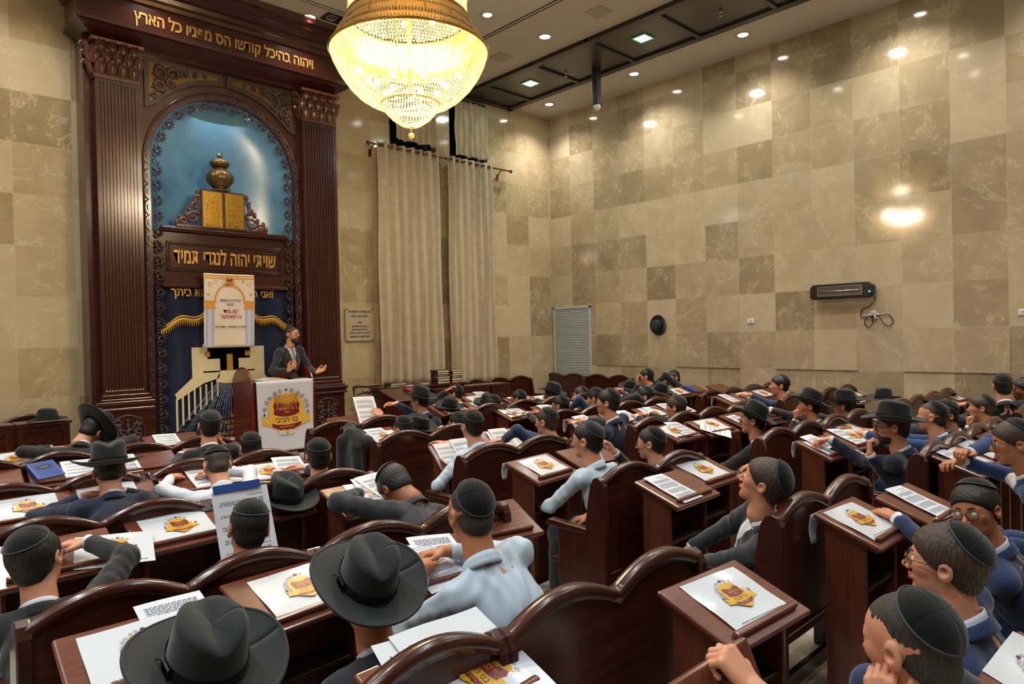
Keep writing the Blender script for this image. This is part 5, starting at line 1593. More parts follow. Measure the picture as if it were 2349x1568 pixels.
    # ---- trousers and shoes
    if legs:
        ls = []
        for sg in (-1, 1):
            hj = hip + Vector((r.x, r.y, 0)) * (sg * .075 * s)
            if stand: kn = Vector((hj.x, hj.y, (hip.z + stand) / 2)); an = Vector((hj.x, hj.y, stand + .09))
            else:
                kn = hj + bf * .40 * s + Vector((r.x, r.y, 0)) * (sg * .03) + Vector((0, 0, .015)); an = kn + bf * .03 + Vector((0, 0, -(kn.z - .09)))
            ls += [(hj, kn, .088 * s, .066 * s), (kn, an, .062 * s, .048 * s)]
            sh = MB(); sh.lathe([(0, -.0), (.035, .0), (.042, .02), (.036, .05), (.02, .07), (0, .075)], 14, 0, None, .95, 2.6)
            M_ = Tr(an.x, an.y, stand if stand else .002) @ Matrix.Rotation(-R(face), 4, 'Z') @ Tr(0, .045, 0)
            par(sh.obj('shoe', MT['black']), M_)
        def f_leg(p):
            d = None
            for a, b, ra, rb in ls:
                e = s_cap(p, npv(a), npv(b), ra, rb); d = e if d is None else smin(d, e, .04)
            d = smin(d, s_ell(p, npv(hip), (.15 * s, .12 * s, .09)), .05)
            return d + .003 * np.sin(40 * p[:, 2] + 20 * p[:, 0]) * np.sin(25 * p[:, 1] + 9 * p[:, 2])
        P_ = [npv(x) for a in ls for x in a[:2]] + [npv(hip)]
        lo = np.min(P_, 0) - .12; lo[2] = max(lo[2], (stand or 0) + .03); hi = np.max(P_, 0) + .12
        v, q = surfnet(f_leg, lo, hi, max(hc, .011))
        par(np_obj('trousers', v, q, MT['trouser'] if jk and suit in ('suit_k', 'suit_g') or not jk else MT[suit]))
    PEOPLE.append((t, H))
    return t
# ---------------------------------------------------------------- desks and what lies on them
D = {}
def dk(key, x, y, rot, label, tilt=0.0): D[key] = (desk(x, y, rot, label, tilt), tilt)
def F_(key, label, **kw): return folder(label, D[key][0], **kw)
def P_(key, label, **kw): return page(label, D[key][0], tilt=D[key][1], **kw)
W_ = 'white plastic folder with gold emblem '
# left block
dk('lf1', -9.79, -2.86, 0, 'desk at left edge, first row, with a folder below framed panels')
F_('lf1', W_ + 'on the first-row desk at the left edge', u=.03)
dk('lf2', -9.18, -2.80, -4, 'desk under the folded arms of man in tilted hat')
dk('dE', -8.55, -2.82, -.8, 'first-row desk with one page, left of the boy holding his ear'); P_('dE', 'page on the first-row desk in front of the ark', u=-.05, kind=3)
dk('blueL', -10.06, -3.80, -2, 'desk cut by left edge next to the blue book'); P_('blueL', 'page just showing at the left edge', u=-.1, v=.2, kind=2)
dk('blue', -9.57, -3.83, -3, 'desk with the closed blue book'); P_('blue', 'page right of the closed blue book', u=.075, v=.15, rz=2, kind=3)
dk('dF', -9.07, -3.84, -.7, 'half-empty desk behind the upright hat at left'); P_('dF', 'page partly hidden by the hat above the navy jacket', u=-.15, v=.15, kind=1)
dk('dFr', -8.54, -3.87, 0, 'desk hidden in front of the boy holding his ear')
dk('dC', -9.98, -4.95, -.4, 'desk with a folder at left edge, third row'); F_('dC', W_ + 'at left edge, in front of the bespectacled boy', u=.0, v=.15)
dk('dD', -9.53, -4.92, -1.4, 'desk under the hunched navy jacket'); F_('dD', W_ + 'half under the navy jacket', u=-.03, v=.12)
dk('dG', -9.04, -4.93, -.7, 'desk under the arms of white-shirted boy bent forward'); P_('dG', 'blank-looking page under the bent boy\'s arms', u=.05, v=.15, rz=3, kind=3); P_('dG', 'second page under the bent boy\'s right arm', u=.16, v=.1, rz=-6, up=.009, kind=3)
dk('dH', -8.53, -4.98, -5, 'desk with folder and page near the lectern'); F_('dH', W_ + 'half covered by a page, below the lectern', u=-.06, v=.16, rz=-4); P_('dH', 'page over a folder on the desk below the lectern', u=.1, v=.13, rz=-4, kind=0)
dk('A3', -10.04, -6.09, 0, 'desk at left edge under the bespectacled boy\'s elbow'); F_('A3', W_ + 'under the sleeve of bespectacled boy', u=.22, v=.2, rz=-12)
dk('D8', -9.5, -6.02, 3.3, 'desk with a folder left of the hanging sheet'); F_('D8', W_ + 'left of the hanging printed sheet', u=-.02, v=.16); flap('folder corner hanging behind the desk left of the printed sheet', D['D8'][0], -.2)
dk('dI', -9.01, -5.87, 1.3, 'desk carrying the black hat in the middle left'); F_('dI', W_ + 'half under the black hat', u=.02, v=.13)
dk('dJ', -8.52, -6.14, 1.3, 'pale-lit desk of the slumped man with curly hair'); F_('dJ', W_ + 'with pages on it, by the slumped man', u=.06, v=.14, rz=-4); P_('dJ', 'page before the slumped man\'s hand', u=.07, v=.13, rz=-6, kind=2); P_('dJ', 'second page beside the slumped man\'s head', u=.13, v=.1, rz=10, up=.009, kind=1)
dk('D7', -10.01, -7.37, -.6, 'desk with folder behind the wide brim at bottom left'); F_('D7', W_ + 'cut by the wide hat brim at bottom left', u=-.02, v=.15); P_('D7', 'page tucked right of a folder at bottom left', u=.1, v=.1, rz=2, up=.001, kind=2)
dk('D6', -9.5, -7.28, 5, 'desk with a glossy folder in the left foreground'); F_('D6', W_ + 'left of the big foreground hat', u=.01, v=.155)
dk('Dm2', -8.93, -7.36, -4, 'desk with two pages between the big hat and blue shirt'); P_('Dm2', 'page between the big hat and the pale-blue shirt', u=-.06, v=.17, rz=6, kind=1); P_('Dm2', 'page overlapped at the boy\'s folded hands', u=.02, v=.13, rz=-8, up=.003, kind=2)
dk('Dmid', -8.38, -7.03, -12, 'empty desk in front of the pale-blue shirted boy')
dk('Dbag', -9.5, -8.19, 3, 'desk under a pile of folders at the bottom edge')
F_('Dbag', 'lowest white folder of the pile at bottom edge', u=-.02, v=.17, rz=-100, up=.004).scale = (1.3, 1.3, 1.3)
F_('Dbag', W_ + 'lying on the pile at bottom edge', u=.06, v=.155, rz=-93, up=.012).scale = (1.3, 1.3, 1.3)
dk('D1', -8.5, -8.42, -3, 'large foreground desk with folder right of the empty bench'); F_('D1', W_ + 'on the large foreground desk at lower right', u=.01, v=.15, rz=-2)
dk('D6r', -8.52, -9.30, -2, 'desk under a folder at the bottom right corner'); F_('D6r', W_ + 'at the bottom right corner', u=.04, v=.12, rz=1)
# centre block
dk('B0', -6.75, -2.92, 4, 'desk below the papers held by a man in a hat'); 
dk('dKl', -7.15, -4.09, 0, 'desk draped with a black jacket'); P_('dKl', 'curling page on the desk with a draped jacket', u=.02, v=.16, rz=4, kind=0); F_('dKl', 'folder under a curling page beside draped jacket', u=.04, v=.2, up=.0015)
dk('dKr', -6.66, -4.08, -.5, 'desk with a hat, right of the draped jacket')
dk('dL', -7.19, -5.36, 0, 'steeply tilted desk of the boy in white shirt', 24); P_('dL', 'page with small red crest on the tilted desk', u=-.09, v=.15, rz=0, up=.003, kind=3); P_('dL', 'page on the tilted desk before the white shirt', u=.08, v=.13, rz=0, kind=0)
dk('dM', -6.45, -5.09, -3.5, 'tilted desk with white folder and marker before the navy boy', 16); o_ = F_('dM', 'opened white folder on a tilted desk before the navy boy', u=.0, v=.15, up=.004); on_desk(D['dM'][0], o_, 0, .15, 180, .004, 16); P_('dM', 'page inside the opened white folder', u=-.02, v=.15, rz=0, up=.012, kind=0)
pen('dark marker on the opened white folder', D['dM'][0], .15, .17, 65, 'black', .12, .008, .012)
dk('D10', -7.26, -6.34, 5.9, 'desk with folder in front of the upright white shirt'); F_('D10', W_ + 'in front of the upright white-shirted boy', u=.02, v=.15); flap('folder corner hanging from the desk before the white-shirted boy', D['D10'][0], -.19)
dk('D10r', -6.72, -6.3, 0, 'desk hidden behind the upright white shirt')
dk('D5', -7.18, -7.35, 1.5, 'desk with one long page behind the hanging hat'); P_('D5', 'long printed page behind the upright white shirt', u=-.06, v=.155, rz=1, kind=1)
dk('D5b', -6.66, -7.22, 1.2, 'desk with folder left of the upward-gazing boy'); F_('D5b', W_ + 'left of the upward-gazing boy', u=-.01, v=.15)
dk('D2', -7.21, -8.39, 0, 'desk with folder, nearest in front of the boy in gold glasses'); F_('D2', W_ + 'near the camera-facing boy, its corner hanging', u=-.03, v=.15, rz=-3); flap('large folder corner hanging off the desk at right', D['D2'][0], -.17, .13, .14)
dk('D3', -6.7, -8.48, -1, 'desk with a strip of page beside the camera-facing boy'); P_('D3', 'page beside the chin of the camera-facing boy', u=.0, v=.145, rz=-3, kind=1)
# right block
dk('dP', -4.22, -2.1, 0, 'small far desk with folder near the cabinet'); F_('dP', W_ + 'on far desk by the cabinet', u=0)
dk('dQ', -3.82, -1.72, 0, 'farthest desk with a page below the curtains'); P_('dQ', 'page on the farthest desk below the curtains', u=.02, kind=0)
dk('dN', -5.26, -2.75, 5, 'desk with a hat behind the paper-holding man'); P_('dN', 'page under the hat by the paper-holding man', u=-.05, kind=0); P_('dN', 'second page right of that hat', u=.14, rz=5, kind=2)
dk('dO', -4.76, -2.85, 0, 'desk with a hat before the boy at left of centre'); F_('dO', 'folder under the hat beside the dark-haired boy', u=0)
dk('dT', -4.06, -2.83, 0, 'desk of the boy facing left under the curtains'); P_('dT', 'page left of the boy under the curtains', u=-.06, kind=1); P_('dT', 'curling page right of the boy under the curtains', u=.12, rz=-10, kind=2)
dk('dU', -3.62, -2.9, 0, 'desk beside the sunlit-faced man in a hat'); F_('dU', W_ + 'beside the tan-faced man in a hat', u=-.02)
dk('dR', -5.1, -3.8, 5, 'desk with white folder, page and pen in the middle'); o_ = F_('dR', 'white folder under a page and pen', u=-.02, v=.15); on_desk(D['dR'][0], o_, -.03, .15, 180, .002); P_('dR', 'page beside a pen on the middle desk', u=.05, rz=4, kind=0); pen('black pen on the page of the middle desk', D['dR'][0], -.12, .2, -30)
dk('dS', -4.62, -3.93, 0, 'desk with one page before the boy with short hair'); P_('dS', 'page before the boy with short hair, centre', u=-.04, kind=0)
dk('dV', -4.12, -3.9, 0, 'desk with folder and pen left of two boys'); F_('dV', W_ + 'left of two boys in profile', u=.0, v=.15); pen('brown pen beside folder left of two boys', D['dV'][0], -.17, .18, -40, 'copper')
dk('dV2', -3.6, -3.9, 0, 'desk under the elbow of boy leaning right of centre'); P_('dV2', 'page left of the boy leaning on folded arms', u=-.02, kind=0)
dk('dW', -5.25, -5.06, -4, 'desk with pages before the tall boy in navy jacket'); F_('dW', 'folder under the page before the tall navy boy', u=-.04, v=.17, up=.0015); P_('dW', 'page before the tall boy in a navy jacket', u=-.02, v=.13, rz=8, kind=0); flap('folder corner hanging from the tall navy boy\'s desk', D['dW'][0], -.19, .09, .13)
dk('dW2', -4.74, -5.07, 0, 'desk hidden right of the tall navy boy'); P_('dW2', 'page right of the tall navy boy', u=.12, kind=1)
dk('dX', -4.14, -5.06, 1, 'desk with white folder and pen, right of centre'); o_ = F_('dX', 'white folder face down with pen, right of centre', u=0); on_desk(D['dX'][0], o_, -.01, .15, 180, .002); P_('dX', 'page on the face-down folder right of centre', u=.03, v=.17, kind=3); pen('black pen on the face-down folder', D['dX'][0], .12, .1, -45)
dk('dX2', -3.66, -5.01, 0, 'desk behind the boy in profile right of centre'); P_('dX2', 'page left of the boy in profile right of centre', u=-.08, kind=2); P_('dX2', 'page right of the boy in profile right of centre', u=.16, rz=-5, kind=2)
dk('d_e', -5.22, -6.08, 1.6, 'desk with a page over a folder, behind the reading boy'); F_('d_e', W_ + 'mostly under a page behind the reading boy', u=-.05, v=.16, rz=6); P_('d_e', 'page over a folder behind the reading boy', u=.07, v=.145, rz=-6, kind=0)
dk('d_f', -4.72, -6.13, -5, 'desk with a crooked page across its folder'); F_('d_f', W_ + 'under a crooked page', u=.0, v=.145); P_('d_f', 'crooked page hanging over a desk ledge', u=-.1, v=.25, rz=38, up=.012, kind=3); flap('small folder corner behind the desk with a crooked page', D['d_f'][0], -.2, .06, .07)
dk('d_c6', -4.14, -6.14, 2, 'desk before the man with fist at his mouth'); P_('d_c6', 'page below the fist of the man in a hat', u=-.08, v=.2, rz=4, kind=2); pen('pen on the page below the raised fist', D['d_c6'][0], -.05, .2, -50)
dk('d_c7', -3.62, -6.15, 0, 'desk before the second hat at right')
dk('d_g', -5.23, -7.41, -4.4, 'desk under the hand of the bearded man'); F_('d_g', 'white folder under the bearded man\'s pages', u=-.03, v=.16, up=.0015); P_('d_g', 'page under the bearded man\'s hand', u=-.02, v=.12, rz=5, kind=1); P_('d_g', 'second page under the bearded man\'s cuff', u=.1, v=.2, rz=-4, up=.008, kind=3); flap('folder corner hanging from the bearded man\'s desk', D['d_g'][0], -.19, .09, .12)
pen('black marker beside the bearded man\'s fingers', D['d_g'][0], -.02, .25, -42, 'black', .13, .009, .014)
dk('d_h', -4.69, -7.40, 0, 'desk with page over folder beside the bearded man'); F_('d_h', W_ + 'under a page beside the bearded man', u=.05, v=.16, rz=-4); P_('d_h', 'page over a folder beside the bearded man', u=-.05, v=.14, rz=-6, kind=0)
dk('d_i', -4.10, -7.13, -1, 'desk with folder behind the bearded man\'s glasses'); F_('d_i', W_ + 'behind the bearded man\'s glasses', u=-.01, v=.15)
dk('d_l', -5.27, -8.34, .7, 'desk under the elbow of the boy in bright blue'); F_('d_l', 'folder under the page by the bright blue sleeve', u=.1, v=.15, rz=2); P_('d_l', 'page by the bright blue sleeve', u=-.04, v=.15, rz=2, kind=0)
dk('d_l2', -4.72, -8.32, 0, 'desk with folder before the boy in bright blue'); F_('d_l2', W_ + 'before the boy in bright blue', u=-.02, v=.15)
dk('d_m', -4.16, -8.34, 0, 'empty purple-brown desk behind the boy in bright blue')
dk('d_m2', -3.64, -8.34, 0, 'desk with a page corner at the right'); P_('d_m2', 'page corner above the purple-brown desk', u=-.1, v=.1, kind=2)
# far right block
dk('dY', -1.8, -2.97, 0, 'desk with hat beside the boy shading his face'); F_('dY', 'folder under the hat by the boy shading his face', u=-.04)
dk('dY2', -1.3, -2.95, 0, 'far desk with hat and page near the right wall'); P_('dY2', 'page beside the far hat near the right wall', u=-.1, kind=2)
dk('dZ', -1.68, -3.8, 0, 'desk with folder beside the far blue book'); F_('dZ', W_ + 'beside the far blue book', u=0)
dk('dZ2', -1.18, -3.76, 0, 'desk with the far blue book')
dk('d_a', -.70, -3.95, 0, 'bare desk against the right wall')
dk('dZ0', -2.3, -3.86, 0, 'desk under the far pair of hats')
dk('d_b', -2.3, -5.0, 0, 'desk with pages in front of the bench end, right'); P_('d_b', 'page on the desk in front of the bench end', u=-.02, v=.15, rz=-3, kind=0); flap('folder corner below the desk in front of the bench end', D['d_b'][0], -.19, .08, .12)
dk('d_c', -1.8, -4.97, 0, 'second desk left of the man in navy'); F_('d_c', W_ + 'second left of the man in navy', u=0)
dk('d_c2', -1.3, -4.95, 0, 'desk at the elbow of the man in navy'); F_('d_c2', W_ + 'at the elbow of the man in navy', u=0)
dk('d_d', -.78, -4.95, 0, 'desk right of the man in navy, by the wall'); P_('d_d', 'page right of the man in navy', u=.0, kind=3)
dk('d_j2', -1.25, -6.15, 0, 'desk right of the second hat'); P_('d_j2', 'page right of the second hat', u=-.05, kind=1)
dk('d_j', -.72, -5.95, 0, 'desk with folder at the wall, right of the second hat'); F_('d_j', W_ + 'at the wall, right of the second hat', u=0)
dk('d_k2', -1.02, -7.1, 0, 'left of two desks with folders at the right wall'); F_('d_k2', W_ + 'left of two at the right wall', u=0)
dk('d_k', -.53, -7.11, 0, 'right of two desks with folders at the right wall'); F_('d_k', W_ + 'right of two at the right wall', u=0)
dk('d_n', -2.39, -8.25, 0, 'desk with folder cut by the right edge'); F_('d_n', W_ + 'cut by the right edge', u=0)
# a desk board lifted by the hand in the foreground
t = thing('raised_desk', 'lifted wooden desk board gripped by a hand at bottom edge', 'desk', (-8.993 - .464, -9.0, 0))
Tb = frame((.464, 0, 1.152), (1, 0, 0), (0, .40, .916))
o = bevel(MB().box(-.464, 0, -.32, 0, -.022, 0, 0, Tb).obj('desk_top', MT['desk'], t), .008, 3)
bevel(MB().box(-.446, -.018, -.30, -.018, -.04, -.022, 0, Tb).obj('underlip', MT['desk_e'], t), .005)
for xx in (.03, .412): bevel(MB().box(xx, xx + .022, -.2, -.03, 0, .8).obj('side_panel', MT['desk_v'], t), .004)
MB().box(.05, .414, -.06, -.04, .08, .8).obj('front_panel', MT['desk_v'], t)
# blue books, green cover, sheet held up, hats
bk = book('closed blue book with a dark oval stamp on the left desk', .17, .24, .035, 'blue_book', (0, 0, 0))
on_desk(D['blue'][0], bk, -.19, .275, 12, .003)
b = MB(); b.add([(.085 + .05 * math.cos(a), .155 + .035 * math.sin(a), .0358) for a in [2 * PI * i / 24 for i in range(24)]], [tuple(range(24))]); b.obj('oval_stamp', MT['black'], bk)
b = MB(); put_text(b, 'ספר', .03, Matrix.Translation((.085, .155, .0362))); 
for x0, x1, y0, y1 in ((.01, .16, .01, .012), (.01, .16, .228, .23), (.01, .012, .012, .228), (.158, .16, .012, .228)): b.box(x0, x1, y0, y1, .0352, .0358)
b.obj('gilt_border', MT['silver_thread'], bk)
b2 = book('second blue book on a far desk near the right wall', .15, .21, .03, 'blue_book', (0, 0, 0)); on_desk(D['dZ2'][0], b2, -.2, .26, 4, .003)
o = book('upright green-covered booklet in the bench rack behind the gazing boy', .03, .16, .21, 'green_box', (-6.72, -7.16, .74), 0)
def hat_on_desk(key, label, u, v, rz, up=.03, s=1.0):
    M_ = Matrix.Translation(D[key][0].location) @ Matrix.Rotation(D[key][0].rotation_euler.z, 4, 'Z') @ slope_T(u, v, up) @ Rz(rz)
    return hat(label, M_, s)
hat_on_desk('dI', 'big black hat with a ribbon bow on the middle-left desk', .1, .17, 25, .03, 1.05)
hat_on_desk('dKr', 'black hat on the desk beside white-shirted boy\'s head', -.02, .14, 60)
hat_on_desk('dN', 'black hat on the desk behind the man holding papers', .0, .15, 70)
hat_on_desk('dO', 'black hat whose crown hides behind a boy, left of centre', .05, .15, 40)
hat_on_desk('dY', 'black hat left of the boy shading his face', .02, .12, 70)
hat_on_desk('dY2', 'black hat right of the boy shading his face', .06, .12, 60)
hat_on_desk('dZ0', 'black hat nearest below the boy shading his face', .1, .1, 60, .04)
hat('black hat lying on the framed panel at far left', Tr(-8.98, -1.02, 1.035) @ Rz(80), 1.0)
hat('black hat behind the blue-suited neck at right', Tr(-2.05, -7.0, 1.02) @ Rz(60), 1.0)
hat('black hat hanging flat on the right wall', Tr(-.005, -2.61, 1.95) @ Rz(-60) @ Ry(-90) if False else Tr(-.012, -2.61, 1.95) @ Matrix.Rotation(-PI / 2, 4, 'Y') @ Rz(95) @ Rx(0), .98)
hat('black hat hung below the desk with one long page', Tr(-6.93, -7.33, .78) @ Rx(98) @ Rz(20), .95)
# sheet held upright and papers in hands
sh = page('tall printed sheet held up before the boy at left centre', None, kind=3); sh.matrix_world = frame((-9.03, -6.36, .90), (1, -.06, .02), (-.05, .36, .93)) @ Matrix.Scale(1.35, 4)
o = MB().box(-.13, .10, .085, .125, -.006, -.003).obj('blue_binder', MT['blue_book']); tag(o, 'blue binder edge behind the tall held sheet', 'binder'); o.matrix_world = frame((-9.03, -6.34, 1.0), (1, -.06, .02), (-.05, .36, .93))
sh = page('loose page read by the dark-suited boy, right of the white shirt', None, kind=1); sh.matrix_world = frame((-6.67, -6.60, .98), (.97, -.1, -.1), (.12, .55, .83))
sh = page('pages held up by the man in a hat near the cabinet', None, kind=0); sh.matrix_world = frame((-6.30, -3.02, 1.03), (.95, -.2, 0), (.12, .62, .78)) @ Matrix.Scale(1.2, 4)
# coats draped over a desk
def draped_jacket():
    t = thing('jacket', 'black jacket draped over the end of a desk, beside white shirt', 'jacket', (-7.15, -4.2, 0))
    def f(p):
        d = s_cap(p, (-7.16, -4.12, 1.0), (-7.13, -4.4, .9), .05)
        d = smin(d, s_ell(p, (-7.21, -4.22, .72), (.05, .16, .30)), .05)
        d = smin(d, s_cap(p, (-7.25, -4.16, .9), (-7.27, -4.12, .36), .055, .045), .04)
        d = smin(d, s_cap(p, (-7.2, -4.34, .85), (-7.21, -4.36, .34), .05, .04), .03)
        d = smin(d, s_cap(p, (-7.16, -4.02, .99), (-6.95, -4.0, 1.0), .03, .02), .04)
        return d + .006 * np.sin(40 * p[:, 1] + 9 * p[:, 2]) * np.sin(9 * p[:, 2] + 20 * p[:, 0])
    v, q = surfnet(f, (-7.4, -4.55, .28), (-6.85, -3.9, 1.1), .011)
    o = np_obj('fabric', v, q, MT['suit_k'], t); o.matrix_parent_inverse = Matrix.Translation(t.location).inverted()
draped_jacket()
# ---------------------------------------------------------------- the listeners, row by row
def sit(k, x, dy=0.0): return (x, ROWY[k + 1] + .235 + dy, .50)
P = person
CAPA = (34, 57, 4); CAPB = (28, 57, 6); CAPC = (46, 55, 4)
# left block
P('person in black jacket lying forward on a front-left desk, wide hat tilted', sit(0, -9.1), (-9.02, -3.14, 1.10), (30, -38, 22), s=.97, suit='suit_k', arms=(dict(w=(-9.28, -2.98, .97), d=(1, .3, 0), n=(0, 0, -1), pole=(-1, -.2, .1)), dict(w=(-8.9, -2.98, .97), d=(-1, .3, 0), n=(0, 0, -1), pole=(1, -.2, .1))), cap=None, hatm=True, hat_tilt=(-16, 10), rowk=0, hat_s=1.12)
P('boy in dark suit holding his ear, in front of the ark', sit(1, -8.5), (-8.5, -4.40, 1.19), (14, 0, 6), s=.95, suit='suit_k', arms=('desk', 'cheek'), cap=(24, 56, 4), capm='velvet_d', hair='short', rowk=1)
P('person under an upright black hat, navy jacket hunched over desk', sit(2, -9.4), (-9.37, -5.26, 1.08), (10, -30, 0), s=.97, suit='suit_n', arms=('desk', 'desk'), cap=None, hatm=True, hat_tilt=(22, 0), rowk=2, hat_s=1.1)
P('boy in white shirt bent over papers, both arms spread on desk', sit(2, -8.8), (-8.80, -5.36, 1.05), (8, -30, 0), s=.95, top='shirt', suit='shirt', arms=(dict(w=(-8.98, -5.06, .965), d=(.5, .85, 0), n=(0, 0, -1), curl=10, pole=(-1, -.3, 0)), dict(w=(-8.72, -5.1, .965), d=(-.7, .8, 0), n=(0, 0, -1), curl=40, pole=(1, -.3, .1))), hair='crop', hairm='hair_b', cap=(18, 57, 4), rowk=2)
P('dark-haired boy in round black cap left of the lectern front', sit(1, -8.25), (-8.28, -4.62, 1.02), (14, -8, 0), s=.93, suit='suit_k', cap=(20, 60, 4), rowk=1)
P('boy in round black cap below the lectern, grey collar', sit(2, -8.27), (-8.30, -5.72, 1.08), (18, 0, 0), s=.93, suit='suit_g', cap=(20, 60, 4), rowk=2)
P('bespectacled boy in black jacket, head on hand, left foreground', sit(3, -9.92), (-9.93, -6.62, 1.01), (32, -6, -12), s=.98, suit='suit_k', arms=(dict(w=(-10.13, -6.58, .90), d=(.25, .3, 1), n=(.9, -.2, -.1), curl=(40, 48, 55, 60), pole=(-.5, .4, -1)), dict(w=(-9.70, -6.32, .97), d=(-.9, .5, 0), n=(0, 0, -1), pole=(1, -.1, .25))), hair='full', hairm='hair', cap=(26, 52, 4), glasses='frame', skin='skin', rowk=3)
P('boy in navy jacket holding up a printed sheet, left of centre', sit(3, -9.22), (-9.22, -6.86, 1.03), (10, -6, 8), s=.95, suit='suit_n', arms=(dict(w=(-9.28, -6.62, .80), d=(.7, .6, .3), n=(0, -.5, -.8), curl=30), 'lap'), hair='short', cap=(14, 57, 4), capm='velvet', skin='skin_t', rowk=3)
P('curly-haired man in grey suit slumped over his desk', sit(3, -8.3), (-8.22, -6.47, .98), (0, -58, -6), s=1.0, suit='suit_g', arms=(dict(w=(-8.37, -6.33, .95), d=(-.75, -.35, -.35), n=(-.1, -.5, -.8), curl=(22, 26, 26, 20), pole=(-.6, -.5, .0)), dict(w=(-8.1, -6.5, .75), d=(-.3, .6, -.2), n=(0, 0, -1), pole=(.7, -.6, -.1))), hair='full', hairm='hair', cap=(2, 50, 4), capm='velvet_d', skin='skin_d', rowk=3)
P('person in charcoal jacket under a huge black hat, bottom centre-left', sit(4, -9.2), (-9.235, -7.83, 1.0), (8, -6, 0), s=.98, suit='suit_g', arms=('lap', 'lap'), cap=None, hatm=True, hat_tilt=(34, 0), hat_s=1.04, rowk=4)
P('boy in pale blue shirt with folded hands, seen from behind', sit(4, -8.62), (-8.76, -7.78, 1.16), (14, -12, 0), s=.98, top='shirt', suit='shirt_b', arms=(dict(w=(-8.86, -7.62, .95), d=(.4, .9, .05), n=(0, 0, -1), curl=25), dict(w=(-8.72, -7.55, .965), d=(-.95, .25, 0), n=(0, -.2, -1), curl=30, pole=(1, -.3, -.2))), hair='crop', hairm='hair_s', cap=(58, 55, 4), glasses='frame', skin='skin_t', rowk=4)
P('person under a wide black hat cut by bottom edge, left', sit(4, -9.75), (-9.79, -7.99, .985), (0, -6, 0), s=.98, suit='suit_k', arms=('lap', 'lap'), cap=None, hatm=True, hat_tilt=(26, 0), hat_s=1.06, rowk=4)
# centre block
P('boy in off-white shirt beside the draped black jacket', sit(1, -6.85), (-6.76, -4.42, .98), (-2, -14, -8), s=.95, top='shirt', suit='shirt', arms=(dict(w=(-7.0, -4.5, .62), d=(.2, .8, -.4), n=(.9, 0, 0), pole=(-1, -.6, -.2)), 'desk'), cap=(30, 58, 4), glasses='frame', rowk=1)
P('boy in white shirt seen from behind at the tilted desk', sit(2, -7.0), (-6.99, -5.68, 1.13), (10, -4, 0), s=.97, top='shirt', suit='shirt_b', arms=(dict(w=(-7.2, -5.55, .68), d=(.3, .8, -.4), n=(.9, 0, 0), pole=(-1, -.5, -.2)), 'desk'), hair='short', cap=(32, 56, 4), rowk=2)
P('thin-faced boy with glasses behind the white-shirted boy', sit(1, -6.28), (-6.28, -4.62, .99), (-8, -2, 0), s=.92, suit='suit_k', cap=(30, 56, 4), glasses='frame', rowk=1)
P('boy in navy jacket with glasses at the opened white folder', sit(2, -6.12), (-6.12, -5.64, 1.07), (-12, -4, 0), s=.97, suit='suit_m', arms=(dict(w=(-6.42, -5.42, .93), d=(-.9, .35, 0), n=(0, 0, -1), pole=(.2, -1, .1)), 'desk'), cap=(34, 56, 4), glasses='frame', hair='short', hairm='hair_b', rowk=2)
P('boy in white shirt sitting upright on bench, facing left', sit(3, -6.98), (-6.99, -6.84, 1.13), (-16, 0, 0), s=.98, top='shirt', suit='shirt_b', arms=(dict(w=(-7.08, -6.52, .66), d=(.5, .8, -.2), n=(0, 0, -1), pole=(-1, -.4, -.3)), 'lap'), hair='short', cap=(40, 54, 4), capm='velvet_d', glasses='frame', rowk=3)
P('dark-suited boy reading a loose page, behind bench back', sit(3, -6.35), (-6.32, -6.86, 1.03), (-20, -2, 0), s=.94, suit='suit_k', arms=(dict(w=(-6.50, -6.68, .97), d=(-.35, .45, .8), n=(-.7, .4, -.1), curl=(18, 22, 26, 30), pole=(.8, -.3, -.8)), 'lap'), hair='short', cap=(44, 60, 4), glasses='frame', rowk=3)
P('boy in grey jacket leaning back and gazing up', (-7.12, -8.0, .50), (-7.31, -8.20, 1.10), (-14, 22, 0), s=.98, suit='suit_g', arms=(dict(w=(-7.34, -7.72, .60), d=(-.6, .5, -.1), n=(0, 0, -1), curl=8, pole=(-1, -.4, -.2)), 'lap'), hair='full', hairm='hair_b', cap=(58, 54, 4), face=-24, rowk=4)
P('boy in navy suit and glasses turning to face the camera', sit(5, -6.75, .05), (-6.99, -8.98, 1.04), (-78, -4, 10), s=.97, suit='suit_m', arms=('desk', 'lap'), hair='full', hairm='hair', cap=(24, 52, 4), glasses='frame_k', skin='skin_t', face=-20, rowk=5)
P('boy in gold glasses and blue suit, in profile at right foreground', sit(5, -7.78), (-7.98, -9.12, 1.09), (-6, 4, 0), s=.98, suit='suit_m', arms=('lap', 'lap'), hair='full', hairm='hair_b', cap=(44, 52, 4), glasses='frame', face=-8, rowk=5)
P('short-haired boy in large velvet cap at bottom right', (-8.5, -9.28, .50), (-8.655, -9.22, 1.09), (16, -8, 0), s=1.0, suit='suit_g', arms=('cheek', 'lap'), hair='crop', hairm='hair_s', cap=(50, 55, 4), rowk=5)
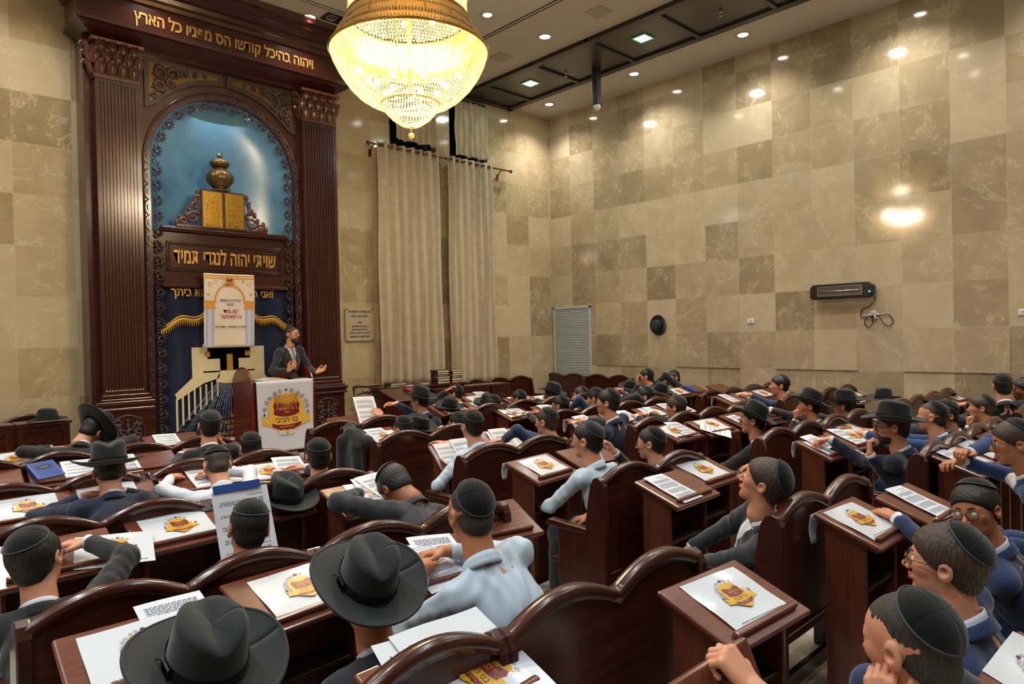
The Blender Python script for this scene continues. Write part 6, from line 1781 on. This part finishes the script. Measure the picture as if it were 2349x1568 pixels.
# right block
P('bearded man in big black hat and navy suit, hand at chin', sit(4, -4.95), (-4.99, -8.02, 1.10), (-22, -2, 0), s=1.04, suit='suit_n', arms=(dict(w=(-5.10, -7.62, .985), d=(-.55, .8, -.15), n=(0, -.3, -1), curl=(26, 34, 42, 48), thumb=.8, pole=(.3, -.6, -.5)), dict(w=(-5.17, -7.93, .915), d=(.25, .1, 1), n=(.45, -.7, .1), curl=(48, 52, 56, 60), pole=(.2, -.3, -1))), hair='short', hairm='hair_b', beard=True, cap=None, hatm=True, hat_tilt=(8, 0), glasses='frame', skin='skin', rowk=4, hat_s=1.02)
P('boy in blue suit behind the bearded man\'s hat', sit(4, -4.2), (-4.2, -8.06, 1.10), (-6, 0, 0), s=.98, suit='suit_b', hair='crop', hairm='hair_b', cap=(44, 58, 4), rowk=4)
P('boy in thin glasses and dark jacket looking left, right of blue suit', sit(4, -3.5), (-3.45, -7.96, 1.03), (-44, -8, 0), s=1.0, suit='suit_n', arms=('fold', 'fold'), hair='full', hairm='hair', cap=(36, 54, 4), glasses='frame', skin='skin_t', rowk=4, face=-15)
P('boy in bright blue jacket leaning on his arms, right edge', sit(5, -5.4), (-5.73, -8.88, 1.16), (-24, -8, 0), s=1.0, suit='suit_b', arms=(dict(w=(-5.66, -8.62, 1.01), d=(-.8, .5, .1), n=(0, -.2, -1), curl=30, pole=(.2, -.7, -.2)), dict(w=(-5.62, -8.64, 1.06), d=(-.9, .2, .3), n=(0, 0, -1), curl=45, pole=(1, -.3, .2))), hair='full', hairm='hair_b', cap=(40, 56, 4), glasses='frame_k', skin='skin_t', rowk=5, face=-12)
P('boy in black suit and tipped-back hat, facing left in profile', sit(3, -4.72), (-4.82, -6.86, 1.04), (-24, 4, 0), s=.96, suit='suit_k', arms=(dict(w=(-4.98, -6.55, .62), d=(-.3, .8, -.3), n=(.7, 0, -.6), pole=(-1, -.5, -.2)), 'lap'), hair='short', cap=None, hatm=True, hat_tilt=(24, 0), glasses='frame', rowk=3)
P('young man in grey suit and tipped hat, fist at his mouth', sit(3, -3.3), (-3.36, -6.72, 1.03), (-26, 0, 0), s=1.02, suit='suit_g', arms=(dict(w=(-3.53, -6.66, .90), d=(-.1, .1, 1), n=(.5, -.8, 0), curl=(66, 68, 70, 72), pole=(-.3, .2, -1)), 'fold'), hair='short', cap=None, hatm=True, hat_tilt=(22, 0), rowk=3, face=-10)
P('person in level black hat and navy suit, right of the fist-to-mouth man', sit(3, -2.95), (-2.97, -6.92, 1.01), (-6, 0, 0), s=1.0, suit='suit_n', hair='short', cap=None, hatm=True, hat_tilt=(-2, 0), rowk=3)
P('boy with parted hair and dark cap in profile, right of centre', sit(2, -4.25), (-4.29, -5.74, 1.04), (-16, -2, 0), s=.96, suit='suit_k', hair='full', hairm='hair_b', cap=(30, 50, 4), capm='velvet_d', rowk=2)
P('tall boy in navy jacket and round glasses in the middle', sit(2, -5.2), (-5.38, -5.72, 1.18), (-26, 2, 0), s=1.0, suit='suit_n', arms=('desk', 'desk'), hair='full', hairm='hair', cap=(44, 56, 4), glasses='frame', rowk=2, face=-6)
P('boy with short hair and dark cap, middle of the room', sit(1, -4.78), (-4.79, -4.58, 1.03), (-16, 0, 0), s=.94, suit='suit_k', cap=(40, 56, 4), glasses='frame', skin='skin_t', rowk=1)
P('tan-faced man in glasses and tipped hat near the grille', sit(0, -3.75), (-3.80, -3.52, 1.02), (-30, -4, 0), s=1.0, suit='suit_k', cap=None, hatm=True, hat_tilt=(20, 0), glasses='frame', skin='skin_d', rowk=0)
P('boy in black cap facing left under the narrower curtain', sit(0, -4.4), (-4.42, -3.52, 1.02), (-24, 0, 0), s=.95, suit='suit_k', cap=(46, 54, 4), skin='skin_t', glasses='frame', rowk=0)
P('dark-haired boy facing left beside a hat, left of centre', sit(0, -4.88), (-4.90, -3.57, .99), (-20, -8, 0), s=.95, suit='suit_k', hair='full', cap=(38, 52, 4), skin='skin_t', rowk=0)
P('man in glasses and tall-brimmed hat holding pages near the cabinet', sit(0, -5.95), (-5.86, -3.42, 1.11), (-26, -6, 0), s=1.0, suit='suit_n', arms=(dict(w=(-6.24, -3.22, .94), d=(-.3, .5, .7), n=(.3, .4, -.6), curl=18), dict(w=(-6.02, -2.98, 1.13), d=(-.85, .3, .1), n=(0, 0, -1), curl=25, pole=(.6, -.2, -.5))), cap=None, hatm=True, hat_tilt=(18, 0), glasses='frame', rowk=0)
P('boy in glasses with a hand on top of his head, by the cabinet', sit(-1, -4.6), (-4.70, -2.6, 1.07), (-34, -4, 0), s=.95, suit='suit_k', arms=('top', 'desk'), hair='full', hairm='hair', cap=(52, 50, 4), glasses='frame', rowk=-1)
P('boy in glasses in profile, left of two behind the tall boy', sit(0, -3.3), (-3.29, -3.57, .99), (-30, 4, 0), s=.94, suit='suit_k', hair='full', hairm='hair_b', cap=(46, 54, 4), glasses='frame', rowk=0)
P('boy in blue jacket with head bent, partly behind the tall boy', sit(1, -4.05), (-4.04, -4.46, 1.05), (-18, -12, 0), s=.95, suit='suit_m', arms=(dict(w=(-4.3, -4.28, .93), d=(-.8, .5, 0), n=(0, 0, -1), pole=(.2, -1, .1)), 'desk'), hair='full', cap=(32, 54, 4), rowk=1)
P('boy in black jacket leaning on folded arms, right of the tall boy', sit(1, -2.95), (-2.90, -4.36, .98), (-30, -6, 0), s=1.0, suit='suit_k', arms=(dict(w=(-3.28, -4.25, .93), d=(-.9, .3, 0), n=(0, 0, -1), pole=(.2, -1, .3)), 'fold'), hair='full', cap=(40, 54, 4), rowk=1, face=-20)
P('boy in black jacket shading his face with raised hand', sit(0, -1.85), (-1.77, -3.58, 1.15), (-24, -6, 0), s=1.0, suit='suit_k', arms=('brow', 'desk'), hair='short', cap=(50, 58, 4), glasses='frame', rowk=0, face=-10)
P('young man in dark suit leaning sideways, farthest right at the wall', sit(0, -.75, .1), (-.62, -3.30, 1.05), (-66, -4, 12), s=1.05, suit='suit_k', arms=(dict(w=(-.98, -3.16, .94), d=(-.8, .1, 0), n=(0, 0, -1), pole=(.3, -.4, .6)), dict(w=(-.62, -3.12, .95), d=(-.9, .1, 0), n=(0, 0, -1), pole=(1, -.2, .5))), hair='short', cap=(20, 50, 4), glasses='frame', skin='skin_t', rowk=0, face=-40)
P('young man in navy suit facing left near the right wall', sit(2, -1.75), (-1.80, -5.67, 1.10), (-36, 2, 0), s=1.06, suit='suit_m', arms=(dict(w=(-2.1, -5.6, .72), d=(.2, .8, .2), n=(.9, 0, 0), pole=(-.6, -1, -.2)), 'desk'), hair='full', hairm='hair', cap=(52, 50, 4), rowk=2, face=-20)
P('person in black cap and jacket facing away at right edge', sit(4, -1.7), (-1.77, -8.06, 1.18), (66, 0, 0), s=1.05, suit='suit_k', cap=(24, 60, 4), face=60, rowk=4)
P('dark-haired boy in glasses half cut by the right edge', sit(4, -1.45), (-1.56, -8.2, 1.13), (-40, -4, 0), s=1.0, suit='suit_k', hair='full', cap=(40, 50, 4), glasses='frame_k', skin='skin_d', rowk=4)
P('brown-haired boy resting chin on hand, below the turned-away head', sit(4, -2.55), (-2.62, -8.05, 1.03), (-14, 0, 0), s=.96, suit='suit_n', arms=('chin', 'fold'), hair='full', hairm='hair_b', cap=(46, 52, 4), rowk=4, face=-6)
# the hand gripping the raised board at the bottom edge
def gripping_hand():
    t = thing('person', 'bare forearm and hand gripping a raised desk board, bottom edge', 'person', (-8.98, -9.35, 0))
    W = Vector((-9.115, -9.08, 1.10)); El = Vector((-9.03, -9.32, .98)); Sh_ = Vector((-8.98, -9.42, .86))
    segs = hand_segments(W, (-.05, .55, .55), (0, .55, -.75), -1, .98, (62, 64, 66, 66), .06, .75, El)
    segs.append((Sh_, El, .045, .036, .02)); segs.append((El, W, .036, .025, .012))
    P_ = [npv(x) for sg in segs for x in sg[:2]]
    v, q = surfnet(lambda p: sd_segs(p, segs), np.min(P_, 0) - .06, np.max(P_, 0) + .06, .0028)
    o = np_obj('body', v, q, MT['skin'], t); o.matrix_parent_inverse = Matrix.Translation(t.location).inverted()
gripping_hand()
# ---------------------------------------------------------------- the speaker
P('bearded speaker in dark suit and patterned tie, gesturing behind the lectern', (-6.06, -.62, 1.10), (-6.06, -.72, 1.90), (150, 6, -8), s=1.0, suit='suit_g', stand=.30, face=172,
  arms=(dict(w=(-5.82, -.95, 1.37), d=(.75, -.35, .35), n=(-.1, -.5, .8), curl=(10, 14, 16, 16), spread=.2, pole=(.5, .3, -1)), dict(w=(-6.22, -.93, 1.42), d=(.55, -.25, .62), n=(.3, .6, .35), curl=(16, 18, 20, 22), spread=.16, pole=(-.6, .1, -1))),
  hair='short', hairm='hair_b', beard=True, cap=(40, 50, 4), glasses='frame', tie='tie')
# ---------------------------------------------------------------- lectern, cabinet, armchair, panels along the front wall
lc = thing('lectern', 'red-brown wooden lectern with arched sides, white printed cloth in front', 'lectern', (-6.31, -.62, AZ0))
b = MB()
side = [(.32, 0), (-.36, 0), (-.36, .78)] + [(-.02 - .34 * math.cos(a), .86 + .34 * math.sin(a) * (.95)) for a in [PI * i / 18 for i in range(0, 19)]] + [(.32, .78)]
for sx in (-.44, .41): bevel(MB().prism(side, sx, sx + .03, 'yz').obj('side_panel', MT['red_wood'], lc), .006)
bevel(MB().box(-.41, .41, -.33, -.30, .02, .92).obj('front_panel', MT['red_wood'], lc), .004)
Tt = frame((0, -.31, .975), (1, 0, 0), (0, .97, -.14))
bevel(MB().box(-.41, .41, 0, .5, -.03, 0, 0, Tt).obj('top_board', MT['red_wood'], lc), .006)
cl = thing('lectern_cloth', 'white printed cloth with colourful Hebrew emblem hung on the lectern', 'banner', (-6.31, -1.0, AZ0))
def cfn(u, v):
    x = (u - .5) * (.80 - .04 * (1 - v))
    if v > .93: return (x, -.004 + .3 * (v - .93) / .07 * .55, .985 + .008 * math.sin((v - .93) / .07 * PI))
    return (x, -.012 - .01 * math.sin(2 * u + 4 * v) * (1 - v), .06 + .93 * v / .93)
solid(MB().grid(cfn, 30, 44).obj('cloth', plain('white_cloth_print', (206, 208, 222), .6), cl), .003, 1)
mb = MB(); T_ = frame((-.0, -.026, .57), (1, 0, 0), (0, 0, 1)); 
emblem(mb, T_, 1.62, (0, 1, 2, 3), rich=True)
# drapes, ribbon and open book of the printed emblem
S_ = T_ @ Matrix.Scale(1.62, 4)
for k in range(6):
    q = [(x, .128 - .012 * k - .06 * (1 - (x / .105) ** 2) * (.35 + .1 * k) + .03, .003) for x in [-.105 + .21 * i / 14 for i in range(15)]]
    mb.tube(q, .003, 4, 4, S_)
for sg in (-1, 1):
    mb.add([(sg * .012, -.152, .004), (sg * .075, -.142, .004), (sg * .07, -.178, .004), (sg * .01, -.19, .004)][::sg], [(0, 1, 2, 3)], 5, False, S_)
    mb.tube([(sg * .082, .09, .004), (sg * .08, .05, .004), (sg * .086, .02, .004)], [.004, .003, .007], 6, 4, S_)
mb.obj('printed_emblem', [MT['p_gold2'], MT['p_maroon'], MT['p_purple'], plain('print_brown', (96, 58, 20), .4), plain('print_deep_gold', (196, 136, 30), .3), plain('print_page', (206, 204, 206), .6)], cl)
def open_book(label, loc, rz, w, h, t_, cover='book_k', tilt=0.0):
    o = thing('book', label, 'book', loc, rz)
    for sg in (-1, 1):
        b = MB(); b.box(min(0, sg * w), max(0, sg * w), -h / 2, h / 2, 0, .005); b.obj('cover', MT[cover], o)
        def fn(u, v): x = sg * (w - .006) * u; return (x, (v - .5) * (h - .012), .005 + t_ * (1 - .75 * u) * min(1, u * 6 + .35))
        g = MB().grid(fn, 14, 2).obj('page_block', MT['pages'], o)
        vs = []; fs = []
        for i in range(14):
            p = fn(i / 13, 0); q = fn(i / 13, 1); vs += [p, (p[0], p[1], .005), q, (q[0], q[1], .005)]
        for i in range(13): fs += [(4 * i, 4 * i + 1, 4 * i + 5, 4 * i + 4), (4 * i + 2, 4 * i + 6, 4 * i + 7, 4 * i + 3)]
        MB().add(vs, fs).obj('page_edges', MT['pages'], o)
    return o
open_book('thick open book with tan pages lying on the lectern', (-6.42, -.80, AZ0 + .985), R(6), .19, .27, .045)
book('closed dark book with yellow edge on the lectern, at right', .2, .26, .03, 'book_k', (-6.16, -.96, AZ0 + .985), R(-4), spine='book_o')
o = MB().prism([(-.17 + .17 + .17 * math.cos(a) - .17, .10 * math.sin(a)) for a in [PI * i / 16 for i in range(17)]], 0, .03, 'xz').obj('book_rest', MT['red_wood']); 
o.location = (-6.02, -.72, AZ0 + 1.0); tag(o, 'rounded red-brown wooden rest standing up before the speaker', 'book rest'); bevel(o, .004)
# armchair
ch = thing('armchair', 'carved dark wooden armchair with cream brocade seat, right of the ark', 'chair', (-4.68, -.62, 0), R(170))
def cyl(mb, a, c, r0, r1=None): mb.tube([a, c], [r0, r0 if r1 is None else r1], 10)
for sx in (-1, 1):
    cyl_ = MB(); cyl_.tube([(sx * .24, .24, 0), (sx * .25, .25, .22), (sx * .235, .235, .46)], [.018, .024, .028], 10); cyl_.obj('leg', MT['ark'], ch)
    cyl_ = MB(); cyl_.tube([(sx * .21, -.26, 0), (sx * .205, -.2, .42), (sx * .215, -.23, .75), (sx * .235, -.30, 1.08)], [.022, .026, .024, .022], 10); cyl_.obj('leg', MT['ark'], ch)
    cyl_ = MB(); cyl_.tube([(sx * .235, .2, .46), (sx * .26, .17, .58), (sx * .265, .12, .68)], [.022, .02, .022], 10); cyl_.tube([(sx * .265, .16, .69), (sx * .26, -.02, .70), (sx * .22, -.23, .68)], [.026, .022, .022], 10); cyl_.obj('arm', MT['ark'], ch)
    MB().ball((sx * .262, .03, .715), .04, 12, 8, sc=(.7, 2.6, .55)).obj('arm_pad', MT['brocade'], ch)
MB().box(-.25, .25, -.22, .25, .38, .44).obj('seat_rail', MT['ark'], ch)
MB().ball((0, .02, .46), .25, 20, 10, sc=(1.0, 1.0, .28)).obj('seat_cushion', MT['brocade'], ch)
Tb2 = frame((0, -.215, .52), (1, 0, 0), (0, -.17, 1))
MB().grid(lambda u, v: ((u - .5) * .34, .36 * v, .022 * math.sin(PI * u) * math.sin(PI * v)), 12, 12, 0, Tb2).grid(lambda u, v: ((.5 - u) * .34, .36 * v, -.012), 2, 2, 0, Tb2).obj('back_cushion', MT['brocade'], ch)
b = MB(); b.tube([(-.235, -.295, 1.07), (-.12, -.31, 1.09), (0, -.315, 1.075), (.12, -.31, 1.09), (.235, -.295, 1.07)], [.022, .03, .026, .03, .022], 10)
for sg in (-1, 1):
    b.tube([(0, -.27, .97), (sg * .06, -.28, 1.0), (sg * .13, -.285, .965), (sg * .2, -.28, .95)], [.02, .022, .016, .01], 8)
    b.ball((sg * .07, -.275, .985), .03, 8, 6)
b.ball((0, -.275, .975), .032, 10, 6); b.tube([(-.2, -.245, .90), (.2, -.245, .90)], .014, 8)
b.obj('crest_rail', MT['carve'], ch)
# bookcase below the drapes with piles of books
cb = thing('book_cabinet', 'dark wooden book cabinet under the curtains, books stacked on top', 'cabinet', (-3.86, -.62, 0))
bevel(MB().box(-.80, .80, -.26, .22, 1.03, 1.07).obj('top_board', MT['bench'], cb), .006)
b = MB(); b.box(-.77, -.74, -.22, .2, 0, 1.03).box(.74, .77, -.22, .2, 0, 1.03).box(-.74, .74, .17, .2, 0, 1.03).box(-.02, .02, -.2, .2, 0, 1.03)
bevel(b.obj('carcase', MT['bench_v'], cb), .004)
for z in (.08, .42, .74): MB().box(-.74, .74, -.21, .19, z, z + .022).obj('shelf', MT['bench'], cb)
rng = random.Random(4); cv = ['book_k', 'book_g', 'book_r', 'blue_book']
x = -.73
for i in range(12):
    w = rng.uniform(.028, .055)
    o = book('dark book standing on the cabinet shelf behind the side lectern', w, .17, rng.uniform(.21, .26), cv[i % 3], (0, 0, 0), 0, 'books inside the cabinet'); o.location = (-3.86 + x, -.83, .762); x += w + .003
def pile(x, y, z, n, w, h, lb, seed, rz0=0, oranges=()):
    rng = random.Random(seed); zz = z
    ORD = ['lowest', 'second from bottom', 'third from bottom', 'fourth from bottom', 'fifth from bottom', 'sixth from bottom', 'topmost']
    for i in range(n):
        t_ = rng.uniform(.026, .042); o = book('%s book %s' % (ORD[i] if i < n - 1 or n == 1 else 'topmost', lb), w * rng.uniform(.9, 1), h * rng.uniform(.92, 1), t_, cv[rng.randrange(3)], (x + rng.uniform(-.012, .012), y + rng.uniform(-.01, .01), zz), R(rz0 + rng.uniform(-4, 4)), 'piled books on the cabinet', spine='book_o' if i in oranges else None); zz += t_ + .0012
pile(-4.55, -.86, 1.07, 2, .3, .2, 'of the two lying at the left end of the cabinet', 1, 0, (0,))
pile(-3.98, -.82, 1.07, 1, .25, .18, 'lying flat in the middle of the cabinet', 9, 8)
pile(-3.66, -.86, 1.07, 6, .26, .2, 'of the left tall pile on the cabinet', 2, 0, (2, 3))
pile(-3.36, -.86, 1.07, 6, .24, .2, 'of the right tall pile on the cabinet', 5, 0, (3,))
o = page('sheet lying on the cabinet top between the book piles', None, kind=2); o.matrix_world = Tr(-4.18, -.78, 1.071) @ Rz(70)
# second, smaller stand with slanted top before the cabinet
sl = thing('reading_stand', 'dark reading stand with slanted top in front of the book cabinet', 'lectern', (-4.62, -1.45, 0))
b = MB(); b.prism([(-.2, 0), (-.2, .93), (.2, 1.05), (.2, 0)], -.33, .33, 'yz'); bevel(b.obj('stand_body', wood('stand_wood', (50, 16, 12), (78, 28, 20), .25, 'z'), sl), .006)
Ts = frame((0, .24, 1.085), (1, 0, 0), (0, .96, .28)); bevel(MB().box(-.38, .38, -.5, 0, -.03, 0, 0, Ts).obj('slanted_top', MT['bench'], sl), .006)
o = book('red-edged book lying on the slanted reading stand', .16, .22, .03, 'book_r', (0, 0, 0)); o.matrix_world = Tr(-4.62, -1.45, 0) @ Ts @ Tr(.02, -.3, .001) @ Rz(8)
o = page('pale note on the slanted reading stand', None, kind=2); o.matrix_world = Tr(-4.62, -1.45, 0) @ Ts @ Tr(.24, -.17, .001) @ Rz(5) @ Matrix.Scale(.7, 4)
# framed desk fronts of the seats along the front wall
def front_panel(x0, x1, y, label):
    t = thing('panelled_desk_front', label, 'desk', (x0, y, 0), 0, 'panelled desk fronts along the front wall'); w = x1 - x0
    bevel(MB().box(-.02, w + .02, -.03, .3, .985, 1.015).obj('top_board', MT['bench'], t), .006)
    MB().box(.03, w - .03, .0, .02, .02, .985).obj('panel', MT['bench'], t)
    b = MB()
    for a, c, z0, z1 in ((0, .06, 0, .985), (w - .06, w, 0, .985), (.06, w - .06, .93, .985), (.06, w - .06, .70, .74), (.06, w - .06, 0, .1)): b.box(a, c, -.018, .03, z0, z1)
    bevel(b.obj('panel_frame', MT['bench_v'], t), .005)
front_panel(-9.24, -8.78, -1.02, 'framed dark panel under the hat at far left'); front_panel(-9.8, -9.29, -1.02, 'framed dark panel at the left edge')
front_panel(-3.9, -2.76, -1.1, 'long dark panel below the drapes, left of a matching one'); front_panel(-2.72, -2.32, -1.1, 'short dark panel in front of the wall bench')
# ---------------------------------------------------------------- clear plaque left of the drapes
pl = thing('memorial_plaque', 'clear acrylic plaque with dark Hebrew lines on four studs', 'plaque', (-4.57, -.02, 2.06))
bevel(MB().box(-.26, .26, -.012, -.004, -.27, .27).obj('panel', MT['plaque'], pl), .003)
for sx in (-1, 1):
    for sz in (-1, 1): MB().lathe([(.013, .0), (.013, .02), (.009, .024), (0, .024)], 12, 0, Tr(sx * .235, -.0, sz * .245) @ Matrix.Rotation(PI / 2, 4, 'X'), cap=False).obj('stud', MT['steel'], pl)
mb = MB()
for s, z, sz, w in (('ארון קודש זה לזכותם של', .20, .05, .4), ('שלמה ושרה חנים', .13, .045, .3), ('הבנים', .03, .035, .08), ('יעקב חנים ומשפחתו', -.035, .035, .3), ('אליהו חנים ומשפחתו', -.085, .035, .28), ('לזיווגים ופרנסה בשפע', -.14, .035, .38), ('להצלחתם ולרפואתם', -.20, .045, .36)):
    put_text(mb, s, sz, frame((0, -.0135, z), (1, 0, 0), (0, 0, 1)), 0, .001, .0005, width=w)
mb.obj('engraved_lines', MT['ink_d'], pl)
# ---------------------------------------------------------------- crystal chandelier
cd = thing('chandelier', 'huge glowing basket chandelier of crystal bead strings with gold rims', 'chandelier', (-6.71, -4.58, 3.72))
ZB = 3.72
prof = [(.0, .02), (.09, .045), (.17, .10), (.235, .17), (.262, .235), (.30, .225), (.38, .255), (.47, .315), (.555, .40), (.625, .50), (.675, .60), (.705, .69)]
drum = [(.535, 1.03), (.53, 1.1), (.53, 1.18), (.53, 1.26), (.53, 1.34)]
mbd = MB()
def strings(pr, nrow, nb0, zig=False):
    # walk the profile at even steps
    segs = []; L = 0
    for i in range(len(pr) - 1):
        l = math.dist(pr[i], pr[i + 1]); segs.append((L, l)); L += l
    for k in range(nrow):
        s_ = L * (k + .5) / nrow
        for i, (a, l) in enumerate(segs):
            if a <= s_ <= a + l + 1e-9:
                t_ = (s_ - a) / l; r = pr[i][0] + (pr[i + 1][0] - pr[i][0]) * t_; z = pr[i][1] + (pr[i + 1][1] - pr[i][1]) * t_; break
        n = max(10, int(2 * PI * r / nb0)); rb = .0105
        for j in range(n):
            a = 2 * PI * (j + .5 * (k % 2)) / n
            sc_ = r * (1 + (.006 * math.cos(12 * a)))
            x, y = sc_ * math.cos(a), sc_ * math.sin(a)
            mbd.add([(x - rb, y, z), (x + rb, y, z), (x, y - rb, z), (x, y + rb, z), (x, y, z - rb * 1.15), (x, y, z + rb * 1.15)], [(0, 2, 5), (2, 1, 5), (1, 3, 5), (3, 0, 5), (2, 0, 4), (1, 2, 4), (3, 1, 4), (0, 3, 4)], 0, False)
strings(prof, 40, .027); strings(drum, 14, .027); strings([(.5, 1.34), (.52, 1.7)], 14, .03)
o = mbd.obj('bead_strings', MT['bead'], cd); o['kind'] = 'stuff'; o['label'] = 'strings of clear crystal beads'
def ring(name, r, z, w, h, m='gold_m'):
    return MB().lathe([(r, z), (r + w, z + h * .3), (r + w, z + h * .7), (r, z + h), (r - w * .4, z + h * .5), (r, z)], 72, cap=False).obj(name, MT[m], cd)
ring('rim', .712, .685, .014, .028); ring('rim', .54, .985, .012, .03); ring('rim', .53, 1.33, .014, .03); ring('rim', .262, .225, .01, .016)
sh = MB()
for k in range(3):
    r0 = .70 - .055 * k; z0 = .72 + .09 * k
    n = 150
    for j in range(n):
        a = 2 * PI * j / n; x, y = r0 * math.cos(a), r0 * math.sin(a); sh.add([(x - .012, y, z0), (x + .012, y, z0), (x, y - .012, z0), (x, y + .012, z0), (x, y, z0 - .02), (x, y, z0 + .02)], [(0, 2, 5), (2, 1, 5), (1, 3, 5), (3, 0, 5), (2, 0, 4), (1, 2, 4), (3, 1, 4), (0, 3, 4)])
o = sh.obj('bead_collar', MT['bead'], cd); o['kind'] = 'stuff'
MB().lathe([(.715, .71), (.64, .80), (.56, .97), (.545, .99)], 72, cap=False).obj('shoulder_band', MT['gold_m'], cd)
b = MB()
for k in range(16):
    a = 2 * PI * k / 16; b.tube([(.7 * math.cos(a), .7 * math.sin(a), .69), (.54 * math.cos(a), .54 * math.sin(a), 1.0), (.52 * math.cos(a), .52 * math.sin(a), 1.36)], .004, 5)
    b.tube([(.26 * math.cos(a), .26 * math.sin(a), .235), (.47 * math.cos(a), .47 * math.sin(a), .31), (.625 * math.cos(a), .625 * math.sin(a), .495), (.7 * math.cos(a), .7 * math.sin(a), .69)], .0035, 5)
b.tube([(0, 0, .3), (0, 0, ZCEIL - ZB)], .02, 10)
b.obj('frame', MT['gold_m'], cd)
MB().lathe([(.0, 0), (.16, 0), (.17, -.03), (.06, -.07), (0, -.07)], 28, 0, Tr(0, 0, ZCEIL - ZB)).obj('ceiling_rose', MT['gold_m'], cd)
MB().tube([(0, 0, .02), (0, 0, -.03)], .006, 8).ball((0, 0, -.055), .028, 14, 9).obj('pendant_ball', MT['bead'], cd)
rng = random.Random(12); nb = 0
for r, z, n in ((.45, .52, 10), (.30, .40, 7), (.36, 1.12, 8)):
    for k in range(n):
        a = 2 * PI * k / n + r * 3
        MB().ball((r * math.cos(a), r * math.sin(a), z), .026, 10, 7, sc=(1, 1, 1.25)).obj('bulb', MT['bulb'], cd)
for x, y, z, e in ((0, 0, .55, 100), (.25, .2, .62, 40), (-.25, -.2, .62, 40), (0, 0, 1.15, 45)):
    ld = bpy.data.lights.new('lamp', 'POINT'); ld.energy = e; ld.color = (1.0, .88, .68); ld.shadow_soft_size = .12
    lo = bpy.data.objects.new('lamp', ld); lo.location = (x, y, z); link(lo, cd)
